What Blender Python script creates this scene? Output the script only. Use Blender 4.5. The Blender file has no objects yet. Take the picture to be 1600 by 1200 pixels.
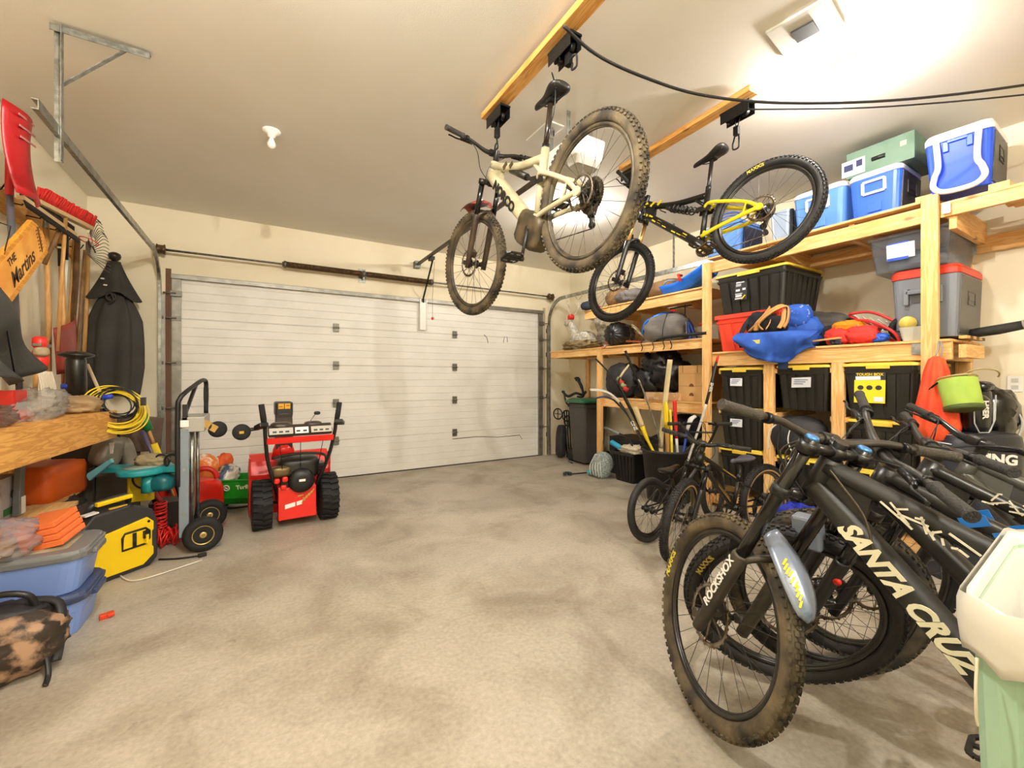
import bpy, math, random
from mathutils import Vector as V, Matrix as M, noise
sc = bpy.context.scene
COL = sc.collection
rad = math.radians
pi = math.pi

# ---------------------------------------------------------------- camera
HDG = rad(31); FPX = 666.0; CX, CY, CH = 800.0, 592.0, 1.29
cam = bpy.data.cameras.new('camera'); camo = bpy.data.objects.new('camera', cam); COL.objects.link(camo)
cam.sensor_width = 36; cam.lens = 36 * FPX / 1600; cam.shift_y = -8 / 1600; cam.clip_start = 0.05
camo.location = (0, 0, CH); camo.rotation_euler = (rad(90), 0, -HDG)
sc.camera = camo
FW = V((math.sin(HDG), math.cos(HDG), 0)); RT = V((math.cos(HDG), -math.sin(HDG), 0)); UP = V((0, 0, 1))
def at(px, py, X=None, Y=None, Z=None, D=None):
    """the point of the garage seen at a pixel, on the plane X=, Y=, Z= or at depth D"""
    r = FW + RT * ((px - CX) / FPX) - UP * ((py - CY) / FPX)
    if X is not None: t = X / r.x
    elif Y is not None: t = Y / r.y
    elif Z is not None: t = (Z - CH) / r.z
    else: t = D
    return V((0, 0, CH)) + r * t

# ---------------------------------------------------------------- world, exposure
w = bpy.data.worlds.new('world'); sc.world = w; w.use_nodes = True
w.node_tree.nodes['Background'].inputs[0].default_value = (0.9, 0.95, 1, 1)
w.node_tree.nodes['Background'].inputs[1].default_value = 0.4
sc.view_settings.view_transform = 'Standard'; sc.view_settings.look = 'None'
sc.view_settings.gamma = 1; sc.view_settings.use_curve_mapping = False
sc.view_settings.exposure = 0.14
BULB_POWER = 95.0      # watts of light in each lit ceiling bulb

# ---------------------------------------------------------------- materials
def lin(c):
    return tuple((x / 12.92 if x <= .04045 else ((x + .055) / 1.055) ** 2.4) for x in c)
def hx(s):
    return tuple(int(s[i:i + 2], 16) / 255 for i in (0, 2, 4))
MATS = {}
def mat(name, col, rough=.5, metal=0, col2=None, scale=8, bump=0, bscale=None, tr=0, alpha=1, emit=0, stretch=None, thr=(.4, .6), coat=0, detail=6, ior=None):
    """procedural surface: base colour, optionally mottled with a second one through noise, with noise bump"""
    if name in MATS: return MATS[name]
    m = bpy.data.materials.new(name); m.use_nodes = True; nt = m.node_tree; N = nt.nodes; L = nt.links
    b = N['Principled BSDF']
    c = lin(hx(col)) + (1,)
    b.inputs['Base Color'].default_value = c; b.inputs['Roughness'].default_value = rough; b.inputs['Metallic'].default_value = metal
    b.inputs['Coat Weight'].default_value = coat
    if tr: b.inputs['Transmission Weight'].default_value = tr
    if ior: b.inputs['IOR'].default_value = ior
    if alpha < 1: b.inputs['Alpha'].default_value = alpha
    if emit:
        b.inputs['Emission Color'].default_value = c; b.inputs['Emission Strength'].default_value = emit
    if col2 or bump:
        tc = N.new('ShaderNodeTexCoord'); mp = N.new('ShaderNodeMapping'); L.new(tc.outputs['Object'], mp.inputs[0])
        if stretch: mp.inputs['Scale'].default_value = stretch
    if col2:
        n = N.new('ShaderNodeTexNoise'); n.inputs['Scale'].default_value = scale; n.inputs['Detail'].default_value = detail
        L.new(mp.outputs[0], n.inputs[0])
        r = N.new('ShaderNodeValToRGB'); r.color_ramp.elements[0].position = thr[0]; r.color_ramp.elements[1].position = thr[1]
        r.color_ramp.elements[0].color = c; r.color_ramp.elements[1].color = lin(hx(col2)) + (1,)
        L.new(n.outputs['Fac'], r.inputs[0]); L.new(r.outputs[0], b.inputs['Base Color'])
    if bump:
        n2 = N.new('ShaderNodeTexNoise'); n2.inputs['Scale'].default_value = bscale or scale * 3; n2.inputs['Detail'].default_value = 4
        L.new(mp.outputs[0], n2.inputs[0])
        bp = N.new('ShaderNodeBump'); bp.inputs['Strength'].default_value = bump; bp.inputs['Distance'].default_value = .01
        L.new(n2.outputs['Fac'], bp.inputs['Height']); L.new(bp.outputs[0], b.inputs['Normal'])
    MATS[name] = m
    return m
def wood(name, c1, c2, axis, knots=True):
    """lumber with grain running along the given axis (0,1,2) and a few knots"""
    if name in MATS: return MATS[name]
    m = bpy.data.materials.new(name); m.use_nodes = True; nt = m.node_tree; N = nt.nodes; L = nt.links
    b = N['Principled BSDF']; b.inputs['Roughness'].default_value = .6
    tc = N.new('ShaderNodeTexCoord'); mp = N.new('ShaderNodeMapping'); L.new(tc.outputs['Object'], mp.inputs[0])
    s = [14, 14, 14]; s[axis] = 1.1; mp.inputs['Scale'].default_value = s
    n = N.new('ShaderNodeTexNoise'); n.inputs['Scale'].default_value = 2.2; n.inputs['Detail'].default_value = 5; n.inputs['Distortion'].default_value = .6
    L.new(mp.outputs[0], n.inputs[0])
    wv = N.new('ShaderNodeMath'); wv.operation = 'MULTIPLY'; wv.inputs[1].default_value = 28; L.new(n.outputs['Fac'], wv.inputs[0])
    sn = N.new('ShaderNodeMath'); sn.operation = 'SINE'; L.new(wv.outputs[0], sn.inputs[0])
    mr = N.new('ShaderNodeMapRange'); mr.inputs[1].default_value = -1; L.new(sn.outputs[0], mr.inputs[0])
    r = N.new('ShaderNodeValToRGB'); r.color_ramp.elements[0].color = lin(hx(c1)) + (1,); r.color_ramp.elements[1].color = lin(hx(c2)) + (1,)
    L.new(mr.outputs[0], r.inputs[0])
    out = r.outputs[0]
    if knots:
        mp2 = N.new('ShaderNodeMapping'); L.new(tc.outputs['Object'], mp2.inputs[0]); s2 = [7, 7, 7]; s2[axis] = 3; mp2.inputs['Scale'].default_value = s2
        vo = N.new('ShaderNodeTexVoronoi'); vo.inputs['Scale'].default_value = 1; L.new(mp2.outputs[0], vo.inputs[0])
        lt = N.new('ShaderNodeMapRange'); lt.inputs[1].default_value = .06; lt.inputs[2].default_value = .13; lt.inputs[3].default_value = .75; lt.inputs[4].default_value = 0
        L.new(vo.outputs['Distance'], lt.inputs[0])
        mx = N.new('ShaderNodeMix'); mx.data_type = 'RGBA'; L.new(lt.outputs[0], mx.inputs[0]); L.new(out, mx.inputs[6]); mx.inputs[7].default_value = lin(hx('7a4a20')) + (1,)
        out = mx.outputs[2]
    L.new(out, b.inputs['Base Color'])
    MATS[name] = m
    return m
WOOD = ['F0C687', 'DFA862']
W_X = lambda: wood('pine_x', *WOOD, 0)
W_Y = lambda: wood('pine_y', *WOOD, 1)
W_Z = lambda: wood('pine_z', *WOOD, 2)

# ---------------------------------------------------------------- mesh building
def rotm(e):
    if e is None: return M.Identity(3)
    if isinstance(e, M): return e.to_3x3()
    from mathutils import Euler
    return Euler(e).to_matrix()
def frame_from(d, upv=None):
    d = V(d).normalized(); u = V(upv) if upv else (V((0, 0, 1)) if abs(d.z) < .95 else V((1, 0, 0)))
    x = u.cross(d).normalized(); y = d.cross(x)
    return M((x, y, d)).transposed()
class MB:
    def __init__(s, parts=None): s.v = []; s.f = []; s.mi = []; s.sm = []; s.cm = 0
    def add(s, vs, fs, smooth=False):
        o = len(s.v); s.v += [V(p) for p in vs]
        for f in fs: s.f.append([i + o for i in f]); s.mi.append(s.cm); s.sm.append(smooth)
        return s
    def box(s, c, d, e=None):
        r = rotm(e); c = V(c); h = [x / 2 for x in d]; vs = []
        for x in (-1, 1):
            for y in (-1, 1):
                for z in (-1, 1): vs.append(c + r @ V((x * h[0], y * h[1], z * h[2])))
        return s.add(vs, [(0, 1, 3, 2), (4, 6, 7, 5), (0, 4, 5, 1), (2, 3, 7, 6), (0, 2, 6, 4), (1, 5, 7, 3)])
    def bb(s, a, b):
        return s.box([(p + q) / 2 for p, q in zip(a, b)], [abs(q - p) for p, q in zip(a, b)])
    def bar(s, a, b, wd, ht, upv=None):
        a = V(a); b = V(b); f = frame_from(b - a, upv); return s.box((a + b) / 2, (wd, ht, (b - a).length), f)
    def tube(s, pts, r, n=10, caps=True, ry=None, upv=None, closed=False, smooth=True):
        pts = [V(p) for p in pts]; m = len(pts)
        rs = r if isinstance(r, (list, tuple)) else [r] * m
        rys = rs if ry is None else (ry if isinstance(ry, (list, tuple)) else [ry] * m)
        tans = []
        for i in range(m):
            if closed: t = pts[(i + 1) % m] - pts[i - 1]
            else: t = pts[min(i + 1, m - 1)] - pts[max(i - 1, 0)]
            tans.append(t.normalized() if t.length > 1e-9 else V((0, 0, 1)))
        f = frame_from(tans[0], upv); x = f.col[0].copy(); vs = []
        for i in range(m):
            x = (x - tans[i] * x.dot(tans[i]))
            x = x.normalized() if x.length > 1e-6 else frame_from(tans[i]).col[0].copy()
            y = tans[i].cross(x)
            for k in range(n):
                a = 2 * pi * k / n
                vs.append(pts[i] + x * (math.cos(a) * rs[i]) + y * (math.sin(a) * rys[i]))
        fs = []
        for i in range(m if closed else m - 1):
            for k in range(n):
                j = (i + 1) % m; fs.append((i * n + k, i * n + (k + 1) % n, j * n + (k + 1) % n, j * n + k))
        s.add(vs, fs, smooth)
        if caps and not closed:
            o = len(s.v) - len(vs)
            s.f.append([o + k for k in reversed(range(n))]); s.mi.append(s.cm); s.sm.append(False)
            s.f.append([o + (m - 1) * n + k for k in range(n)]); s.mi.append(s.cm); s.sm.append(False)
        return s
    def cyl(s, a, b, r, r2=None, n=16): return s.tube([a, b], [r, r if r2 is None else r2], n)
    def lathe(s, prof, c=(0, 0, 0), axis=(0, 0, 1), n=24, fold=0, famp=0, smooth=True, sq=None):
        """prof: list of (radius, height) ; fold: angular pleats ; sq: squash x,y"""
        f = frame_from(axis); c = V(c); vs = []; sx, sy = sq or (1, 1)
        for j, (r, h) in enumerate(prof):
            for k in range(n):
                a = 2 * pi * k / n; rr = r * (1 + (famp * math.cos(fold * a + j * .35) if fold else 0))
                vs.append(c + f @ V((rr * sx * math.cos(a), rr * sy * math.sin(a), h)))
        m = len(prof); fs = [(j * n + k, j * n + (k + 1) % n, (j + 1) * n + (k + 1) % n, (j + 1) * n + k) for j in range(m - 1) for k in range(n)]
        s.add(vs, fs, smooth); o = len(s.v) - len(vs)
        if prof[0][0] > 1e-4: s.f.append([o + k for k in reversed(range(n))]); s.mi.append(s.cm); s.sm.append(False)
        if prof[-1][0] > 1e-4: s.f.append([o + (m - 1) * n + k for k in range(n)]); s.mi.append(s.cm); s.sm.append(False)
        return s
    def torus(s, c, R, r, axis=(0, 1, 0), n=48, k=10, ry=None, a0=0, a1=2 * pi):
        f = frame_from(axis); c = V(c); full = abs(a1 - a0 - 2 * pi) < 1e-6; m = n if full else n + 1
        pts = [c + f @ V((R * math.cos(a0 + (a1 - a0) * i / n), R * math.sin(a0 + (a1 - a0) * i / n), 0)) for i in range(m)]
        return s.tube(pts, r, k, closed=full, ry=ry, upv=axis)
    def prism(s, outline, depth, mx=None):
        """outline in local x,y extruded along local z by depth (centred)"""
        mx = mx or M.Identity(4); n = len(outline)
        vs = [mx @ V((x, y, -depth / 2)) for x, y in outline] + [mx @ V((x, y, depth / 2)) for x, y in outline]
        fs = [tuple(reversed(range(n))), tuple(range(n, 2 * n))] + [(i, (i + 1) % n, n + (i + 1) % n, n + i) for i in range(n)]
        return s.add(vs, fs)
    def loft(s, rings, caps=True, smooth=False):
        n = len(rings[0]); vs = [p for r in rings for p in r]; m = len(rings)
        fs = [(j * n + k, j * n + (k + 1) % n, (j + 1) * n + (k + 1) % n, (j + 1) * n + k) for j in range(m - 1) for k in range(n)]
        s.add(vs, fs, smooth); o = len(s.v) - len(vs)
        if caps:
            s.f.append([o + k for k in reversed(range(n))]); s.mi.append(s.cm); s.sm.append(False)
            s.f.append([o + (m - 1) * n + k for k in range(n)]); s.mi.append(s.cm); s.sm.append(False)
        return s
    def rbox(s, c, d0, d1, h, r=.03, z0=0, e=None, wall=None, rib=0, caps=True):
        """rounded tapering box: bottom size d0, top size d1, height h, standing at c"""
        rm = rotm(e); c = V(c)
        def ring(d, z, rr, off=0):
            pts = []
            for (sx, sy, a0) in ((1, 1, 0), (-1, 1, 90), (-1, -1, 180), (1, -1, 270)):
                for k in range(5):
                    a = rad(a0 + 90 * k / 4)
                    pts.append(c + rm @ V((sx * (d[0] / 2 - rr) + rr * math.cos(a) + 0, sy * (d[1] / 2 - rr) + rr * math.sin(a), z)))
            return pts
        rr = min(r, min(d0) / 2 - .001, min(d1) / 2 - .001)
        if wall:
            s.loft([ring(d0, z0, rr), ring(d1, z0 + h, rr), ring((d1[0] - 2 * wall, d1[1] - 2 * wall), z0 + h, max(.002, rr - wall)), ring((d0[0] - 2 * wall, d0[1] - 2 * wall), z0 + wall, max(.002, rr - wall))], True)
        else: s.loft([ring(d0, z0, rr), ring(d1, z0 + h, rr)], caps)
        return s
    def soft(s, c, d, e=None, seed=0, amp=.06, freq=3, p=2.6, n=32, flat=None, ridge=True):
        """cushion-like body of full size d with cloth wrinkles"""
        rm = rotm(e); c = V(c); vs = []; m = n // 2 + 1; o = V((seed * 7.3, seed * 3.1, seed * 1.7))
        for j in range(m + 1):
            th = pi * j / m
            for k in range(n):
                ph = 2 * pi * k / n
                q = V((math.sin(th) * math.cos(ph), math.sin(th) * math.sin(ph), math.cos(th)))
                nn = (abs(q.x) ** p + abs(q.y) ** p + abs(q.z) ** p) ** (1 / p); q = q / nn
                nz = noise.noise(q * freq + o); 
                if ridge: nz = 1 - 2 * abs(nz) * 1.6
                nz2 = noise.noise(q * freq * 2.3 + o)
                q2 = q * (1 + amp * nz + amp * .5 * nz2)
                z = q2.z
                if flat is not None: z = max(z, -flat)
                vs.append(c + rm @ V((q2.x * d[0] / 2, q2.y * d[1] / 2, z * d[2] / 2)))
        fs = [(j * n + k, (j + 1) * n + k, (j + 1) * n + (k + 1) % n, j * n + (k + 1) % n) for j in range(m) for k in range(n)]
        return s.add(vs, fs, True)
    def sheet(s, fn, nu, nv, th=.004):
        """thin solid sheet from fn(u,v)->point, u,v in 0..1"""
        g = [[V(fn(i / nu, j / nv)) for j in range(nv + 1)] for i in range(nu + 1)]
        nr = [[None] * (nv + 1) for _ in range(nu + 1)]
        for i in range(nu + 1):
            for j in range(nv + 1):
                du = g[min(i + 1, nu)][j] - g[max(i - 1, 0)][j]; dv = g[i][min(j + 1, nv)] - g[i][max(j - 1, 0)]
                q = du.cross(dv); nr[i][j] = q.normalized() if q.length > 1e-12 else V((0, 0, 1))
        W = nv + 1; top = [g[i][j] + nr[i][j] * th / 2 for i in range(nu + 1) for j in range(W)]; bot = [g[i][j] - nr[i][j] * th / 2 for i in range(nu + 1) for j in range(W)]
        K = len(top); fs = []
        for i in range(nu):
            for j in range(nv):
                a = i * W + j; fs.append((a, a + W, a + W + 1, a + 1)); fs.append((K + a, K + a + 1, K + a + W + 1, K + a + W))
        for i in range(nu):
            a = i * W; fs.append((a, K + a, K + a + W, a + W)); a += nv; fs.append((a, a + W, K + a + W, K + a))
        for j in range(nv):
            a = j; fs.append((a, a + 1, K + a + 1, K + a)); a = nu * W + j; fs.append((a, K + a, K + a + 1, a + 1))
        return s.add(top + bot, fs, True)
    def text(s, txt, size, mx, th=.0015, shear=0, bold=.0, wscale=1, align='CENTER', bend=None):
        cu = bpy.data.curves.new('t', 'FONT'); cu.body = txt; cu.size = size; cu.shear = shear; cu.offset = bold * size; cu.extrude = th / 2
        cu.align_x = align; cu.align_y = 'CENTER'; cu.resolution_u = 3
        ob = bpy.data.objects.new('t', cu); me = ob.to_mesh()
        vs = []
        for q in me.vertices:
            p = V((q.co.x * wscale, q.co.y, q.co.z)); vs.append(bend(p) if bend else mx @ p)
        s.add(vs, [tuple(p.vertices) for p in me.polygons]); ob.to_mesh_clear()
        bpy.data.objects.remove(ob); bpy.data.curves.remove(cu)
        return s
    def xf(s, mx):
        s.v = [mx @ p for p in s.v]; return s
    def build(s, name, m, parent=None, bevel=0, seg=2, sub=0, auto=False):
        me = bpy.data.meshes.new(name); me.from_pydata([tuple(p) for p in s.v], [], s.f)
        for mm in (m if isinstance(m, (list, tuple)) else [m]): me.materials.append(mm)
        me.polygons.foreach_set('material_index', s.mi); me.polygons.foreach_set('use_smooth', s.sm); me.update()
        o = bpy.data.objects.new(name, me); COL.objects.link(o)
        if parent: o.parent = parent
        if bevel:
            b = o.modifiers.new('b', 'BEVEL'); b.width = bevel; b.segments = seg; b.limit_method = 'ANGLE'; b.angle_limit = rad(40)
        if sub:
            b = o.modifiers.new('s', 'SUBSURF'); b.levels = sub; b.render_levels = sub
        return o
def tag(o, label=None, cat=None, group=None, kind=None):
    if label: o['label'] = label
    if cat: o['category'] = cat
    if group: o['group'] = group
    if kind: o['kind'] = kind
    return o
def T(name, label, cat, loc=(0, 0, 0), rot=None, group=None, mx=None):
    o = bpy.data.objects.new(name, None); COL.objects.link(o); o.empty_display_size = .1
    if mx: o.matrix_world = mx
    else:
        o.location = loc
        if rot: o.rotation_euler = rot
    return tag(o, label, cat, group)
def S(mb, name, m, **k): return tag(mb.build(name, m, **k), kind='structure')
def one(mb, name, m, label, cat, group=None, **k): return tag(mb.build(name, m, **k), label, cat, group)
def copy_tree(o, parent=None):
    c = o.copy(); COL.objects.link(c)
    if parent: c.parent = parent
    for ch in list(o.children): copy_tree(ch, c)
    return c
def smooth_path(pts, k=6):
    """Catmull-Rom through the points"""
    pts = [V(p) for p in pts]; out = []; n = len(pts)
    for i in range(n - 1):
        p0, p1, p2, p3 = pts[max(i - 1, 0)], pts[i], pts[i + 1], pts[min(i + 2, n - 1)]
        for j in range(k):
            t = j / k; out.append(.5 * ((2 * p1) + (p2 - p0) * t + (2 * p0 - 5 * p1 + 4 * p2 - p3) * t * t + (3 * p1 - p0 - 3 * p2 + p3) * t ** 3))
    return out + [pts[-1]]
def MX(loc, x, y=None, z=None):
    """matrix with given local x axis and z axis (normal)"""
    x = V(x).normalized(); z = V(z).normalized(); y = z.cross(x).normalized(); z = x.cross(y)
    m = M((x, y, z)).transposed().to_4x4(); m.translation = V(loc); return m
# ---------------------------------------------------------------- common materials
BLK = mat('black_plastic', '141415', .45)
BLK2 = mat('black_rubber', '101010', .75, bump=.2, bscale=60)
DKM = mat('black_metal', '222222', .35, .6)
STEEL = mat('galvanised_steel', 'A9ABA6', .35, .9, col2='8A8C88', scale=20)
CHROME = mat('chrome', 'D0D0D0', .15, 1)
WHT = mat('white_plastic', 'EDEBE4', .35)
RED = mat('red_plastic', 'D92A1C', .4)
ORG = mat('orange_plastic', 'E8601C', .45)
YEL = mat('yellow_plastic', 'F2D428', .4)
YLID = mat('yellow_lid', 'EBCB48', .45)
PAPER = mat('paper_label', 'DDE0E6', .7)
INK = mat('ink', '2A2A2E', .7)

# ---------------------------------------------------------------- the room
XL, XR, YF, YB, ZC = -1.46, 4.73, 5.90, -2.4, 3.14
def concrete():
    m = bpy.data.materials.new('concrete_floor'); m.use_nodes = True; nt = m.node_tree; N = nt.nodes; L = nt.links
    b = N['Principled BSDF']; tc = N.new('ShaderNodeTexCoord')
    def noi(s, d=8, dist=0):
        n = N.new('ShaderNodeTexNoise'); n.inputs['Scale'].default_value = s; n.inputs['Detail'].default_value = d; n.inputs['Distortion'].default_value = dist
        n.inputs['Roughness'].default_value = .62
        L.new(tc.outputs['Object'], n.inputs[0]); return n.outputs['Fac']
    def ramp(f, a, b_, pa, pb):
        r = N.new('ShaderNodeValToRGB'); r.color_ramp.elements[0].position = pa; r.color_ramp.elements[1].position = pb
        r.color_ramp.elements[0].color = lin(hx(a)) + (1,); r.color_ramp.elements[1].color = lin(hx(b_)) + (1,); L.new(f, r.inputs[0]); return r.outputs[0]
    def mixc(f, a, b_, mode='MIX'):
        x = N.new('ShaderNodeMix'); x.data_type = 'RGBA'; x.blend_type = mode
        if isinstance(f, float): x.inputs[0].default_value = f
        else: L.new(f, x.inputs[0])
        L.new(a, x.inputs[6]); L.new(b_, x.inputs[7]); return x.outputs[2]
    base = ramp(noi(.9, 10, .5), '9A8F7C', 'BBB2A0', .30, .70)
    fine = ramp(noi(48, 8), '8F877A', 'D8D3C8', .30, .7)
    c = mixc(.32, base, fine)
    st = ramp(noi(1.7, 9, .5), 'A08E78', 'FFFFFF', .34, .56)
    c = mixc(.5, c, st, 'MULTIPLY')
    sp = ramp(noi(7, 7, .2), '8A7862', 'FFFFFF', .27, .36)
    c = mixc(.4, c, sp, 'MULTIPLY')
    L.new(c, b.inputs['Base Color'])
    r = N.new('ShaderNodeMapRange'); r.inputs[3].default_value = .38; r.inputs[4].default_value = .7; L.new(noi(3, 6), r.inputs[0]); L.new(r.outputs[0], b.inputs['Roughness'])
    bp = N.new('ShaderNodeBump'); bp.inputs['Strength'].default_value = .18; bp.inputs['Distance'].default_value = .01; L.new(noi(30, 6), bp.inputs['Height']); L.new(bp.outputs[0], b.inputs['Normal'])
    return m
WALL = mat('wall_paint', 'ECE2C8', .75, col2='E6DBBE', scale=1.6, bump=.12, bscale=220)
CEIL = mat('ceiling_paint', 'EAE6DE', .8, col2='E6E2D8', scale=1.2, bump=.1, bscale=150)
S(MB().bb((XL - .15, YB - .15, -.12), (XR + .15, YF + .9, 0)), 'floor', concrete())
S(MB().bb((XL - .15, YB - .15, ZC), (XR + .15, YF + .15, ZC + .12)), 'ceiling', CEIL)
S(MB().bb((XL - .15, YB - .15, 0), (XL, YF + .15, ZC)), 'wall_left', WALL)
S(MB().bb((XR, YB - .15, 0), (XR + .15, YF + .15, ZC)), 'wall_right', WALL)
S(MB().bb((XL, YB - .15, 0), (XR, YB, ZC)), 'wall_back', WALL)
DX0, DX1, DH = -.79, 4.15, 2.44
S(MB().bb((XL, YF, 0), (DX0, YF + .15, ZC)).bb((DX1, YF, 0), (XR, YF + .15, ZC)).bb((DX0, YF, DH), (DX1, YF + .15, ZC)), 'wall_front', WALL)

# garage door: five sections, thin horizontal ribs pressed in
DOORM = mat('door_enamel', 'E9E6DE', .42, col2='E2DFD6', scale=3, bump=.25, bscale=260)
door = bpy.data.objects.new('door_1', None); COL.objects.link(door); door['kind'] = 'structure'; door.location = (0, 0, 0)
sec = DH / 5
for i in range(5):
    b = MB(); z0 = i * sec
    prof = []
    for z in (0, .012, .10, .106, .112, .196, .202, .208, .292, .298, .304, .388, .394, .40, sec - .006, sec - .001):
        d = .006 if z in (.106, .202, .298, .394) else (.008 if z in (0, sec - .001) else 0)
        prof.append((z, d))
    y0 = YF + .02
    rings = []
    for x in (DX0 + .01, DX1 - .01):
        rings.append([V((x, y0 + d, z0 + z)) for z, d in prof] + [V((x, y0 + .05, z0 + sec - .001)), V((x, y0 + .05, z0))])
    b.loft(rings)
    S(b, 'door_section', DOORM, parent=door)
STI = mat('stile_steel', '97958C', .45, .7, col2='84827a', scale=10)
for sx, nm in ((DX0, 'door_stile'), (DX1, 'door_stile')):
    s_ = 1 if sx < 0 else -1
    b = MB().bb((sx + s_ * .005, YF - .012, .01), (sx + s_ * .085, YF + .022, DH - .01))
    S(b, nm, STI, parent=door)
S(MB().bb((DX0, YF - .03, DH - .05), (DX1, YF + .02, DH - .015)).bb((DX0, YF - .035, DH - .055), (DX1, YF - .028, DH - .01)), 'door_strut', STI, parent=door)
hm = mat('hinge_steel', '77756c', .45, .8)
for i in range(1, 5):
    for hxx in (.89, 2.55):
        z = i * sec
        b = MB().box((hxx, YF + .008, z + .028), (.07, .02, .05)).box((hxx, YF + .008, z - .028), (.07, .02, .05)).cyl((hxx - .04, YF - .004, z), (hxx + .04, YF - .004, z), .011)
        S(b, 'door_hinge', hm, parent=door, bevel=.003)
    for hxx in (DX0 + .045, DX1 - .045):
        z = i * sec; s_ = -1 if hxx < 0 else 1
        b = MB().box((hxx, YF - .02, z), (.085, .02, .05)).cyl((hxx, YF - .03, z), (hxx + s_ * .11, YF - .055, z), .008).torus((hxx + s_ * .11, YF - .055, z), .014, .009, (1, 0, 0), 14, 8)
        S(b, 'roller_hinge', hm, parent=door)
for hxx, dx in ((DX0 + .045, -1), (DX1 - .045, 1)):
    S(MB().box((hxx, YF - .03, DH - .22), (.1, .03, .06)).cyl((hxx, YF - .045, DH - .22), (hxx + dx * .11, YF - .055, DH - .22), .008), 'roller_hinge', hm, parent=door)
b = MB().box((2.05, YF - .022, DH - .23), (.09, .02, .44)).box((2.003, YF - .03, DH - .23), (.012, .035, .44)).box((2.097, YF - .03, DH - .23), (.012, .035, .44))
S(b, 'opener_bracket', WHT, parent=door)
# weather seal and jamb trim
S(MB().bb((DX0 + .01, YF + .01, -.002), (DX1 - .01, YF + .05, .012)), 'door_seal', BLK2, parent=door)
TR = mat('jamb_wood', 'B9A98C', .7)
S(MB().bb((DX0 - .05, YF - .004, 0), (DX0 - .001, YF + .01, DH + .05)), 'trim_1', mat('jamb_brown', '6b4a34', .7))
S(MB().bb((DX1 + .001, YF - .004, 0), (DX1 + .05, YF + .01, DH + .05)), 'trim_2', TR)
# scratches left on the door
for pl in ([(3.05, 1.98), (3.1, 1.93), (3.12, 1.85)], [(3.42, 1.97), (3.4, 1.91), (3.4, 1.87)], [(3.46, 1.97), (3.47, 1.92), (3.47, 1.88)], [(2.52, .39), (2.9, .40), (3.3, .365), (3.7, .37), (3.75, .30)]):
    S(MB().tube([(x, YF + .0185, z) for x, z in pl], .004, 5), 'door_scuff', BLK2, parent=door)

# ---------------------------------------------------------------- door hardware
def track(x, side):
    t = T('door_track', 'curved steel roller track at the %s end of the garage door' % ('umbrella cover' if x < 0 else 'string-light reindeer'), 'door track', (x, YF - .06, 0), group=None)
    hz = 2.60; y0 = -.0; R = .36
    path = [(0, 0, .02), (0, 0, hz - R)] + [(0, -R + R * math.cos(a), hz - R + R * math.sin(a)) for a in [rad(8 * i) for i in range(1, 12)]] + [(0, -R - .02, hz)]
    far = -3.0 if x < 0 else -3.3
    path += [(0, far, hz - .03)]
    b = MB(); path = [V(p) for p in path]
    # C-shaped section swept along the path
    prof = [(-.025, -.012), (-.025, .012), (-.02, .014), (-.02, -.008), (.02, -.008), (.02, .014), (.025, .012), (.025, -.012)]
    rings = []
    for i, p in enumerate(path):
        tg = (path[min(i + 1, len(path) - 1)] - path[max(i - 1, 0)]).normalized(); nx = V((1, 0, 0)); nn = tg.cross(nx)
        rings.append([p + nn * a + nx * (side * c) for a, c in prof])
    b.loft(rings, smooth=False); b.build('rail', STEEL, t)
    b = MB().bar((side * -.02, .0, 0.02), (side * -.02, 0, hz - R - .05), .012, .05); b.build('jamb_angle', STI, t)
    b = MB()
    for z in (.35, 1.0, 1.7, 2.1): b.box((side * -.01, .035, z), (.03, .05, .07)).cyl((side * -.03, .02, z), (side * .01, .02, z), .008)
    b.build('bracket', hm, t)
    return t, hz, far
t, hz, far = track(-.88, -1)
b = MB()
y = -2.72
pz = mat('slotted_angle', '9FA19C', .4, .8, col2='7d7f7a', scale=30)
b.box((.0, y, (ZC + hz) / 2 - .1), (.035, .004, ZC - hz + .16)).box((.016, y - .016, (ZC + hz) / 2 - .1), (.004, .034, ZC - hz + .16)).build('hanger_strap', pz, t)
MB().box((.17, y - .0, ZC - .02), (.40, .034, .004)).box((.17, y - .018, ZC - .035), (.40, .004, .034)).build('ceiling_angle', pz, t)
MB().bar((.0, y + .01, hz + .22), (.26, y + .01, ZC - .03), .03, .004).build('brace_strap', pz, t)
t2, hz, far = track(4.24, 1)
MB().box((0, -2.5, (ZC + hz) / 2 - .01), (.035, .004, ZC - hz)).build('hanger_strap', pz, t2)

t = T('torsion_spring', 'dark torsion spring assembly on a steel shaft above the garage door', 'door spring', (1.7, YF - .13, 2.66))
MB().cyl((-2.62, 0, 0), (2.6, 0, 0), .0127, n=12).build('shaft', STEEL, t)
SPR = mat('spring_steel', '4a3624', .5, .6, col2='6e5236', scale=40)
def coil(a, c, r, wire, turns, n=14):
    a = V(a); c = V(c); f = frame_from(c - a); L_ = (c - a).length; pts = []
    for i in range(int(turns * n) + 1):
        th = 2 * pi * i / n; pts.append(a + f @ V((r * math.cos(th), r * math.sin(th), L_ * i / (turns * n))))
    return pts
for a_, c_ in ((-1.38, -.52), (-.46, .42)):
    MB().tube(coil((a_, 0, 0), (c_, 0, 0), .03, .005, 62, 10), .0075, 5).build('spring', SPR, t)
b = MB()
for x in (-1.40, -.49, .43): b.lathe([(.042, -.015), (.042, .015)], (x, 0, 0), (1, 0, 0), 20).lathe([(.03, -.03), (.03, .03)], (x, 0, 0), (1, 0, 0), 16)
b.build('winding_cone', hm, t)
MB().box((-.49, .06, 0), (.02, .12, .12)).box((-.49, .12, 0), (.09, .01, .18)).build('anchor_plate', STEEL, t)
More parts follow.
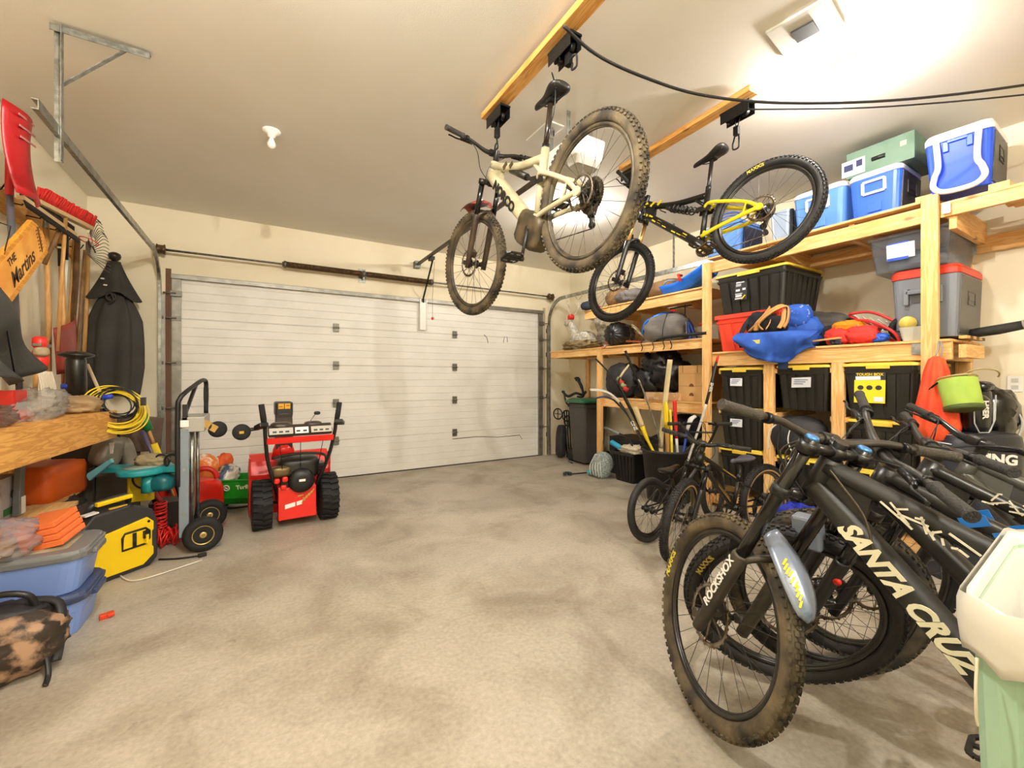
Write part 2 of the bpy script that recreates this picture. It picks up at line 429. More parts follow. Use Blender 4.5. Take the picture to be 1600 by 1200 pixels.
for x in (-2.56, 2.52):
    MB().lathe([(.02, -.04), (.055, -.035), (.045, -.02), (.045, .02), (.055, .035), (.02, .04)], (x, 0, 0), (1, 0, 0), 20).build('cable_drum', SPR, t)
    MB().box((x + (.06 if x > 0 else -.06), .05, -.01), (.01, .12, .12)).build('end_bearing', STEEL, t)

t = T('opener_rail', 'dark opener rail running from above the garage door to the motor unit', 'opener rail', (1.95, YF, 2.9))
MB().bar((0, -.12, .0), (0, -3.35, .0), .035, .03).build('rail', mat('rail_dark', '4f4134', .45, .5), t)
MB().box((0, -.05, -.0), (.08, .1, .09)).build('wall_bracket', hm, t)
MB().bar((.05, -.55, -.03), (.09, -.06, -.46), .022, .008).bar((.09, -.06, -.46), (.1, -.035, -.52), .022, .02).build('operator_arm', DKM, t)
MB().box((.03, -.55, -.03), (.05, .12, .04)).build('trolley', DKM, t)
MB().tube([(.09, -.5, -.05), (.1, -.4, -.5), (.1, -.4, -.78)], .0025, 5).build('release_cord', mat('cord_dark', '5c4238', .8), t)
MB().lathe([(.012, 0), (.02, .02), (.012, .035)], (.1, -.4, -.81)).build('release_knob', RED, t)
t = T('garage_door_opener', 'white garage door opener motor unit hanging under the ceiling', 'door opener', (1.95, 2.42, 2.80))
OPN = mat('opener_shell', 'E4E2DB', .35)
MB().rbox((0, 0, 0), (.24, .42), (.27, .46), .13, .03).build('housing', OPN, t, bevel=.008)
MB().rbox((0, -.14, -.05), (.2, .1), (.22, .14), .05, .02).build('light_lens', mat('opener_lens', 'F2F0EA', .3, tr=.3), t)
for hx_ in (-.1, .1):
    for hy_ in (-.1, .1): MB().box((hx_, hy_, .235), (.03, .004, .22)).build('hanger', pz, t)
t = T('ceiling_outlet', 'white ceiling outlet plate with a black plug beside the opener', 'outlet', (1.86, 2.62, ZC))
MB().box((0, 0, -.006), (.14, .3, .012)).build('plate', WHT, t, bevel=.003)
MB().box((.02, -.05, -.03), (.03, .05, .04)).tube(smooth_path([(.02, -.05, -.05), (.04, -.03, -.12), (.06, -.1, -.2), (.08, -.2, -.22)]), .005, 6).build('plug', BLK, t)
# bulbs
CER = mat('porcelain', 'F1EFE8', .25)
def bulb(x, y, lit, label, pw=1):
    t = T('ceiling_light', label, 'light bulb', (x, y, ZC), group=None)
    MB().lathe([(0, 0), (.062, 0), (.062, -.008), (.05, -.018), (.03, -.028), (.024, -.05), (.0, -.05)], n=28).build('lamp_holder', CER, t)
    g = mat('bulb_lit_%.2f' % pw, 'FFF9F0', .3, emit=pw * BULB_POWER / (pi * .0113)) if lit else mat('bulb_glass', 'E3E1DA', .2)
    MB().lathe([(.013, -.045), (.014, -.06), (.022, -.078), (.0295, -.1), (.026, -.118), (.014, -.13), (0, -.134)], n=24).build('bulb', g, t)
    return t
bulb(.10, 3.65, False, 'unlit bare bulb in porcelain holder on ceiling near the garage door')
bulb(2.95, 1.14, True, 'lit bare bulb in porcelain holder above the blue coolers', .52)
bulb(2.95, 3.65, True, 'lit bare bulb behind the rear wheel of the cream hanging bike', .55)
bulb(.10, 1.14, True, 'bare bulb lighting the workbench side of the garage ceiling', 1.5)
bulb(1.2, -1.5, True, 'added fill bulb on ceiling at the rear of the garage behind the camera', 2.0)  # unseen bulb, put in as extra fill light from behind the camera
t = T('ceiling_vent', 'white square ceiling plate with dark slot near the lit bulb above the coolers', 'ceiling vent', (2.48, 1.13, ZC))
MB().box((0, 0, -.008), (.28, .28, .016)).build('plate', mat('vent_plate', 'D8D6CE', .5), t, bevel=.004)
MB().box((.0, 0, -.02), (.1, .1, .012)).build('slot', mat('vent_dark', '3a3a3a', .6), t)
t.rotation_euler = (0, 0, rad(8))

# ---------------------------------------------------------------- ceiling hoist beams
def beam(name, a, c, label):
    t = T('hoist_beam', label, 'wooden beam', a)
    d = V(c) - V(a)
    MB().bar((0, 0, 0), d, .09, .038, (0, 0, 1)).build('board', wood('pine_beam', 'E9B567', 'CF8F3F', 1), t, bevel=.003)
    return t
ZB = ZC - .019
bA = beam('a', (1.37, 2.62, ZC - .045), (1.37, 1.15, ZC - .045), 'wooden ceiling board carrying the hoist of the cream bike')
bB = beam('b', (2.71, 2.66, ZC - .045), (2.66, 1.50, ZC - .045), 'wooden ceiling board carrying the hoist of the yellow and black bike')
for q in (bA, bB):
    for ch in q.children: pass
# ---------------------------------------------------------------- lumber shelving on the right wall
SX = 3.98
def yy(px, X=SX): return at(px, 592, X=X).y
def shelf_unit(label, y0, y1, posts, beams, decks, joists=(), extra=None):
    t = T('storage_shelf', label, 'shelving', (SX, (y0 + y1) / 2, 0)); oy = (y0 + y1) / 2
    def L(x, y, z): return (x - SX, y - oy, z)
    for (x, y, z0, z1) in posts:
        MB().bb(L(x, y - .044, z0), L(x + .038, y + .044, z1)).build('post', W_Z(), t, bevel=.003)
    for (x, ya, yb, za, zb) in beams:
        MB().bb(L(x, ya, za), L(x + .038, yb, zb)).build('beam', W_Y(), t, bevel=.003)
    for (xa, xb, ya, yb, z) in decks:
        MB().bb(L(xa, ya, z - .018), L(xb, yb, z)).build('shelf_board', W_Y(), t, bevel=.002)
    for (y, za, zb) in joists:
        MB().bb(L(SX + .038, y - .019, za), L(XR - .002, y + .019, zb)).build('joist', W_X(), t, bevel=.003)
    if extra: extra(t, L)
    return t
Y1, Y2, Y3 = 1.03, 2.72, 4.34
def extraM(t, L):
    for y in (yy(1200), yy(1308)):
        MB().bb(L(SX + .005, y - .044, 0), L(SX + .043, y + .044, 1.42)).build('divider', W_Z(), t, bevel=.003)
    for y in (yy(1200), yy(1308), Y1 + .06, Y2 - .06):
        for z in (1.36, .965, .57):
            for s_ in (-1, 1):
                if (y > 2.6 and s_ > 0) or (y < 1.2 and s_ < 0): continue
                MB().bb(L(SX + .03, y + s_ * .044, z - .02), L(XR - .01, y + s_ * .062, z + .02)).build('tote_rail', W_X(), t)
    MB().box(L(SX - .001, Y1 + .075, 1.50), (.003, .05, .08)).build('bracket_plate', STEEL, t)
shelf_unit('middle bay of pine shelving holding yellow-lidded totes and blue coolers', Y1, Y2,
    [(SX - .03, Y1, 0, 2.545), (SX - .03, Y2, 0, 2.48), (XR - .04, Y1 - .0, 0, ZC - .62), (XR - .04, Y2, 0, 2.39)],
    [(SX + .008, Y1 + .03, Y2 - .044, 2.375, 2.485), (SX + .008, Y1 - .1, Y2 - .044, 1.42, 1.542), (XR - .06, Y1 + .05, Y2, 2.36, 2.485), (XR - .06, Y1 + .05, Y2, 1.42, 1.54), (SX + .008, Y1, Y2, .03, .12)],
    [(SX - .01, SX + .22, Y1 + .05, Y2 + .0, 2.53), (SX + .24, XR - .01, Y1 + .05, Y2, 2.53), (SX - .01, SX + .25, Y1 - .1, Y2 - .05, 1.56), (SX + .26, XR - .05, Y1 - .1, Y2 - .05, 1.56), (SX + .01, XR - .05, Y1, Y2, .14)],
    [(1.5, 2.375, 2.51), (2.1, 2.375, 2.51), (1.0, 1.42, 1.54), (1.7, 1.42, 1.54), (2.3, 1.42, 1.54)], extraM)
def extraR(t, L):
    MB().box(L(SX - .012, Y1 - .08, 2.435), (.003, .04, .07)).box(L(4.64, .97, 2.27), (.003, .05, .09)).build('bracket_plate', STEEL, t)
shelf_unit('near bay of high pine shelf under the big tilted blue cooler', -.6, Y1,
    [(XR - .04, -.5, 0, 2.38)],
    [(SX + .008, -.9, Y1 - .045, 2.385, 2.465), (XR - .05, -.9, Y1 - .05, 2.24, 2.36)],
    [(SX + .01, SX + .18, -.9, Y1 - .045, 2.485), (SX + .3, SX + .5, -.9, Y1 - .3, 2.485)],
    [(.93, 2.30, 2.463), (.55, 2.32, 2.463), (.1, 2.32, 2.463)], extraR)
shelf_unit('far bay of pine shelving holding bags, backpacks and cardboard boxes', Y2, Y3,
    [(SX - .0, Y3, 0, 1.70), (XR - .04, Y3, 0, 2.2)],
    [(SX + .008, Y2 + .045, Y3 + .3, 2.125, 2.23), (SX + .008, Y2 + .045, Y3 + .02, 1.61, 1.70), (SX + .04, Y2 + .045, Y3 + .02, .92, 1.027), (XR - .06, Y2, Y3, .92, 1.03), (XR - .06, Y2, Y3, 1.6, 1.7)],
    [(SX - .01, XR - .05, Y2 + .05, Y3 + .3, 2.25), (SX - .01, XR - .05, Y2 + .05, Y3 + .02, 1.718), (SX + .03, XR - .05, Y2 + .05, Y3 + .04, 1.045)],
    [(3.2, 2.12, 2.23), (3.8, 2.12, 2.23), (4.3, 2.12, 2.23), (3.5, 1.6, 1.7), (4.2, 1.6, 1.7), (3.5, .92, 1.027)])
shelf_unit('corner bay of pine shelf carrying the white reindeer decorations', Y3, 5.45,
    [(XR - .04, 5.4, 0, 1.6)],
    [(SX + .008, Y3 + .03, 5.45, 1.61, 1.70), (XR - .06, Y3, 5.45, 1.61, 1.7)],
    [(SX - .0, XR - .05, Y3 + .03, 5.47, 1.718)], [(5.40, 1.61, 1.7), (4.9, 1.61, 1.7)])
# bits of lumber under the big cooler
for i, (y, lb) in enumerate(((1.07, 'offcut of lumber under the left end of the big blue cooler'), (.72, 'offcut of lumber under the right end of the big blue cooler'))):
    one(MB().box((0, 0, 0), (.5, .09, .038)), 'lumber_offcut', W_X(), lb, 'lumber').location = (SX + .27, y, (2.53 if y > 1 else 2.485) + .021)

# ---------------------------------------------------------------- totes
BTOTE = mat('tote_black', '24231f', .38); RTOTE = mat('tote_red', 'E2452E', .42)
def tote(y0, y1, x0, z0, h, label, body=BTOTE, lid=YLID, dx=.68, sticker=None, lidless=False, ribs=5, group=None):
    w_ = y1 - y0; t = T('storage_tote', label, 'storage tote', (x0 + dx / 2, (y0 + y1) / 2, z0), group=group)
    b = MB(); b.rbox((0, 0, 0), (dx * .86, w_ * .82), (dx * .96, w_ * .93), h - .025, .03)
    for k in range(ribs):
        yy_ = (-.5 + (k + .5) / ribs) * w_ * .8; s0 = .93 / .82
        b.bar((-dx * .43 - .004, yy_ * .92, .01), (-dx * .48 - .004, yy_ * 1.04, h - .09), .05 * w_ / .5, .012, (1, 0, 0))
    for k in range(7):
        xx = (-.5 + (k + .5) / 7) * dx * .84
        b.bar((xx * .95, -w_ * .41 - .003, .01), (xx * 1.04, -w_ * .465 - .003, h - .09), .012, .05, (1, 0, 0))
    b.rbox((0, 0, h - .085), (dx * .965, w_ * .94), (dx * .98, w_ * .96), .022, .03)
    b.build('body', body, t)
    if not lidless:
        b = MB(); b.rbox((0, 0, h - .03), (dx, w_), (dx * .99, w_ * .985), .022, .035); b.rbox((0, 0, h - .012), (dx * .9, w_ * .86), (dx * .88, w_ * .84), .012, .03)
        for s_ in (-1, 1): b.box((s_ * dx * .5, 0, h - .035), (.012, w_ * .3, .03))
        b.build('lid', lid, t, bevel=.003)
    else:
        b = MB(); b.rbox((0, 0, h - .04), (dx, w_), (dx, w_), .04, .035, wall=.02); b.build('rim', body, t)
    if sticker: sticker(t, -dx * .48 - .012, w_, h)
    return t
def sheet_label(t, x, w_, h, yc=.0, zc=.25, sw=.14, sh=.08, tilt=0):
    m = MX((x + .0, yc, zc), (0, -1, 0), None, (-1, 0, .05))
    MB().prism([(-sw / 2, -sh / 2), (sw / 2, -sh / 2 + tilt), (sw / 2, sh / 2 + tilt), (-sw / 2, sh / 2)], .002, m).build('paper_label', PAPER, t)
    b = MB()
    for i in range(3): b.box(m @ V((-.01 * i, sh * .28 - i * sh * .2, .002)), (.001, sw * (.7 - .1 * i), .006))
    b.build('handwriting', mat('pen_blue', '3b4a7a', .7), t)
def stickW(t, x, w_, h): sheet_label(t, x, w_, h, .03, h * .62, .12, .075)
def stickX(t, x, w_, h): sheet_label(t, x, w_, h, .0, h * .6, .15, .085, .006)
def stickY(t, x, w_, h):
    m = MX((x - .0, .05, h * .55), (0, -1, 0), None, (-1, 0, .05)); sw, sh = .19, .23
    MB().prism([(-sw / 2, -sh / 2), (sw / 2, -sh / 2), (sw / 2, sh * .25), (-sw / 2, sh * .25)], .002, m).build('yellow_sticker', YEL, t)
    MB().prism([(-sw / 2 + .005, sh * .25), (sw / 2, sh * .25), (sw / 2, sh / 2), (-sw / 2 + .005, sh / 2)], .002, m).build('black_header', [INK], t)
    MB().text('TOUGH BOX', .028, m @ M.Translation((0, sh * .43, .0035)), bold=.02).build('print', YEL, t)
    b = MB()
    for k in (-1, 0, 1): b.prism([(k * .055 + .02 * math.cos(a), .0 + .018 * math.sin(a)) for a in [2 * pi * i / 12 for i in range(12)]], .003, m)
    b.build('round_marks', INK, t)
    MB().prism([(-sw * .45, sh * .24), (sw * .35, sh * .26), (sw * .34, sh * .38), (-sw * .46, sh * .37)], .003, m @ M.Translation((0, 0, .002))).build('paper_label', PAPER, t)
    MB().prism([(sw * .15, -sh * .45), (sw * .45, -sh * .45), (sw * .45, -sh * .3), (sw * .15, -sh * .3)], .003, m @ M.Translation((0, 0, .001))).build('barcode', PAPER, t)
def stickT(t, x, w_, h):
    m = MX((x - .0, .07, h * .53), (0, -1, 0), None, (-1, 0, .08)); sw, sh = .12, .19
    MB().prism([(-sw / 2, -sh / 2), (sw / 2, -sh / 2), (sw / 2, sh / 2), (-sw / 2, sh / 2)], .002, m).build('black_sticker', mat('sticker_black', '0c0c0c', .5), t)
    b = MB()
    for i, (u, v, ww, hh) in enumerate(((-.01, .08, .08, .012), (-.025, .06, .05, .008), (-.025, .047, .05, .006), (-.03, .005, .04, .02), (.03, .01, .03, .02), (-.02, -.03, .07, .007), (-.02, -.05, .06, .02), (-.02, -.075, .07, .012))):
        b.prism([(u - ww / 2, v - hh / 2), (u + ww / 2, v - hh / 2), (u + ww / 2, v + hh / 2), (u - ww / 2, v + hh / 2)], .002, m @ M.Translation((0, 0, .002)))
    b.build('print', PAPER, t)
    MB().bar(m @ V((.01, -.085, .003)), m @ V((.045, -.05, .003)), .012, .002, (1, 0, 0)).build('yellow_stripe', YEL, t)
g = 'black totes with yellow lids in the middle bay'
yA, yB = yy(1200), yy(1308)
tote(yA + .05, Y2 - .10, SX + .01, 1.02, .385, 'black yellow-lidded tote, top row next to the far post, with small paper label', sticker=stickW, group=g)
tote(yB + .05, yA - .05, SX + .01, 1.02, .395, 'black yellow-lidded tote, top row centre column, with slanted paper label', sticker=stickX, group=g)
tote(Y1 + .05, yB - .03, SX - .02, .99, .425, 'largest black yellow-lidded tote, with bright yellow product sticker on its end', sticker=stickY, dx=.7, group=g)
tote(yA + .05, Y2 - .10, SX + .01, .625, .385, 'black yellow-lidded tote directly below the small paper label tote, behind the raised bmx bars', sticker=stickW, group=g)
tote(Y1 + .05, yB - .05, SX + .01, .60, .385, 'black yellow-lidded tote directly below the tote with the yellow sticker', group=g)
tote(yA + .05, Y2 - .10, SX + .01, .23, .385, 'black yellow-lidded tote in the bottom row behind the small bike saddle', group=g)
tote(yB + .05, yA - .05, SX + .01, .23, .385, 'black yellow-lidded tote in the bottom row below the open dark gap', group=g)
tote(Y1 + .05, yB - .05, SX + .01, .21, .385, 'black yellow-lidded tote lowest in the column nearest the orange bag', group=g)
one(MB().soft((0, 0, 0), (.5, .42, .2), seed=4, amp=.08, flat=.9), 'folded_tarp', mat('tarp_black', '171717', .5), 'black folded fabric in the dark gap between two yellow-lidded totes', 'fabric').location = (SX + .4, (yA + yB) / 2, .70)
tote(yy(1226), Y2 - .06, SX + .0, 1.562, .36, 'red tote with raised rim standing under the tall black tote', body=RTOTE, lidless=True, ribs=3, dx=.66)
tote(yy(1231, 3.98), Y2 - .07, SX + .0, 1.925, .40, 'black yellow-lidded tote with black sticker stacked on the red tote', sticker=stickT, ribs=6, dx=.70)

# ---------------------------------------------------------------- coolers and boxes on the top shelf
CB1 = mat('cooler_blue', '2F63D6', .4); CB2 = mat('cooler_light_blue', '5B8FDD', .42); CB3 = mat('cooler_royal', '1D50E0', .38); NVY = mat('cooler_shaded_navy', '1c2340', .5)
CW = mat('cooler_white', 'E8E8EA', .4); CRL = mat('cooler_red', 'D93A22', .4); CG = mat('cooler_grey', '787D86', .4); CGD = mat('cooler_dark_grey', '4c4b4b', .4)
def cooler(y0, y1, x0, dx, z0, h, body, lid, label, handle='frame', lidh=.045, rot=None, side=None):
    w_ = y1 - y0; t = T('cooler', label, 'cooler', (x0 + dx / 2, (y0 + y1) / 2, z0), rot)
    MB().rbox((0, 0, 0), (dx * .88, w_ * .88), (dx * .97, w_ * .97), h - lidh, .045).build('body', body, t, bevel=.004)
    b = MB().rbox((0, 0, h - lidh), (dx, w_), (dx, w_), lidh * .6, .05).rbox((0, 0, h - lidh * .4), (dx, w_), (dx * .95, w_ * .93), lidh * .4, .05); b.build('lid', lid, t, bevel=.004)
    X = lambda z: -dx / 2 * (.88 + .09 * z / h) - .004
    if side:  # dark panel over one side, the shade of that face put into its colour
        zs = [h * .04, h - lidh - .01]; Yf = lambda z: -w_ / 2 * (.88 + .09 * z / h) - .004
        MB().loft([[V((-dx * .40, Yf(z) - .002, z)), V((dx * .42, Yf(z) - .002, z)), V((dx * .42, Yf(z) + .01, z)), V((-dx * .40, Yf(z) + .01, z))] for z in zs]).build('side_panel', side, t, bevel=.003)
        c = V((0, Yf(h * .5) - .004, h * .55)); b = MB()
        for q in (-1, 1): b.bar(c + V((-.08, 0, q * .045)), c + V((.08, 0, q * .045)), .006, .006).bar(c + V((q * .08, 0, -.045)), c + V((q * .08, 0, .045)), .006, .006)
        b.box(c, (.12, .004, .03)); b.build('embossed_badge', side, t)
    if handle == 'frame':
        b = MB(); hw = w_ * .2; z1, z2 = h * .5, h * .76
        for a, c in (((X(z2), -hw, z2), (X(z2), hw, z2)), ((X(z1), -hw, z1), (X(z1), hw, z1)), ((X(z1), -hw, z1), (X(z2), -hw, z2)), ((X(z1), hw, z1), (X(z2), hw, z2))):
            b.bar(V(a) - V((.008, 0, 0)), V(c) - V((.008, 0, 0)), .018, .018)
        b.build('handle', CW, t, bevel=.003)
        MB().box((X(h * .2) - .003, 0, h * .18), (.006, w_ * .26, h * .2)).build('drain_panel', body, t, bevel=.003)
    if handle == 'swing':
        pts = [(X(h * .9) - .012, -w_ * .30, h * .86), (X(h * .5) - .02, -w_ * .27, h * .45), (X(h * .3) - .02, -w_ * .33, h * .3), (X(.1) - .02, -w_ * .36, h * .14), (X(.1) - .02, -w_ * .2, h * .03), (X(.1) - .02, w_ * .2, h * .03), (X(.1) - .02, w_ * .36, h * .14), (X(.3) - .02, w_ * .33, h * .3), (X(.5) - .02, w_ * .27, h * .45), (X(h * .9) - .012, w_ * .30, h * .86)]
        MB().tube(smooth_path(pts, 5), .017, 8).build('handle', CW, t)
        MB().box((X(h * .8) - .004, 0, h * .82), (.02, w_ * .3, h * .05)).box((X(h * .7) - .004, w_ * .17, h * .75), (.02, .03, h * .17)).box((X(h * .7) - .004, -w_ * .17, h * .75), (.02, .03, h * .17)).build('grip_recess', body, t, bevel=.004)
    if handle == 'grip':
        MB().box((X(h * .7) - .012, 0, h * .66), (.03, w_ * .5, .03)).box((X(h * .7) - .012, w_ * .24, h * .6), (.03, .03, .12)).box((X(h * .7) - .012, -w_ * .24, h * .6), (.03, .03, .12)).build('handle', body, t, bevel=.006)
        MB().box((X(h * .5) - .001, 0, h * .58), (.01, w_ * .36, .07)).build('grip_recess', CGD, t)
    return t
cooler(yy(1318), yy(1234), SX + .03, .42, 2.531, .35, CB2, CW, 'light blue cooler with white lid seen through the black and yellow bike wheel')
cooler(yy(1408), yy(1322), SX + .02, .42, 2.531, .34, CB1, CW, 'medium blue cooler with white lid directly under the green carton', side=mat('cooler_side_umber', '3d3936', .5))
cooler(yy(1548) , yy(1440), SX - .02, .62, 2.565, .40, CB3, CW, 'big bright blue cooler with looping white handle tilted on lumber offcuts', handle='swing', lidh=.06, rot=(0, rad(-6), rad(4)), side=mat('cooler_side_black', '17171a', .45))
MB()
t = T('carton', 'green shipping carton with oval hand hole lying on the medium blue cooler', 'box', (SX + .27, (yy(1318) + yy(1425)) / 2, 2.873))
cy = yy(1318) - yy(1425); GC = mat('carton_green', '6C8574', .75, col2='617c6b', scale=5)
MB().bb((-.22, -cy / 2, 0), (.22, cy / 2, .20)).build('body', GC, t, bevel=.003)
MB().tube([(-.221, .04, .09), (-.221, -.04, .09)], .016, 12).build('hand_hole', BLK, t)
MB().box((-.2215, .16, .08), (.002, .15, .12)).build('shipping_label', PAPER, t)
MB().box((-.223, .19, .085), (.002, .06, .05)).box((-.223, .12, .1), (.002, .04, .05)).build('label_picture', mat('print_navy', '30345a', .7), t)
MB().box((-.2215, -cy * .35, .13), (.002, .035, .035)).build('stamp', mat('stamp_tan', 'B7B39A', .7), t)
t = T('plastic_bin', 'pale blue translucent bin behind the pedals of the yellow and black bike', 'bin', (SX + .28, (yy(1196) + yy(1228)) / 2, 2.531))
MB().rbox((0, 0, 0), (.4, .15), (.44, .17), .27, .03, wall=.008).build('body', mat('bin_pale', 'B9CBE4', .3, tr=.3), t)
MB().box((-.2, -.1, .13), (.03, .02, .26)).build('black_post', BLK, t)
t = T('plastic_bin', 'blue handled bin at the far end of the top shelf beside the hanging pedal', 'bin', (SX + .16, Y2 - .17, 2.531))
MB().rbox((0, 0, 0), (.36, .34), (.42, .4), .27, .04).build('body', CB2, t)
MB().rbox((0, 0, .25), (.44, .42), (.43, .41), .03, .04).build('lid', CB2, t)
for z in (.3, .33, .36):
    MB().torus((-.1, 0, z), .12, .007, (0, .2, 1), 24, 6).build('strap', mat('strap_blue', '3a68c8', .5), t)
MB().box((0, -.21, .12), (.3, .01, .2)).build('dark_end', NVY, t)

# mid shelf: clear bin on red-lidded cooler
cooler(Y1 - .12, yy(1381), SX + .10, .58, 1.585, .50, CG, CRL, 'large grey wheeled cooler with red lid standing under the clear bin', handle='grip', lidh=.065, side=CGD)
t = T('clear_bin', 'clear storage bin with blue and white label on the red cooler lid', 'bin', (SX + .38, (Y1 + yy(1362)) / 2 - .02, 2.09))
CLR = mat('clear_plastic', 'BFCBDA', .12, tr=.85, ior=1.08, alpha=.55)
dy = yy(1362) - Y1 + .14
MB().rbox((0, 0, 0), (.56, dy * .85), (.62, dy * .97), .25, .03, wall=.006).build('body', CLR, t)
MB().rbox((0, 0, .245), (.65, dy * 1.02), (.65, dy * 1.02), .02, .03).build('lid', CLR, t)
MB().box((-.302, .04, .14), (.003, .16, .11), (0, rad(-6), 0)).build('label', PAPER, t)
MB().box((-.306, .055, .085), (.003, .12, .02), (0, rad(-6), 0)).box((-.303, .055, .195), (.003, .12, .02), (0, rad(-6), 0)).build('label_print', mat('print_blue', '2c55c0', .6), t)
MB().soft((0, 0, .07), (.5, dy * .7, .12), seed=5, amp=.1).build('contents', mat('contents_grey', '9aa0a8', .8), t)
MB().tube(coil((-.1, 0, .1), (.12, 0, .12), .07, 0, 3, 14), .006, 5).build('coiled_cable', BLK, t)

# blue duffel with tan straps
Yd = (yy(1158) + yy(1275)) / 2
t = T('backpack', 'open blue backpack with tan shoulder straps sagging over the shelf edge', 'backpack', (SX + .10, Yd, 1.565))
BPK = mat('pack_blue', '2450AE', .75, col2='2f60c2', scale=8, bump=.3, bscale=40); TAN = mat('tan_webbing', 'D9A463', .8); PKD = mat('pack_dark', '1a1d26', .85)
MB().soft((.10, 0, .14), (.26, .56, .28), (0, 0, rad(4)), seed=2, amp=.10, freq=3.2, flat=.98, p=4, n=44).build('main_body', BPK, t)
def drape(u, v):
    y = .30 - .64 * u; z = .155 - .03 * u - v * (.16 + .12 * math.sin(pi * min(1, u * 1.05)) ** 1.5 + .02 * math.sin(u * 11)); f = .026 * math.sin(u * 17 + v * 3) * v + .02 * math.sin(u * 7 - v * 4)
    return (-.15 - .06 * math.sin(pi * min(1, v + .15)) + f, y + .03 * math.sin(v * 5 + u * 4), z)
MB().sheet(drape, 30, 14, .006).build('draped_flap', BPK, t)
MB().soft((.02, -.10, .28), (.16, .26, .20), (0, rad(-14), 0), seed=3, amp=.05, p=3, n=36).build('top_panel', mat('pack_scrawled', '2B5CC4', .75, col2='9fb0e6', scale=26, thr=(.58, .62)), t)
MB().tube(smooth_path([(-.13, .30, .02), (-.14, .29, .16), (-.10, .22, .30), (-.06, .08, .37), (-.02, -.06, .37)]), .024, 8, ry=.012).build('black_binding', PKD, t)
MB().soft((-.06, .10, .20), (.10, .34, .26), (rad(20), rad(-24), 0), seed=6, amp=.08, p=3).build('lining', PKD, t)
for dy_, k in ((.06, 0), (-.05, 1), (-.09, 2)):
    MB().tube(smooth_path([(-.13, .22 - k * .06, .17), (-.16, .12, .24), (-.14, .02 + dy_ * .4, .34), (-.08, dy_, .36), (-.12, dy_ - .02, .24), (-.15, dy_, .17)]), .022, 8, ry=.006).build('strap', TAN, t)
MB().box((-.20, .17, .06), (.012, .16, .035)).build('yellow_trim', mat('trim_yellow', 'D8CF62', .7), t)
MB().box((-.10, -.06, -.10), (.01, .08, .18)).build('hanging_flap', mat('navy', '172c52', .8), t)
MB().bar((-.1, -.3, .04), (-.12, -.5, .05), .03, .012).build('tan_strip', TAN, t)
t = T('jacket', 'grey and black crumpled jacket lying behind the blue backpack', 'jacket', (SX + .30, yy(1290, 4.2) + .0, 1.565))
JK = mat('jacket_grey', '55504b', .8, col2='2c2a28', scale=3, bump=.4, bscale=20)
MB().soft((0, .12, .24), (.3, .62, .16), (rad(10), rad(-8), rad(8)), seed=12, amp=.16, freq=2.6, p=2.2).build('cloth', JK, t)
MB().soft((.02, .0, .10), (.3, .5, .22), seed=13, amp=.12, flat=.9).build('lining', PKD, t)
t = T('climbing_gear', 'red and orange stuff sacks piled with snowshoes at shelf edge', 'stuff sack', (SX + .14, yy(1325), 1.565))
MB().soft((0, .05, .15), (.16, .2, .09), seed=21, amp=.12, freq=3.5).build('orange_sack', mat('sack_orange', 'EE9412', .7), t)
MB().soft((-.04, .10, .07), (.14, .17, .13), seed=22, amp=.15, freq=4, p=3).build('red_sack', mat('sack_red', 'D6342B', .7), t)
MB().soft((-.04, -.06, .07), (.15, .2, .13), seed=23, amp=.15, freq=4, p=3).build('red_sack', mat('sack_red', 'D6342B', .7), t)
MB().soft((-.08, .10, .03), (.09, .09, .06), seed=25, amp=.1).build('dark_pouch', mat('pouch_slate', '3b3e52', .8), t)
t = T('snowshoe', 'red and blue snowshoe leaning on the stuff sacks beside grey cooler', 'snowshoe', (SX + .16, yy(1358), 1.565))
SR = mat('shoe_red', 'C8312F', .5); SB = mat('shoe_blue', '2458C9', .5)
for dz, dx_ in ((.16, .05), (.09, -.02)):
    MB().tube(smooth_path([(dx_, .20, dz + .1), (dx_ - .03, .05, dz + .09), (dx_ - .05, -.10, dz), (dx_ - .02, -.14, dz - .08), (dx_ + .05, -.08, dz - .07), (dx_ + .03, .1, dz + .02), (dx_ + .02, .2, dz + .08), (dx_, .2, dz + .1)]), .011, 7).build('frame', SR, t)
    b = MB()
    for k in range(6): b.bar((dx_ - .05, .15 - k * .05, dz + .08 - k * .018), (dx_ + .03, .10 - k * .045, dz + .0 - k * .01), .006, .006)
    b.build('white_mesh', WHT, t)
MB().tube(smooth_path([(-.06, .2, .17), (-.08, .05, .10), (-.09, -.04, .03), (-.08, .02, .02)]), .014, 6).build('blue_strap', SB, t)
MB().soft((-.06, -.02, .04), (.08, .12, .06), seed=31, amp=.2).build('blue_bundle', SB, t)
MB().bar((-.04, .16, .16), (-.06, -.16, .07), .02, .012).build('black_buckle', BLK, t)
t = T('cable_reel', 'black round reel standing behind the frosted tub', 'reel', (SX + .17, yy(1400), 1.565))
MB().torus((0, 0, .10), .075, .022, (1, .2, .1), 24, 8).torus((.02, 0, .10), .05, .012, (1, .2, .1), 20, 8).build('reel', BLK2, t)
t = T('tub', 'frosted plastic tub with a round yellow lid leaning on it', 'tub', (SX + .09, yy(1426), 1.562))
MB().rbox((0, 0, 0), (.1, .14), (.12, .18), .10, .02).build('body', mat('frosted', 'DCD9C8', .4, tr=.35), t)
MB().lathe([(0, 0), (.05, 0), (.05, .02), (.0, .02)], (-.01, .05, .13), (.8, .1, .4), 20).build('yellow_lid', mat('tub_lid', 'E6D36A', .5), t)
t = T('umbrella', 'rolled black umbrella poking out past the near end of the mid shelf', 'umbrella', (4.38, Y1 - .09, 1.60))
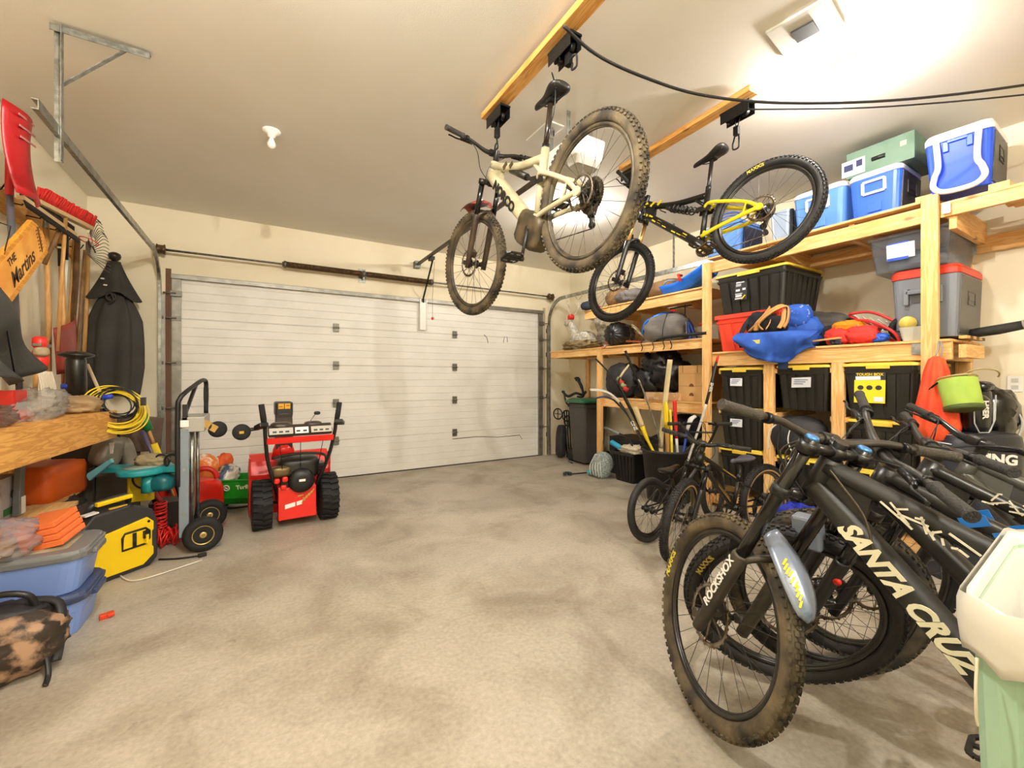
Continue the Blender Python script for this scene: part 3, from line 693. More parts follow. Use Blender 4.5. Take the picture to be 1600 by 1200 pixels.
MB().tube([(0, .2, -.015), (.0, -.15, .03), (.0, -.26, .05)], [.03, .034, .03], 12).build('canopy', mat('umbrella_black', '23211f', .7, bump=.4, bscale=60), t)
MB().cyl((0, -.26, .05), (0, -.27, .052), .033).build('end_cap', mat('cap_grey', '9a9488', .6), t)
t = T('striped_board', 'light and dark striped wooden board under the red-lidded cooler', 'wooden board', (SX + .33, Y1 - .115, 1.573))
b = MB(); 
for k in range(6):
    b.cm = k % 2; b.box((-.2 + k * .07, -.02, 0), (.07, .04, .02))
b.build('strips', [mat('maple', 'D8A95C', .5), mat('walnut', '5d3a1c', .5)], t)
one(MB().box((0, 0, 0), (.42, .038, .09)), 'lumber_offcut', W_X(), 'short sawn beam end projecting below the striped board', 'lumber').location = (SX + .32, Y1 - .13, 1.48)

# hanging bags on the near post
hk = (SX - .12, Y1 - .06)
t = T('mesh_bag', 'bright orange drawstring bag hanging from the near shelf post', 'bag', (hk[0], hk[1], 1.02))
OB = mat('bag_orange', 'E8401A', .7, col2='F25A2E', scale=5, bump=.25, bscale=30)
b = MB(); b.lathe([(.02, .42), (.05, .40), (.075, .33), (.10, .2), (.135, .05), (.15, -.04), (.12, -.12), (.05, -.165), (0, -.17)], (0, 0, 0), n=48, fold=9, famp=.09, sq=(.75, 1.05)); b.build('sack', OB, t)
MB().tube([(.0, .01, .41), (.03, .0, .47), (.08, .01, .52)], .006, 6).tube([(.0, -.02, .41), (.03, -.02, .47), (.08, -.0, .52)], .006, 6).build('drawstring', mat('string_grey', '8d8a86', .7), t)
t = T('bucket_bag', 'small lime green fabric bucket hung in front of the orange bag', 'bag', (hk[0] - .10, hk[1] - .15, 1.10))
LG = mat('lime_fabric', '9FBA4C', .7, col2='8FAB44', scale=6, bump=.25, bscale=25)
MB().lathe([(.085, 0), (.088, .03), (.092, .19), (.08, .195)], n=40, fold=5, famp=.03, axis=(.18, .22, 1)).build('body', LG, t)
MB().lathe([(.088, -.005), (.093, -.002), (.093, .022), (.088, .024)], n=32, axis=(.18, .22, 1)).build('base', mat('lime_dark', '45521f', .7), t)
MB().torus((.035, .04, .195), .088, .006, (.18, .22, 1), 30, 6).torus((.06, -.06, .21), .075, .005, (.6, .3, 1), 26, 6, a0=-.5, a1=3.3).build('cord_rim', mat('cord_tan', 'A89868', .7), t)
MB().tube(smooth_path([(.0, .16, .12), (-.02, .12, .16), (-.01, .07, .19), (.06, .0, .21)]), .006, 6).build('clip', DKM, t)
# ---------------------------------------------------------------- goods on the far bay
GRY = mat('cloth_grey', '77726E', .8, col2='66615f', scale=5, bump=.3, bscale=25); BRN = mat('cloth_brown', '8A6A45', .8, col2='755838', scale=4, bump=.3, bscale=22)
BAGB = mat('bag_black', '141416', .38, bump=.5, bscale=14); NYL = mat('nylon_black', '1b1b1e', .6, col2='2a2a2e', scale=6, bump=.3, bscale=25)
CARD = mat('cardboard', 'C59A63', .8, col2='BD9059', scale=3)
one(MB().soft((0, 0, 0), (.4, .34, .24), seed=41, amp=.06, flat=.95), 'sleeping_bag', BRN, 'brown rolled sleeping bag on the upper shelf seen through the spoked front wheel', 'sleeping bag').location = (4.2, yy(962, 4.1), 2.37)
one(MB().soft((0, 0, 0), (.34, .42, .17), seed=42, amp=.12, flat=.95), 'folded_tarp', GRY, 'crumpled grey tarp between two brown rolls on the upper shelf', 'tarp').location = (4.12, yy(987, 4.1), 2.335)
one(MB().soft((0, 0, 0), (.4, .5, .22), seed=43, amp=.05, flat=.95), 'sleeping_bag', BRN, 'brown bedroll beside the blue plastic sled on the upper shelf', 'sleeping bag').location = (4.25, yy(1033, 4.1), 2.36)
one(MB().soft((0, 0, 0), (.22, .2, .12), seed=44, amp=.1, flat=.95), 'cloth_bundle', mat('cloth_navy', '2b3144', .8), 'small navy cloth bundle at the far end of the upper shelf', 'cloth').location = (4.0, 4.56, 2.31)
t = T('sled', 'glossy blue plastic sled tilted on the upper shelf beside the post', 'sled', (4.12, yy(1070, 4.05), 2.25))
BS = mat('sled_blue', '1E6FE0', .3)
def sledf(u, v):
    a = (u - .5) * .56; q = abs(2 * v - 1); r = .10 if q < .5 else .10 - .20 * (q - .5)
    return ((v - .5) * .30, -a, .10 + .24 * max(0, u - .35) ** 1.2 - r + (.05 if u > .9 and q < .3 else 0))
MB().sheet(sledf, 14, 12, .012).build('hull', BS, t)
MB().tube([(-.17, -.02, .10), (-.18, .0, .17), (-.1, .02, .18)], .016, 6).build('red_strap', RED, t)
MB().torus((-.05, .2, .12), .07, .008, (.5, .3, 1), 20, 6).build('coil', mat('coil_pale', '9fc3e8', .5), t)
MB().soft((.05, .0, .16), (.12, .14, .08), seed=45, amp=.2).build('dark_bundle', NYL, t)
t = T('dry_bag', 'black gathered drawstring bag lying with its puckered end facing out', 'bag', (4.08, yy(949, 3.98), 1.72))
MB().lathe([(0, -.27), (.02, -.285), (.06, -.275), (.11, -.25), (.15, -.2), (.165, -.1), (.15, .12), (0, .14)], (0.15, 0, .16), (1, .35, 0), 120, fold=14, famp=.045).build('body', BAGB, t)
MB().lathe([(.163, -.06), (.168, -.05), (.163, -.01), (.155, .0)], (0.15, 0, .16), (1, .35, 0), 30).build('grey_band', GRY, t)
MB().torus((-.12, .05, .02), .04, .004, (1, .3, 0), 16, 5, a0=2, a1=6).build('red_cord', RED, t)
t = T('racket', 'pair of old rackets lying between the black bag and the grey backpack', 'racket', (4.1, yy(985, 4.0), 1.72))
RF = mat('racket_frame', '8E8050', .6)
for k, (dy, dz) in enumerate(((0, .20), (-.08, .12))):
    MB().torus((0, dy, dz), .08, .007, (.6, -.5, .9), 26, 6).build('hoop', RF, t)
    b = MB()
    f = frame_from((.6, -.5, .9))
    for i in range(-3, 4):
        h = math.sqrt(max(0, .078 ** 2 - (i * .02) ** 2)); b.tube([V((0, dy, dz)) + f @ V((i * .02, -h, 0)), V((0, dy, dz)) + f @ V((i * .02, h, 0))], .0015, 4); b.tube([V((0, dy, dz)) + f @ V((-h, i * .02, 0)), V((0, dy, dz)) + f @ V((h, i * .02, 0))], .0015, 4)
    b.build('strings', WHT, t)
MB().bar((-.06, .1, .05), (-.1, -.18, .02), .03, .02).build('wooden_handle', mat('handle_brown', '8a3f22', .5), t)
t = T('backpack', 'grey backpack with a blue rim slumped on the middle far shelf', 'backpack', (4.15, yy(1034, 4.05), 1.72))
MB().soft((0, 0, .16), (.36, .56, .34), (0, 0, .1), seed=51, amp=.07, freq=2, flat=.9).build('body', GRY, t)
MB().tube(smooth_path([(-.12, .27, .12), (-.15, .2, .24), (-.1, .05, .32), (-.02, -.05, .335), (0, -.16, .3)]), .012, 8, ry=.02).build('blue_rim', BS, t)
MB().tube(smooth_path([(-.19, -.08, .02), (-.19, -.1, .18), (-.12, -.1, .33)]), .006, 6).build('zip', BLK, t)
for dy in (.22, .05, -.1, -.2):
    MB().tube(smooth_path([(-.14, dy, .04), (-.2, dy, .0), (-.19, dy - .01, -.06), (-.2, dy, -.1)]), .007, 6, ry=.003).build('dangling_strap', BLK, t)
t = T('pry_bar', 'long black foam covered bar lying along the shelf edge', 'bar', (SX - .03, yy(1066), 1.745))
MB().tube(smooth_path([(0, .33, -.01), (0, .2, .01), (0, -.1, .015), (0, -.31, .015)]), .016, 8).build('bar', BLK2, t)
t = T('car_jack', 'dark blue folding jack with bright chrome edge beside the post', 'jack', (4.08, yy(1084, 4.05), 1.72))
JB = mat('jack_blue', '1f3f86', .4)
MB().bar((0, .06, .0), (0, .10, .2), .03, .015).bar((0, -.02, .0), (0, .07, .19), .03, .012).bar((0, .12, .005), (0, -.12, .005), .06, .012).build('frame', JB, t)
MB().bar((-.02, .095, .05), (-.02, .10, .2), .006, .012).build('chrome_edge', CHROME, t)
MB().cyl((.05, -.02, .16), (.05, -.1, .17), .012).build('red_handle', RED, t)
t = T('clamp', 'red handled clamp hanging under the upper far shelf', 'clamp', (4.1, yy(1068, 4.1), 2.10))
MB().cyl((0, -.02, -.10), (0, -.02, .02), .006).cyl((0, .18, 0), (0, -.1, .0), .008).build('bar', DKM, t)
MB().cyl((-.02, .10, -.03), (-.02, .16, -.03), .014).build('handle', RED, t)
for i, (px, s_, z, lb) in enumerate(((1012, .34, .19, 'big black garbage bag slumped behind the hockey sticks'), (1042, .36, .30, 'black garbage bag piled against the cardboard box'), (1026, .30, .44, 'black garbage bag on top of the pile, shelf above it'))):
    one(MB().soft((0, 0, 0), (.42, s_ * 1.25, .36), (.2 * i, 0, 0), seed=60 + i, amp=.16, freq=2.6, n=44), 'garbage_bag', BAGB, lb, 'bag', group='garbage bags on the lower far shelf').location = (4.25 + .02 * i, yy(px, 4.2), 1.045 + z)
t = T('backpack', 'black backpack with red and green bands behind the curved stick blade', 'backpack', (4.12, yy(968, 4.05), 1.05))
MB().soft((0, 0, .22), (.32, .50, .44), seed=66, amp=.07, freq=2.3, n=40).build('body', NYL, t)
for k, c in enumerate(('C0302B', '8DA06A', 'C0302B', '8DA06A')):
    MB().cyl((-.17 + .01 * k, -.24 + .045 * k, .10 + .04 * k), (-.19 + .01 * k, -.19 + .045 * k, .13 + .04 * k), .028).build('colour_band', mat('band' + c, c, .6), t)
t = T('carton', 'tall plain cardboard carton standing on the lower far shelf', 'box', (4.22, yy(1078, 4.05), 1.046))
wy = yy(1060, 4.05) - yy(1097, 4.05)
MB().bb((-.17, -wy / 2, 0), (.2, wy / 2, .39)).build('body', CARD, t, bevel=.003)
MB().bb((-.172, -wy / 2, .30), (-.17, wy / 2, .302)).bb((-.173, wy * .3, .31), (-.17, wy * .32, .39)).bb((-.173, -wy * .32, .31), (-.17, -wy * .3, .39)).bb((-.172, -wy / 2, .165), (-.17, wy / 2, .168)).build('flap_crease', mat('crease', '8a6336', .8), t)
for z in (.06, .16):
    MB().prism([(-.03, 0), (.03, 0), (.022, .025), (0, .035), (-.022, .025)], .002, MX((-.172, -.02, z), (0, -1, 0), None, (-1, 0, 0))).build('printed_mark', mat('mark_brown', '6e3f2a', .8), t)
t = T('carton', 'flat tan carton lying in front of the garbage bags', 'box', (4.05, yy(1030, 3.98), 1.046))
MB().bb((-.05, -.24, 0), (.25, .24, .085)).build('body', mat('carton_tan', 'C4976A', .7, col2='d8b48e', scale=14, thr=(.5, .52)), t, bevel=.003)
# ---------------------------------------------------------------- wire reindeer on the corner shelf
WD = mat('deer_white', 'E6E2D8', .6, col2='B8AF9A', scale=25); VINE = mat('deer_twig', 'A08B63', .8, col2='7d6a48', scale=20)
def deer(x, y, z, s, m, label, lying=True, face=1):
    t = T('reindeer_decoration', label, 'decoration', (x, y, z)); R0 = random.Random(int(x * 100 + y * 77))
    def cage(c, d, n1, n2, r=.0035, e=None):
        b = MB(); rm = rotm(e); c = V(c)
        for k in range(n1):
            a = pi * k / n1; pts = []
            for i in range(20):
                th = 2 * pi * i / 20; q = V((math.cos(th) * math.cos(a) * d[0], math.cos(th) * math.sin(a) * d[1], math.sin(th) * d[2])); pts.append(c + rm @ (q * (1 + .04 * R0.uniform(-1, 1))))
            b.tube(pts, r, 4, closed=True)
        for k in range(1, n2):
            th = -pi / 2 + pi * k / n2; pts = [c + rm @ V((math.cos(th) * math.cos(q) * d[0], math.cos(th) * math.sin(q) * d[1], math.sin(th) * d[2])) for q in [2 * pi * i / 20 for i in range(20)]]
            b.tube(pts, r, 4, closed=True)
        return b
    k = s
    bd = cage((0, 0, .16 * k), (.16 * k, .27 * k, .15 * k), 14, 9); bd.soft((0, 0, .16 * k), (.27 * k, .46 * k, .25 * k), seed=3, amp=.12, freq=6); bd.build('body', m, t)
    nk = cage((0, face * .24 * k, .34 * k), (.06 * k, .07 * k, .16 * k), 8, 7, e=(face * -.5, 0, 0)); nk.soft((0, face * .24 * k, .34 * k), (.1 * k, .12 * k, .28 * k), (face * -.5, 0, 0), seed=5, amp=.1); nk.build('neck', m, t)
    hd = cage((0, face * .36 * k, .48 * k), (.05 * k, .11 * k, .055 * k), 8, 6, e=(face * -.2, 0, 0)); hd.soft((0, face * .36 * k, .48 * k), (.08 * k, .2 * k, .09 * k), seed=7, amp=.1); hd.build('head', m, t)
    MB().soft((0, face * .30 * k, .56 * k), (.10 * k, .10 * k, .09 * k), seed=9, amp=.15).build('red_hat', RED, t)
    for s_ in (-1, 1):
        b = MB(); p0 = V((s_ * .03 * k, face * .28 * k, .56 * k)); pts = [p0, p0 + V((s_ * .06, -face * .05, .14)) * k, p0 + V((s_ * .08, -face * .02, .28)) * k, p0 + V((s_ * .05, face * .05, .40)) * k]
        b.tube(smooth_path(pts), .008 * k, 6)
        for i in (1, 2): b.tube([pts[i], pts[i] + V((0, face * .08, .10)) * k], .006 * k, 5).tube([pts[i], pts[i] + V((s_ * .06, -face * .04, .08)) * k], .006 * k, 5)
        b.build('antler', m, t)
    if lying:
        MB().soft((-.12 * k, .15 * k * face, .04 * k), (.06 * k, .3 * k, .07 * k), seed=1, amp=.1).soft((.12 * k, .15 * k * face, .04 * k), (.06 * k, .3 * k, .07 * k), seed=2, amp=.1).build('folded_legs', m, t)
    return t
deer(4.22, 4.95, 1.72, .95, WD, 'white twinkle reindeer with red hat lying on the corner shelf', face=1)
deer(4.52, 4.62, 1.72, 1.15, WD, 'taller grey-white reindeer rising behind the hatted one in the corner', face=1)
one(MB().soft((0, 0, .06), (.32, .62, .13), seed=77, amp=.3, freq=7, n=40), 'twig_bed', VINE, 'tangled brown twig nest under the white reindeer', 'decoration').location = (4.12, 4.85, 1.72)

# ---------------------------------------------------------------- floor along the far shelves
t = T('wheelie_bin', 'tall dark wheeled bin with green lid tucked beneath the corner shelf', 'waste bin', (4.36, 5.0, 0))
WB = mat('wheelie_dark', '45403d', .45); GLID = mat('lid_green', '2F6B4A', .4)
MB().rbox((0, 0, .04), (.36, .30), (.46, .40), .88, .03).rbox((0, 0, .86), (.48, .42), (.49, .43), .05, .03).build('body', WB, t, bevel=.004)
MB().rbox((-.02, 0, .93), (.52, .46), (.54, .48), .03, .04).rbox((-.02, 0, .96), (.5, .44), (.40, .34), .035, .05).build('lid', GLID, t, bevel=.006)
MB().lathe([(0, -.02), (.1, -.02), (.1, .02), (0, .02)], (.2, -.2, .1), (0, 1, 0)).build('wheel', BLK2, t)
MB().lathe([(0, -.02), (.1, -.02), (.1, .02), (0, .02)], (.2, .2, .1), (0, 1, 0)).build('wheel', BLK2, t)
t = T('carrier_arms', 'black curved carrier arms resting on the green bin lid', 'carrier', (4.30, 5.05, 1.0))
MB().tube(smooth_path([(-.2, .25, .10), (-.15, .17, .02), (-.1, .05, .07), (-.05, -.05, .05), (0, -.08, .1)]), .02, 8).build('arm', BLK2, t)
MB().tube(smooth_path([(-.1, -.0, .02), (-.1, -.13, .03), (-.12, -.12, .16), (-.14, -.06, .27), (-.14, -.02, .31)]), [.02] * 12 + [.028] * 6 + [.045] * 6 + [.03], 10, ry=.014).build('paddle', BLK2, t)
MB().tube(smooth_path([(-.19, .22, .1), (-.2, .16, -.06), (-.18, .1, -.13)]), .014, 8).build('strap', BLK2, t)
t = T('golf_trolley', 'folded black golf trolley with round wheels beside the green-lidded bin', 'trolley', (4.30, 5.45, 0))
MB().soft((-.06, .06, .28), (.14, .16, .52), (rad(-4), rad(6), 0), seed=81, amp=.03, p=4).build('quiver', NYL, t)
for p in ((-.08, .12, .72), (-.04, -.06, .70), (-.05, -.12, .62)):
    MB().torus(p, .085, .011, (1, .3, 0), 24, 6).bar(V(p) + V((0, -.08, 0)), V(p) + V((0, .08, 0)), .01, .01).bar(V(p) + V((0, 0, -.08)), V(p) + V((0, 0, .08)), .01, .01).build('wheel', BLK2, t)
b = MB()
for k in range(5): b.tube([(-.02 + .01 * k, -.05 - .04 * k, .03), (-.03, .02 - .06 * k, .78)], .012, 6)
b.build('tube_frame', DKM, t)
MB().soft((.02, -.2, .1), (.2, .24, .18), seed=83, amp=.2).build('black_folds', NYL, t)
one(MB().tube([(0, 0, 0), (-.03, -.14, 0)], .008, 6).tube([(0, 0, 0), (.04, .05, 0)], .006, 6), 'small_bracket', DKM, 'small black metal bracket lying on concrete before the trolley', 'bracket').location = at(888, 721, Z=.01)
TUB = mat('tub_black', '1f1e1c', .5)
t = T('laundry_tub', 'square black tub of toys next to the bag with teal trim', 'tub', (4.12, 3.86, 0))
b = MB().rbox((0, 0, 0), (.32, .30), (.40, .38), .37, .03, wall=.01)
for k in range(6): b.bar((-.165, -.12 + k * .048, .02), (-.203, -.15 + k * .06, .33), .014, .01, (1, 0, 0))
b.rbox((0, 0, .34), (.43, .41), (.43, .41), .03, .03, wall=.02); b.build('body', TUB, t)
one(MB().tube(smooth_path([(0, .17, .06), (0, .05, .02), (0, -.03, 0)]), [.035] * 8 + [.03] * 5, 10), 'water_gun', mat('toy_cyan', '35A8D6', .4), 'bright blue toy lying on top of the square black tub', 'toy').location = (4.0, 3.95, .40)
one(MB().soft((0, 0, 0), (.2, .26, .1), seed=85, amp=.4, freq=5), 'rope_tangle', mat('rope_cream', 'D9CDB6', .8), 'cream and peach rope tangle heaped in the square tub', 'rope').location = (4.05, 3.80, .40)
t = T('ball_bag', 'pale grey mesh bag with teal trim slumped against the shelf post', 'bag', (3.88, 4.17, 0))
MB().soft((0, 0, .16), (.24, .26, .34), (.3, 0, 0), seed=87, amp=.06, freq=2, flat=.95).build('body', mat('mesh_grey', 'A9B2AE', .7, col2='7d8a88', scale=60, thr=(.48, .52)), t)
for a in range(5):
    MB().tube(smooth_path([(-.10, -.1 + .05 * a, .03), (-.13, -.11 + .05 * a, .15), (-.07, -.03 + .02 * a, .31)]), .005, 5).build('piping', mat('piping_pale', 'd8dcd4', .6), t)
MB().soft((-.06, .15, .05), (.1, .1, .05), seed=88, amp=.1).build('teal_foot', mat('teal', '4FA6AE', .6), t)
t = T('putter', 'short teal-headed stick lying flat on the concrete', 'stick', (0, 0, 0)); a, c = at(887, 741, Z=.02), at(934, 737, Z=.02)
MB().tube([a, c], .009, 6).build('shaft', DKM, t); MB().torus(a + V((.0, .0, .01)), .045, .018, (0, 0, 1), 18, 8, a0=.5, a1=5).build('head', mat('teal_dark', '1c3a44', .5), t)
t = T('shoulder_bag', 'black padded bag with handles standing behind the square tub', 'bag', (4.42, 3.55, 0))
MB().soft((0, 0, .30), (.4, .6, .6), seed=90, amp=.06, freq=2).build('body', NYL, t)
MB().torus((-.2, .05, .45), .12, .012, (1, 0, .2), 24, 6).build('strap', BLK, t)
one(MB().rbox((0, 0, 0), (.45, .6), (.45, .6), .5, .03), 'road_case', mat('case_black', '111112', .5), 'black case under the far bay with a faint emblem', 'case').location = (4.42, 4.08, 0)
t = T('floor_pump', 'grey handled floor pump leaning under the far shelf', 'pump', (4.1, 4.0, .0))
a, c = at(945, 668, X=4.15), at(968, 678, X=4.05)
MB().tube([a - t.location, c - t.location], .018, 8).build('grip', mat('grip_grey', '8a8f92', .5), t)
MB().tube(smooth_path([c - t.location, at(985, 690, X=4.0) - t.location, V((0, -.3, .1))]), .012, 8).build('tube', DKM, t)

# round tub full of sticks
TB = V((3.80, 3.06, 0))
t = T('stick_tub', 'large round black tub crammed with hockey sticks and bats', 'tub', TB)
MB().lathe([(0, 0), (.22, 0), (.27, .52), (.285, .52), (.285, .545), (.262, .545), (.21, .02), (0, .02)], n=40).build('body', TUB, t)
STKW = mat('stick_white', 'D8D7D2', .35); STKB = mat('stick_black', '1c1a18', .35); TAPE = mat('tape_cream', 'D2C193', .7)
def stick(label, pix, ds, ws, cols, cat='hockey stick', name='hockey_stick', th=.02, txt=None, split=None, seg=5):
    """a flat shafted stick through pixel points at given depths, anchored in the tub"""
    pts = [at(px, py, D=d) for (px, py), d in zip(pix, ds)]
    base = pts[0]; t = T(name, label, cat, base, group='sticks and bats in the round tub')
    sp = smooth_path([p - base for p in pts], seg); n = len(sp)
    wl = []
    for i in range(n):
        u = i / (n - 1) * (len(ws) - 1); k = min(int(u), len(ws) - 2); wl.append(ws[k] + (ws[k + 1] - ws[k]) * (u - k))
    vn = FW.copy(); cuts = [0] + [max(1, int(c * (n - 1))) for c in (split or [])] + [n - 1]
    for k in range(len(cuts) - 1):
        a, c = cuts[k], cuts[k + 1]
        seg_ = sp[a:c + 1]
        MB().tube(seg_, wl[a:c + 1], 8, ry=[min(th / 2, q) for q in wl[a:c + 1]], upv=None).build(('shaft', 'blade', 'grip_tape', 'tip')[k], cols[k], t)
    if txt:
        s_, pos, size, col = txt; k = int(pos * (n - 1)); d = (sp[k + 1] - sp[k]) if k + 1 < n else sp[k] - sp[k - 1]
        nn = -(FW - d.normalized() * FW.dot(d.normalized()))
        MB().text(s_, size, MX(sp[k] + nn.normalized() * (th / 2 + .004), -d, None, nn), bold=.03, th=.002).build('lettering', col, t)
    return t
z0 = 4.55
stick('white bladed stick with black shaft arching furthest left out of the tub', [(1035, 735), (1000, 683), (978, 643), (962, 622), (944, 611), (922, 609)], [4.5, 4.5, 4.55, 4.6, 4.6, 4.6], [.016, .016, .02, .035, .036, .03], [STKB, STKW], split=[.52], txt=('ONE', .28, .05, STKW))
stick('black stick with slim dark blade reaching up past the shelf post', [(1040, 735), (1000, 668), (975, 622), (962, 598), (948, 578), (930, 560)], [4.55, 4.6, 4.7, 4.7, 4.7, 4.7], [.018, .018, .022, .03, .026, .014], [STKB, STKB], split=[.6])
stick('black stick whose cream taped blade points up beside the black backpack', [(1038, 735), (995, 655), (972, 610), (966, 598), (972, 584), (983, 570)], [4.5, 4.6, 4.65, 4.65, 4.65, 4.65], [.017, .018, .022, .03, .034, .034], [STKB, TAPE], split=[.72])
stick('dark blue edged blade drooping below the white hockey blade', [(1030, 735), (985, 655), (966, 632), (955, 623), (942, 620), (932, 622)], [4.6, 4.62, 4.65, 4.65, 4.65, 4.65], [.014, .015, .02, .028, .028, .02], [STKB, mat('blade_blue', '243a6b', .4)], split=[.5])
stick('yellow baseball bat with cream barrel leaning left in the tub', [(1038, 735), (1014, 692), (1001, 660), (992, 636)], [4.5, 4.5, 4.5, 4.5], [.012, .016, .03, .031], [YEL, TAPE], 'bat', 'baseball_bat', .06, split=[.62])
stick('thin silver ski pole with dark grip rising past the red bands', [(1040, 730), (1027, 675), (1003, 605), (990, 580), (977, 548)], [4.6, 4.6, 4.6, 4.6, 4.6], [.007, .008, .008, .014, .014], [STEEL, DKM], 'ski pole', 'ski_pole', .03, split=[.62])
stick('broad tape wrapped stick standing tallest in the middle of tub', [(1034, 730), (1033, 690), (1040, 620), (1047, 562)], [4.6, 4.6, 4.6, 4.6], [.03, .032, .034, .034], [mat('wood_pale', 'D0B682', .6), TAPE], split=[.3], th=.025)
stick('short yellow and tan paddle between the taped stick and the red bat', [(1042, 730), (1043, 690), (1040, 640), (1040, 628)], [4.5, 4.5, 4.5, 4.5], [.02, .03, .035, .02], [mat('paddle_tan', 'B98B4E', .5), YEL], 'paddle', 'paddle', split=[.5])
stick('slim yellow stick just left of the red bat', [(1050, 730), (1049, 680), (1047, 640)], [4.45, 4.45, 4.45], [.014, .016, .014], [YEL, YEL], split=[.5])
stick('slim red bat with white foot standing upright in the tub', [(1060, 735), (1057, 685), (1055, 650), (1054, 626)], [4.5, 4.5, 4.5, 4.5], [.012, .016, .02, .02], [STKW, RED], 'bat', 'baseball_bat', .04, split=[.35])
stick('stick with curved white blade and blue throat at right of the tub', [(1062, 740), (1069, 700), (1074, 672), (1079, 656), (1087, 650)], [4.5, 4.5, 4.5, 4.5, 4.5], [.012, .013, .018, .032, .022], [mat('throat_blue', '2a4bb4', .4), STKW], split=[.5])
stick('long white and black shaft leaning against the shelf post, red tip', [(1068, 740), (1083, 695), (1098, 650), (1110, 605), (1117, 575), (1122, 556)], [4.3, 4.3, 4.25, 4.2, 4.2, 4.2], [.017, .017, .017, .017, .016, .012], [STKW, STKB, RED], split=[.5, .88], txt=('SHER', .62, .04, STKW))
one(MB().soft((0, 0, 0), (.34, .34, .3), seed=95, amp=.1), 'duffel_bag', mat('duffel_plum', '2b2733', .7), 'dark purple duffel bag behind the round tub', 'bag').location = (4.3, 3.22, .72)
# black pack on the middle column and blue bag near the floor
t = T('backpack', 'black backpack with pale piping in the gap under the slanted label tote', 'backpack', (4.02, (yA + yB) / 2 + .05, .62))
MB().soft((.04, 0, .17), (.24, .44, .34), seed=97, amp=.06).build('body', NYL, t)
MB().tube(smooth_path([(-.08, .19, .04), (-.09, .18, .2), (-.07, .08, .31)]), .006, 6).tube(smooth_path([(-.09, -.02, .02), (-.1, .02, .14), (-.08, .0, .28)]), .005, 6).build('piping', mat('piping_pale', 'd8dcd4', .6), t)
one(MB().soft((0, 0, 0), (.26, .3, .26), seed=98, amp=.2, freq=4), 'bag_of_toys', mat('bag_royal', '1F2FA8', .5), 'royal blue bag on the floor under the middle bay', 'bag').location = (3.75, 1.75, .14)

# ---------------------------------------------------------------- golf bag corner
GB = mat('golf_leather', '20242e', .42, bump=.15, bscale=40); PIP = mat('golf_piping', 'C9CCD2', .5)
G0 = at(1520, 592, D=2.75); G0.z = 0
t = T('golf_bag', 'dark golf bag with white lettering standing behind the handlebars', 'golf bag', G0)
fx = RT.copy(); gm = MX((0, 0, 0), fx, None, (0, 0, 1))
b = MB()
b.loft([[gm @ V((sx * rx * (abs(math.cos(a)) ** .8) * (1 if math.cos(a) > 0 else -1), .17 * (abs(math.sin(a)) ** .8) * (1 if math.sin(a) > 0 else -1), z)) for a in [2 * pi * i / 28 for i in range(28)]] for z, rx, sx in ((0, .22, 1), (.05, .24, 1), (.5, .245, 1), (.80, .24, 1), (.88, .235, 1), (.93, .22, 1), (.95, .18, 1))], smooth=True)
b.build('body', GB, t)
MB().tube([gm @ V((.243 * math.cos(a), .175 * math.sin(a), .87 + .015 * math.cos(2 * a))) for a in [2 * pi * i / 30 for i in range(30)]], .004, 5, closed=True).tube([gm @ V((.215 * math.cos(a), .16 * math.sin(a), .935)) for a in [2 * pi * i / 30 for i in range(30)]], .003, 5, closed=True).build('piping', PIP, t)
MB().text('PING', .085, gm @ MX((-.035, -.173, .80), (1, 0, -.06), None, (0, -1, 0)), bold=.035, wscale=1.25, th=.004).build('lettering', WHT, t)
MB().soft(gm @ V((0, -.16, .45)), (.36, .1, .42), M((fx, UP.cross(fx), UP)).transposed(), seed=99, amp=.03, p=4).build('side_pocket', GB, t)
for i, (dx_, dy_, h, lb, tx) in enumerate(((.0, -.02, .27, 'black headcover with white letters standing up from the golf bag', 'HSER'), (-.16, .04, .11, 'black knitted headcover lying left on top of the golf bag', None), (.10, .06, .32, 'tallest black headcover at the right above the lettered one', None))):
    p = G0 + fx * dx_ + UP.cross(fx) * dy_ + V((0, 0, .93)); t = T('club_headcover', lb, 'headcover', p)
    if i == 1:
        MB().soft((0, 0, .06), (.15, .12, .11), seed=101, amp=.12).build('sock', NYL, t)
    else:
        MB().loft([[fx * (r * math.cos(a)) + UP.cross(fx) * (r * .8 * math.sin(a)) + V((0, 0, z)) for a in [2 * pi * k / 20 for k in range(20)]] for z, r in ((0, .05), (h * .2, .068), (h * .6, .075), (h * .85, .068), (h, .03))], smooth=True).build('cover', mat('vinyl_black', '17171a', .25), t)
        MB().tube([fx * (r * s_) + UP.cross(fx) * -.045 + V((0, 0, z)) for s_, r, z in ((-1, .065, h * .8), (-1, .06, h * .3), (-.5, .06, h * .08), (.5, .06, h * .08), (1, .06, h * .3), (1, .065, h * .8))], .004, 5).build('piping', PIP, t)
        if tx: MB().text(tx, .05, MX(UP.cross(fx) * -.062 + V((0, 0, h * .62)) - fx * .01, (0, 0, -1), None, -UP.cross(fx)), bold=.03, th=.004).build('lettering', WHT, t)
        else: MB().soft((0, 0, h - .01), (.16, .14, .07), seed=103, amp=.05).build('hood', mat('vinyl_black', '17171a', .25), t)
p = at(1532, 645, D=3.0)
t = T('tool_case', 'black glossy padded case sagging against the wall left of golf bag', 'case', (p.x, p.y, .75))
MB().soft((0, 0, .30), (.34, .34, .36), seed=105, amp=.08, freq=2, p=3).build('shell', mat('vinyl_gloss', '0f0f10', .2), t)
MB().torus((-.05, -.12, .22), .13, .006, (.5, 1, .1), 24, 6).build('piping', PIP, t)
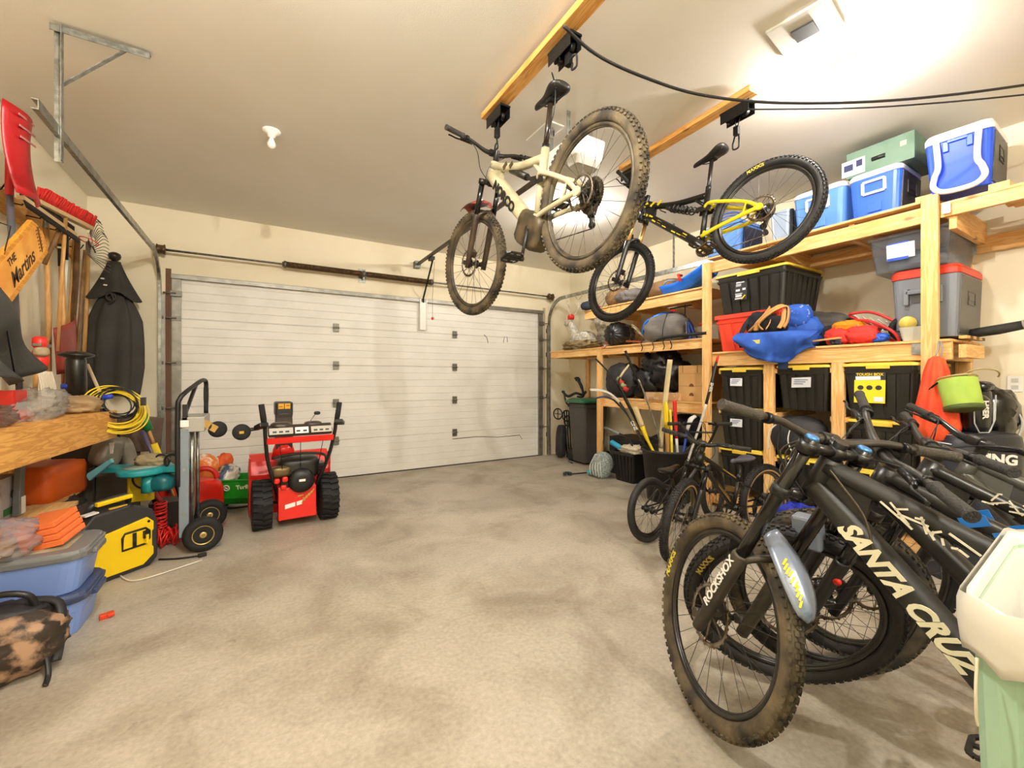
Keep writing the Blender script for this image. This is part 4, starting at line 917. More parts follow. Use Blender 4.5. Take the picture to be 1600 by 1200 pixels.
t = T('moving_carton', 'brown carton with round hand hole on the floor under the orange bag', 'box', (lambda q: V((q.x, q.y, 0)))(at(1503, 700, D=3.0)))
MB().box((0, 0, .42), (.22, .22, .84), (0, 0, rad(-30))).build('body', CARD, t, bevel=.003)
MB().lathe([(0, 0), (.025, 0), (.025, .004), (0, .004)], tuple(-FW * .125 + V((0, 0, .70))), tuple(-FW), 16).build('hand_hole', BLK, t)
one(MB().soft((0, 0, 0), (.16, .16, .14), seed=107, amp=.1), 'blue_ball', mat('ball_blue', '1b2f8a', .6), 'small blue sack beside the golf bag and brown carton', 'bag').location = at(1525, 712, D=2.8)
MB()
t = T('wall_outlet', 'white power outlet on the right wall above the golf bag', 'outlet', (XR - .004, at(1586, 600, X=XR).y, at(1586, 600, X=XR).z))
MB().box((0, 0, 0), (.008, .075, .115)).build('plate', WHT, t, bevel=.002); MB().box((-.004, 0, .025), (.004, .035, .03)).box((-.004, 0, -.025), (.004, .035, .03)).build('socket', mat('socket_grey', 'c9c6bd', .5), t)
# cables slung across the ceiling
RB = mat('cable_black', '151515', .6)
def path(pd): return [at(x, y, D=d) for x, y, d in pd]
one(MB().tube(smooth_path(path([(880, 40, 1.75), (930, 84, 1.85), (1000, 118, 1.95), (1090, 147, 2.1), (1200, 160, 2.2), (1330, 160, 2.25), (1450, 152, 2.3), (1600, 133, 2.35), (1800, 100, 2.4)]), 6), .007, 7), 'power_cable', RB, 'thick black cable sagging from the front hoist across the ceiling', 'cable')
one(MB().tube(smooth_path(path([(1168, 171, 2.58), (1330, 169, 2.4), (1450, 162, 2.35), (1600, 148, 2.3), (1800, 125, 2.3)]), 6), .0045, 7), 'hoist_rope', RB, 'thin black rope leaving the second hoist just under the thicker cable', 'rope')
# ---------------------------------------------------------------- bicycles
TYR = mat('tyre_clean', '141312', .7, col2='211f1d', scale=12)
TYM = mat('tyre_muddy', '2a241d', .85, col2='6F6147', scale=9, thr=(.36, .66), bump=.3, bscale=60)
TYM2 = mat('tyre_dusty', '25221e', .8, col2='5d503b', scale=10, thr=(.4, .7), bump=.3, bscale=60)
RIMB = mat('rim_black', '161514', .3, col2='2a2620', scale=10); RIMD = mat('rim_dusty', '2e2920', .5, col2='5c5038', scale=10)
SPK = mat('spoke_steel', '4a4845', .35, .8); ROT = mat('rotor_steel', '9A9186', .35, .9, col2='6b5a45', scale=30)
CST = mat('cassette_steel', '8A8274', .35, .9, col2='4d4436', scale=40)
MBK = mat('bike_black', '100f0e', .34, col2='191715', scale=5); SAT = mat('satin_black', '151311', .45, col2='27231d', scale=7)
GRIPM = mat('grip_rubber', '2a2724', .75, bump=.6, bscale=160); TANW = mat('tan_sidewall', 'B39462', .7)
WHEELS = {}
def wheel(parent, mx, R, tr, tyre=TYR, rim=RIMB, style='knob', side=None, rotor=.09, cass=False, letters=None, tubeR=None):
    """a spoked wheel about the local y axis; one mesh per part, shared between equal wheels"""
    key = (R, tr, tyre.name, rim.name, style, rotor, cass, letters)
    rr = R - tr
    if key in WHEELS:
        w0 = WHEELS[key]; w_ = w0.copy(); COL.objects.link(w_)
        for ch in w0.children: c = ch.copy(); COL.objects.link(c); c.parent = w_
    else:
        ri = R - 2 * tr
        b = MB(); b.torus((0, 0, 0), ri - .004, .011, n=64, k=8, ry=.015); b.torus((0, 0, 0), ri - .014, .006, n=64, k=6, ry=.008)
        w_ = b.build('wheel', rim)
        b = MB(); b.torus((0, 0, 0), rr, tr * .93, n=72, k=12)
        if style != 'slick':
            N = int(2 * pi * R / (.030 if style == 'knob' else .022)); K = 1 if style == 'knob' else .62
            for i in range(N):
                a = 2 * pi * i / N
                for ph, da, ln, wd in (((.30, 0, .013, .010), (-.30, 0, .013, .010), (.86, .5, .014, .010), (-.86, .5, .014, .010), (0, .5, .010, .010)) if style == 'knob' else ((.2, 0, .012, .010), (-.2, .5, .012, .01), (.6, .3, .012, .01), (-.6, .8, .012, .01), (1.0, 0, .012, .008), (-1.0, .5, .012, .008))):
                    aa = a + da * 2 * pi / N; er = V((math.cos(aa), 0, math.sin(aa))); et = V((-math.sin(aa), 0, math.cos(aa))); ey = V((0, 1, 0))
                    nr = er * math.cos(ph) + ey * math.sin(ph); sd = ey * math.cos(ph) - er * math.sin(ph)
                    b.box(er * rr + nr * (tr * .93 + .0015), (ln * K * 1.1, wd * K, .010 * (1 if style == 'knob' else .6)), M((et, sd, nr)).transposed())
        b.build('tyre', tyre, w_)
        if style == 'tan': 
            b = MB(); b.torus((0, tr * .72, 0), rr - tr * .45, tr * .34, n=64, k=6, ry=.004).torus((0, -tr * .72, 0), rr - tr * .45, tr * .34, n=64, k=6, ry=.004); b.build('sidewall', TANW, w_)
        b = MB(); n = 28 if R > .3 else 24; hr = .027
        for i in range(n):
            a = 2 * pi * i / n; s_ = 1 if i % 2 else -1; off = (.75 if (i // 2) % 2 else -.75)
            b.tube([(hr * math.cos(a + off), s_ * .026, hr * math.sin(a + off)), ((ri - .02) * math.cos(a), s_ * .003, (ri - .02) * math.sin(a))], .00125, 4, caps=False)
        b.build('spokes', SPK, w_)
        b = MB(); b.lathe([(.012, -.055), (.014, -.034), (.031, -.03), (.031, -.024), (.016, -.018), (.016, .018), (.031, .024), (.031, .03), (.014, .034), (.012, .055)], axis=(0, 1, 0), n=20); b.build('hub', MBK, w_)
        if rotor:
            b = MB(); b.torus((0, .04, 0), rotor - .008, .008, n=40, k=4, ry=.001)
            for i in range(6):
                a = 2 * pi * i / 6; b.bar((.02 * math.cos(a), .04, .02 * math.sin(a)), ((rotor - .012) * math.cos(a + .5), .04, (rotor - .012) * math.sin(a + .5)), .002, .006, (0, 1, 0))
            for i in range(24):
                a = 2 * pi * i / 24; b.box((rotor * math.cos(a), .04, rotor * math.sin(a)), (.007, .002, .009), (0, -a, 0))
            b.build('brake_rotor', ROT, w_)
        if cass:
            b = MB()
            for k in range(8):
                rc = .088 * (cass) - k * .009 * cass; y = -.028 - k * .0045; nt = int(2 * pi * rc / .0127) + 1
                pts = []
                for i in range(nt * 2):
                    a = pi * i / nt; r_ = rc if i % 2 else rc - .005; pts.append((r_ * math.cos(a), r_ * math.sin(a)))
                m4 = M.Translation((0, y, 0)) @ MX((0, 0, 0), (1, 0, 0), None, (0, 1, 0))
                outer = [m4 @ V((x, z, 0)) for x, z in pts]; inner = [m4 @ V((x * .80, z * .80, 0)) for x, z in pts]
                o2 = [p + V((0, -.0018, 0)) for p in outer]; i2 = [p + V((0, -.0018, 0)) for p in inner]
                b.loft([outer, o2, i2, inner, outer], caps=False)
                for q in range(5):
                    a = 2 * pi * q / 5 + k * .2; b.bar((.01 * math.cos(a), y, .01 * math.sin(a)), (rc * .82 * math.cos(a), y, rc * .82 * math.sin(a)), .002, .006, (0, 1, 0))
            b.build('cassette', CST, w_)
        if letters:
            txt, col, a0, sz = letters
            def bend(p, s_=1, a0=a0):
                r_ = rr - tr * .05 + p.y; a = rad(a0) + p.x / r_
                return V((-r_ * math.sin(a), tr * .93 + .0015 + p.z - abs(p.y) * .35, r_ * math.cos(a)))
            MB().text(txt, sz, None, bold=.03, th=.003, bend=bend).build('lettering', mat('letters' + col, col, .6), w_)
        WHEELS[key] = w_
    w_.parent = parent; w_.matrix_basis = mx
    return w_
def bike(P, label, geo, style):
    """P = rear axle x, y, z, yaw, pitch, roll, steering angle; origin of the bike is its rear axle, x forward, y to its left"""
    g = dict(R=.372, wb=1.24, ha=64, a2c=.57, off=.044, ht=.12, stem=.045, rise=.055, bw=.78, bb=(.44, -.03), sa=76, sh=.72, legy=.07, sweep=.05); g.update(geo)
    s = dict(fork='single', kind='fs', frame=MBK, accent=None, tyre=TYR, rim=RIMB, wstyle='knob', tr=.029, leg=MBK, stan=mat('stanchion_black', '0e0e0f', .15), letters_f=None, letters_r=None,
             crank=-60, cass=1, rotor=.09, seat=True, grip=GRIPM, lower=None, drop=0, guard=None, pedal=True, name='mountain_bike', barrise=.03, brakes=True); s.update(style)
    a = rad(g['ha']); ax = V((-math.cos(a), 0, math.sin(a))); pf = V((math.sin(a), 0, math.cos(a))); R = g['R']
    fa = V((g['wb'], 0, 0)); p0 = fa - pf * g['off']; hb = p0 + ax * g['a2c']; ht = hb + ax * g['ht']; bc = ht + ax * g['rise'] + pf * g['stem']
    bb = V((g['bb'][0], 0, g['bb'][1])); sa_ = rad(g['sa']); sv = V((-math.cos(sa_), 0, math.sin(sa_))); sd = bb + sv * g['sh']
    yaw, pit, rol, st = P[3:7]
    Rz = M.Rotation(yaw, 4, 'Z'); Ry = M.Rotation(-pit, 4, 'Y'); Rx = M.Rotation(rol, 4, 'X')
    mx = M.Translation(P[:3]) @ Rz @ Ry @ Rx
    t = T(s['name'], label, 'bicycle', mx=mx)
    SM = M.Translation(p0) @ M.Rotation(st, 4, ax) @ M.Translation(-p0)
    F_ = s['frame']; k = R / .372
    # wheels
    wheel(t, M.Translation((0, 0, 0)) @ M.Rotation(.4, 4, 'Y'), R, s['tr'], s['tyre'], s['rim'], s['wstyle'], rotor=s['rotor'] if s['brakes'] else 0, cass=s['cass'], letters=s['letters_r'])
    wheel(t, SM @ M.Translation(fa), R, s['tr'], s.get('tyre_f', s['tyre']), s.get('rim_f', s['rim']), s['wstyle'], rotor=s['rotor'] * 1.1 if s['brakes'] else 0, letters=s['letters_f'])
    # front triangle
    sj = bb + sv * (g['sh'] * .55 if s['kind'] != 'dh' else .40); stop = bb + sv * (g['sh'] * .62 if s['kind'] != 'dh' else .43)
    if s['kind'] == 'bmx': sj = bb + sv * g['sh'] * .72; stop = bb + sv * g['sh'] * .8
    b = MB(); e = .035 * (1 if s['kind'] in ('fs', 'dh', 'efs') else .6)
    b.tube([hb - ax * .004, ht + ax * .004], [.030 * k ** .5] * 2, 16)
    dt0 = hb + ax * .035 * k; bend_ = .02 if s['kind'] in ('fs', 'efs', 'dh') else .0
    fat = {'fs': 1, 'dh': 1.25, 'efs': 1.45, 'ht': .62, 'bmx': .5}[s['kind']]
    dpts = smooth_path([dt0 + V((.005, 0, .005)), dt0.lerp(bb, .12) + V((-.01, 0, -.01)), dt0.lerp(bb, .5) + V((-bend_, 0, -bend_)), dt0.lerp(bb, .9), bb + V((0, 0, .01))], 5)
    n_ = len(dpts); b.tube(dpts, [.026 * fat + .006 * fat * math.sin(pi * i / (n_ - 1)) for i in range(n_)], 16, ry=[.030 * fat + .008 * fat * math.sin(pi * i / (n_ - 1)) for i in range(n_)], upv=(0, 1, 0))
    t0 = ht - ax * .025 * k; tb = -.03 * k if s['kind'] in ('fs', 'efs') else 0
    tpts = smooth_path([t0, t0.lerp(sj, .5) + V((0, 0, tb)), sj], 7)
    b.tube(tpts, [.024 * min(fat, 1.1)] * len(tpts), 14, ry=[(.030 - .012 * i / len(tpts)) * min(fat, 1.2) for i in range(len(tpts))], upv=(0, 1, 0))
    b.tube([bb, stop], [.020 * max(.7, min(fat, 1.2))] * 2, 14)
    if s['kind'] in ('fs', 'dh', 'efs'):
        b.loft([[q + V((0, y, 0)) for q in (dt0 + V((-.01, 0, -.02)), t0 + V((-.01, 0, 0)), t0.lerp(sj, .2), dt0.lerp(bb, .22))] for y in (-.017, .017)])
        b.tube([stop - sv * .14, sj + (t0 - sj) * .22 + V((0, 0, .0))], .013, 10)
    b.cyl(bb + V((0, -.045, 0)), bb + V((0, .045, 0)), .026 * (1.3 if fat > 1 else 1), n=18)
    if s['kind'] == 'dh':
        b.loft([[q + V((0, y, 0)) for q in (bb + V((.12, 0, .10)), bb + V((.03, 0, .20)), bb + V((-.05, 0, .30)), bb + V((-.06, 0, .0)), bb + V((.0, 0, -.06)), bb + V((.1, 0, -.02)))] for y in (-.035, .035)])
    b.build('frame', F_, t)
    if s['kind'] == 'efs':
        MB().soft(bb + V((.03, 0, .01)), (.26, .12, .20), (0, rad(-35), 0), seed=4, amp=.03, p=5).build('motor_cover', mat('motor_dark', '2b2419', .5, col2='584a32', scale=10), t)
    # rear triangle
    b = MB()
    if s['kind'] in ('fs', 'efs', 'dh'):
        pv = bb + V((-.02, 0, .05)); up_ = sj + (bb - sj) * .30 + V((-.03, 0, 0))
        for y in (-1, 1):
            b.tube(smooth_path([pv + V((0, y * .03, 0)), V((.30, y * .045, .02)), V((.12, y * .062, .004)), V((0, y * .064, 0))], 4), .015, 10, ry=.012, upv=(0, 1, 0))
            b.tube(smooth_path([V((0, y * .064, .0)), V((.09, y * .062, .10)), up_ + V((-.04, y * .05, 0)), up_ + V((0.02, y * .035, 0))], 4), .013, 10, ry=.010, upv=(0, 1, 0))
            b.cyl((0, y * .056, 0), (0, y * .072, 0), .024, n=14)
            b.tube([V((.07, y * .063, .075)), V((.11, y * .062, .006))], .008, 8)
        b.tube([V((.385 * 1, -.05, .03)), V((.385, .05, .03))], .012, 10)
        b.tube([up_ + V((-.03, -.045, 0)), up_ + V((-.03, .045, 0))], .012, 10)
    else:
        for y in (-1, 1):
            b.tube(smooth_path([bb + V((-.01, y * .02, 0)), bb.lerp(V((0, 0, 0)), .3) + V((0, y * .04, 0)), V((0, y * .062, 0))], 4), .0095 * max(.8, k), 8)
            b.tube(smooth_path([sj + V((0, y * .012, -.01)), sj.lerp(V((0, 0, 0)), .35) + V((0, y * .045, 0)), V((0, y * .062, 0))], 4), .0075 * max(.8, k), 8)
            b.cyl((0, y * .055, 0), (0, y * .068, 0), .016, n=12)
        b.cyl(sj.lerp(V(), .35) + V((0, -.045, 0)), sj.lerp(V(), .35) + V((0, .045, 0)), .007)
    b.build('swingarm', s.get('rear', F_), t)
    if s['kind'] in ('fs', 'efs', 'dh'):
        lk = sj + (bb - sj) * .33
        b = MB()
        for y in (-1, 1): b.bar(lk + V((.06, y * .03, .03)), lk + V((-.06, y * .038, -.01)), .04, .008, (0, 1, 0))
        b.cyl(lk + V((0, -.04, 0)), lk + V((0, .04, 0)), .013); b.build('rocker_link', SAT, t, bevel=.002)
        sh0 = lk + V((.055, 0, .03)); sh1 = t0.lerp(sj, .42) + V((.02, 0, -.035)) if s['kind'] != 'dh' else bb + V((.12, 0, .10))
        b = MB(); b.tube([sh0, sh0.lerp(sh1, .45)], .012, 12).tube([sh0.lerp(sh1, .35), sh1], .021, 14); b.build('shock', SAT, t)
        if s.get('coil', False): MB().tube(coil(sh0.lerp(sh1, .1), sh0.lerp(sh1, .85), .029, 0, 6, 14), .0055, 6).build('shock_spring', mat('spring_black', '1d1b19', .4), t)
    # fork
    ly = g['legy']
    def sm(b): b.xf(SM); return b
    if s['fork'] in ('single', 'dual'):
        top = hb if s['fork'] == 'single' else ht + ax * .03; low = fa
        crown = hb - ax * .02; LW = g['a2c'] * (.54 if s['fork'] == 'dual' else .60)
        ar = V((0, 0, 0)) + pf * (g['off'])
        st_m = s['stan']; b = MB(); rl = .020 * (1.12 if s['fork'] == 'dual' else 1) * max(.75, k)
        for y in (-1, 1):
            q0 = V((p0.x, y * ly, p0.z)) + pf * .008 + ax * (LW - .05); q1 = V((top.x, y * ly, top.z)) + pf * .008 + (ax * .02 if s['fork'] == 'dual' else V((0, 0, 0)))
            b.tube([q0, q1], rl * .92, 16)
        sm(b).build('stanchions', st_m, t)
        b = MB()
        for y in (-1, 1):
            q0 = V((p0.x, y * ly, p0.z)) + pf * .008; q = q0 + ax * LW
            b.tube([q0 - ax * .03, q0 + ax * .04, q0 + ax * LW * .8, q - ax * .01, q], [rl * .95, rl * 1.0, rl * 1.16, rl * 1.26, rl * 1.12], 16)
            b.tube([q0 + ax * .02, fa + V((0, y * (ly - .008), 0))], [rl * .9, rl * .75], 12)
            b.cyl(fa + V((0, y * (ly - .02), 0)), fa + V((0, y * (ly + .012), 0)), .017, n=14)
        qa = p0 + pf * .008 + ax * (LW - .045)
        b.tube(smooth_path([qa + V((0, -ly, 0)), qa + V((0, -ly * .8, 0)) + ax * .05 + pf * -.025, qa + ax * .075 + pf * -.035, qa + V((0, ly * .8, 0)) + ax * .05 + pf * -.025, qa + V((0, ly, 0))], 4), .013, 10)
        if s['brakes']: b.box(fa + V((-.06, ly - .022, .06)), (.07, .035, .045), (0, rad(-45), 0))
        sm(b).build('fork', s['leg'], t)
        for c in ([hb - ax * .012, ht + ax * .022] if s['fork'] == 'dual' else [hb - ax * .016]):
            b = MB(); 
            for y in (-1, 1):
                b.tube([c + V((0, y * ly, 0)) + pf * .008 - ax * .017, c + V((0, y * ly, 0)) + pf * .008 + ax * .017], rl * 1.28, 16)
                b.tube([c + V((0, y * ly, 0)) + pf * .008, c], [.016, .021], 12, ry=[.014, .018])
            b.cyl(c - ax * .02, c + ax * .02, .024, n=16)
            sm(b).build('fork_crown', s.get('crownm', MBK), t)
        if s['fork'] == 'dual':
            b = MB()
            for y in (-1, 1):
                q = V((ht.x, y * ly, ht.z)) + pf * .008 + ax * .05; b.lathe([(0, .008), (rl * .7, .008), (rl * .92, 0), (0, 0)], q, ax, 20)
            sm(b).build('fork_cap', mat('cap_blue', '4A86C8', .3, .5), t)
    else:
        b = MB()
        for y in (-1, 1):
            b.tube(smooth_path([hb + V((0, y * .02, 0)) - ax * .01, hb + V((0, y * ly * .8, 0)) - ax * .02, p0 + V((0, y * ly, 0)) + ax * g['a2c'] * .5, fa + V((0, y * ly * .8, 0))], 4), .013, 10)
        sm(b).build('fork', s['leg'], t)
    # cockpit
    bw = g['bw'] / 2; rs = s['barrise']; gl = bc + V((-g['sweep'], bw, .03)); 
    b = MB()
    if s['kind'] == 'bmx':
        low = bc - ax * g['rise'] * .8; hi = bc.z + .03
        pts = [V((gl.x, y_, gl.z)) for y_ in (bw,)] + [V((gl.x + .01, bw * .62, gl.z)), V((gl.x + .02, bw * .56, gl.z - .02)), V((low.x, bw * .2, low.z + .01)), V((low.x, .0, low.z))]
        full = pts + [V((p.x, -p.y, p.z)) for p in reversed(pts[:-1])]
        b.tube(smooth_path(full, 4), .011, 10); m_ = .5
        b.cyl(V(pts[2]).lerp(V(pts[3]), .38), (lambda p: V((p.x, -p.y, p.z)))(V(pts[2]).lerp(V(pts[3]), .38)), .008)
        cl = low
    else:
        cl = bc; pts = [gl, gl.lerp(bc, .30) + V((0, 0, .004)), V((bc.x - .012, bw * .45, gl.z - rs * .15)), V((bc.x, bw * .18, bc.z)), V(bc)]
        full = pts + [V((p.x, -p.y, p.z)) for p in reversed(pts[:-1])]
        fl = smooth_path(full, 5); b.tube(fl, [.0115 + .0055 * max(0, 1 - abs(p.y) / (bw * .35)) for p in fl], 12)
    sm(b).build('handlebar', s.get('barm', SAT), t)
    b = MB(); b.tube([ht + ax * .01, ht + ax * (g['rise'] + .02 if s['kind'] != 'bmx' else .04)], .019, 14); b.tube([(ht + ax * g['rise'] if s['kind'] != 'bmx' else ht + ax * .03), cl], [.019, .020], 12, ry=[.017, .022]); b.cyl(cl + V((0, -.026, 0)), cl + V((0, .026, 0)), .023, n=14)
    sm(b).build('stem', MBK, t, bevel=.002)
    gp = .135 * (1 if g['bw'] > .7 else .85)
    for y in (-1, 1):
        e0 = V((gl.x, y * bw, gl.z)); e1 = V((fl[1].x if s['kind'] != 'bmx' else gl.x, 0, 0)); d_ = (V((full[1].x, y * abs(full[1].y), full[1].z)) - e0).normalized()
        b = MB(); b.tube([e0 - d_ * .004, e0 + d_ * .002, e0 + d_ * .006, e0 + d_ * (gp - .012), e0 + d_ * (gp - .008), e0 + d_ * gp], [.0165, .0175, .0160, .0155, .0185, .0185], 16)
        sm(b).build('grip', s['grip'], t)
        if s['brakes'] or s['kind'] == 'bmx':
            c = e0 + d_ * (gp + .03); b = MB(); b.tube([c - d_ * .008, c + d_ * .008], .017, 14)
            b.tube([c + pf * .01 - V((0, 0, .01)), c + pf * .035 + V((0, -y * .0, -.014)), c + pf * .045 - d_ * .03 + V((0, 0, -.018))], [.010, .011, .008], 10)
            b.tube([c + pf * .03 + d_ * .06 + V((0, 0, -.01)), c + pf * .035 - d_ * .01 + V((0, 0, -.014))], .011, 10)
            b.tube(smooth_path([c + pf * .045 - d_ * .02 + V((0, 0, -.018)), c + pf * .06 - d_ * .05 + V((0, 0, -.022)), c + pf * .055 - d_ * .10 + V((0, 0, -.024)), c + pf * .062 - d_ * .115 + V((0, 0, -.024))], 4), .0048, 8)
            sm(b).build('brake_lever', s.get('leverm', DKM), t)
            b = MB(); e_ = SM @ (c + pf * .03 + d_ * .06); mid = (SM @ ht) + V((.08, y * .05, -.02)) + pf * .05; end = dt0 + V((.02, y * .03, -.03))
            b.tube(smooth_path([e_, e_ + (SM.to_3x3() @ d_) * .08 + V((.05, 0, -.02)), mid, end], 6), .0026, 6)
            b.build('brake_hose', BLK, t)
            if s['kind'] in ('fs', 'efs', 'dh') and y < 0:
                b = MB(); b.tube(smooth_path([e_ + V((0, .02, -.01)), e_ + (SM.to_3x3() @ d_) * .12 + V((.09, 0, -.05)), mid + V((.02, .05, -.06)), end + V((0, .05, 0))], 6), .0022, 6); b.build('gear_cable', BLK, t)
    # saddle and post
    if s['seat']:
        b = MB(); b.tube([stop - sv * .05, sd - sv * .03], [.0152 * max(.8, k)] * 2, 14); b.build('seatpost', s.get('postm', MBK), t)
        MB().tube([stop - sv * .02, stop + sv * .022], .0205 * max(.85, k), 16).build('seat_clamp', MBK, t)
        L_ = .27 * (1 if R > .33 else .85); rings = []
        for u, hw, th_, dz in ((0, .004, .008, -.012), (.03, .018, .022, -.004), (.2, .021, .026, 0), (.42, .028, .028, -.004), (.62, .050, .030, 0), (.8, .070, .034, .006), (.93, .064, .034, .012), (1, .028, .02, .012)):
            x = sd.x + .155 * (L_ / .27) - u * L_; rings.append([V((x, hw * math.cos(q), sd.z + dz + th_ * (.5 * math.sin(q) if math.sin(q) > 0 else .9 * math.sin(q)) * (1 if math.sin(q) > 0 else 1))) for q in [2 * pi * i / 18 for i in range(18)]])
        m_ = M.Translation(sd) @ M.Rotation(-s.get('seatpitch', 0), 4, 'Y') @ M.Translation(-sd)
        MB().loft(rings, smooth=True).xf(m_).build('saddle', s.get('seatm', mat('saddle_black', '1b1816', .4)), t, sub=1)
        b = MB()
        for y in (-1, 1): b.tube(smooth_path([sd + V((.10, y * .012, -.012)), sd + V((.04, y * .022, -.035)), sd + V((-.04, y * .022, -.035)), sd + V((-.09, y * .035, -.012))], 4), .0035, 6)
        b.box(sd + V((0, 0, -.035)), (.05, .05, .018)); b.xf(m_).build('saddle_rails', DKM, t)
    # cranks
    cl_ = .17 * (1 if R > .33 else .82 if R > .28 else .75); ca = rad(s['crank']); cr = .065 * (1 if R > .28 else .9)
    if s['pedal']:
        b = MB(); b.torus(bb + V((0, -.052, 0)), cr, .007, n=40, k=6, ry=.002)
        for i in range(32): q = 2 * pi * i / 32; b.box(bb + V(((cr + .008) * math.cos(q), -.052, (cr + .008) * math.sin(q))), (.008, .003, .006), (0, -q, 0))
        for i in range(4): q = 2 * pi * i / 4 + .3; b.bar(bb + V((0, -.052, 0)), bb + V((cr * math.cos(q), -.052, cr * math.sin(q))), .004, .014, (0, 1, 0))
        b.build('chainring', SAT, t)
        for y, sg in ((-1, -1), (1, 1)):
            d_ = V((math.cos(ca), 0, math.sin(ca))) * sg; e0 = bb + V((0, y * .062, 0)); e1 = e0 + d_ * cl_ + V((0, y * .014, 0))
            b = MB(); b.tube([e0, e0.lerp(e1, .5), e1], [.016, .012, .014], 10, ry=[.010, .008, .009], upv=(0, 1, 0)); b.cyl(e0 - V((0, y * .02, 0)), e0 + V((0, y * .008, 0)), .017, n=14); b.cyl(e1 - V((0, y * .01, 0)), e1 + V((0, y * .01, 0)), .014, n=12)
            ca_o = b.build('crank_arm', SAT, t)
            c = e1 + V((0, y * .065, 0)); b = MB(); th_ = .014; pa = s.get('pedang', .2)
            rm = M.Rotation(pa, 3, 'Y')
            def q_(x, yy_): return c + rm @ V((x, yy_, 0))
            for a_, b_ in (((-.05, -.035), (-.035, -.05)), ((-.035, -.05), (.035, -.05)), ((.035, -.05), (.05, -.035)), ((.05, -.035), (.05, .035)), ((.05, .035), (.035, .05)), ((.035, .05), (-.035, .05)), ((-.035, .05), (-.05, .035)), ((-.05, .035), (-.05, -.035)), ((-.05, 0), (.05, 0)), ((-.02, -.05), (-.02, .05)), ((.02, -.05), (.02, .05))):
                b.bar(q_(*a_), q_(*b_), th_, .008, rm @ V((0, 0, 1)))
            b.cyl(e1, c + rm @ V((0, y * .045, 0)), .009); b.build('pedal', s.get('pedm', SAT), ca_o)
        # chain and derailleur
        if s['cass']:
            yc = -.045; rc = .05 * s['cass']; j = V((-.0, yc, 0)); jl = V((.03, yc - .01, -.13 * k ** .3)); ju = V((.035, yc - .01, -.075))
            ch = [bb + V((0, yc - .005, cr + .004)), j + V((0, 0, rc)), j + V((-rc * .7, 0, rc * .7)), j + V((-rc, 0, 0)), j + V((-rc * .7, 0, -rc * .7)), ju + V((-.018, 0, .0)), ju + V((.0, 0, -.02)), jl + V((-.016, 0, .01)), jl + V((0, 0, -.02)), bb + V((0, yc - .005, -cr - .004)), bb + V((cr * .75, yc - .005, -cr * .7)), bb + V((cr + .004, yc - .005, 0)), bb + V((cr * .75, yc - .005, cr * .7))]
            MB().tube(ch, .004, 6, closed=True, ry=.003).build('chain', CST, t)
            b = MB(); b.bar((.0, yc - .02, -.015), ju + V((0, -.012, 0)), .02, .03, (0, 1, 0)); b.bar(ju + V((0, -.006, 0)), jl + V((0, -.006, 0)), .014, .03, (0, 1, 0)); b.cyl(ju + V((0, .008, 0)), ju + V((0, -.012, 0)), .022, n=14); b.cyl(jl + V((0, .008, 0)), jl + V((0, -.012, 0)), .018, n=14); b.build('derailleur', SAT, t, bevel=.003)
        else:
            MB().tube([bb + V((0, -.05, cr)), V((0, -.05, .03)), V((-.03, -.05, 0)), V((0, -.05, -.03)), bb + V((0, -.05, -cr)), bb + V((cr, -.05, 0))], .004, 6, closed=True, ry=.003).build('chain', CST, t)
    # rear brake caliper
    if s['brakes']: MB().box((.06, .05, .055), (.06, .035, .035), (0, rad(-40), 0)).build('brake_caliper', SAT, t, bevel=.004)
    # front mudguard
    if s['guard']:
        c0 = hb - ax * (.10 if s['fork'] == 'single' else .20); gm_, dirs, ln = s['guard']
        def gf(u, v):
            an = rad(90 + dirs * 10) ; rr_ = R + .035 + .012 * (1 - abs(2 * v - 1)); aa = rad(s.get('g0', 62)) + u * rad(ln); w__ = .058 * (math.sin(pi * min(1, .12 + u * .88)) ** .4) * (1 if u < .98 else .3)
            p = fa + V((math.cos(aa) * rr_, (v - .5) * 2 * w__, math.sin(aa) * rr_ + .022 * (1 - (2 * v - 1) ** 2))); return p
        MB().sheet(gf, 16, 8, .003).xf(SM).build('mudguard', gm_, t)
        if s.get('gmarks'):
            b = MB()
            R1 = random.Random(5)
            for i in range(10):
                u = .42 + .05 * i + R1.uniform(-.01, .01); v = .68 + R1.uniform(-.05, .05); p = gf(u, v) + V((0, .003, .006)); q = gf(u + .05, v + .13) + V((0, .003, .006)); b.bar(p, q, .006, .002, (0, 0, 1))
            b.xf(SM).build('mudguard_marks', YEL, t)
    # lettering on the down tube, head to bottom bracket on both sides
    if s.get('dtext'):
        txt, size, col, pos, shear, ws, half = s['dtext']; d_ = (bb - dt0).normalized()
        for y in (1,):
            x = d_ if y > 0 else -d_; c = dt0.lerp(bb, pos) + V((-bend_, y * half, -bend_))
            MB().text(txt, size, MX(c, x, None, (0, y, 0)), bold=.045, shear=shear, wscale=ws, th=.003).build('lettering', mat('letters' + col, col, .5), t)
    if s.get('flag'): s['flag'](t, dict(hb=hb, ht=ht, bb=bb, dt0=dt0, t0=t0, sj=sj, sv=sv, SM=SM, ax=ax, pf=pf, fa=fa, p0=p0, ly=ly, g=g, stop=stop))
    return t

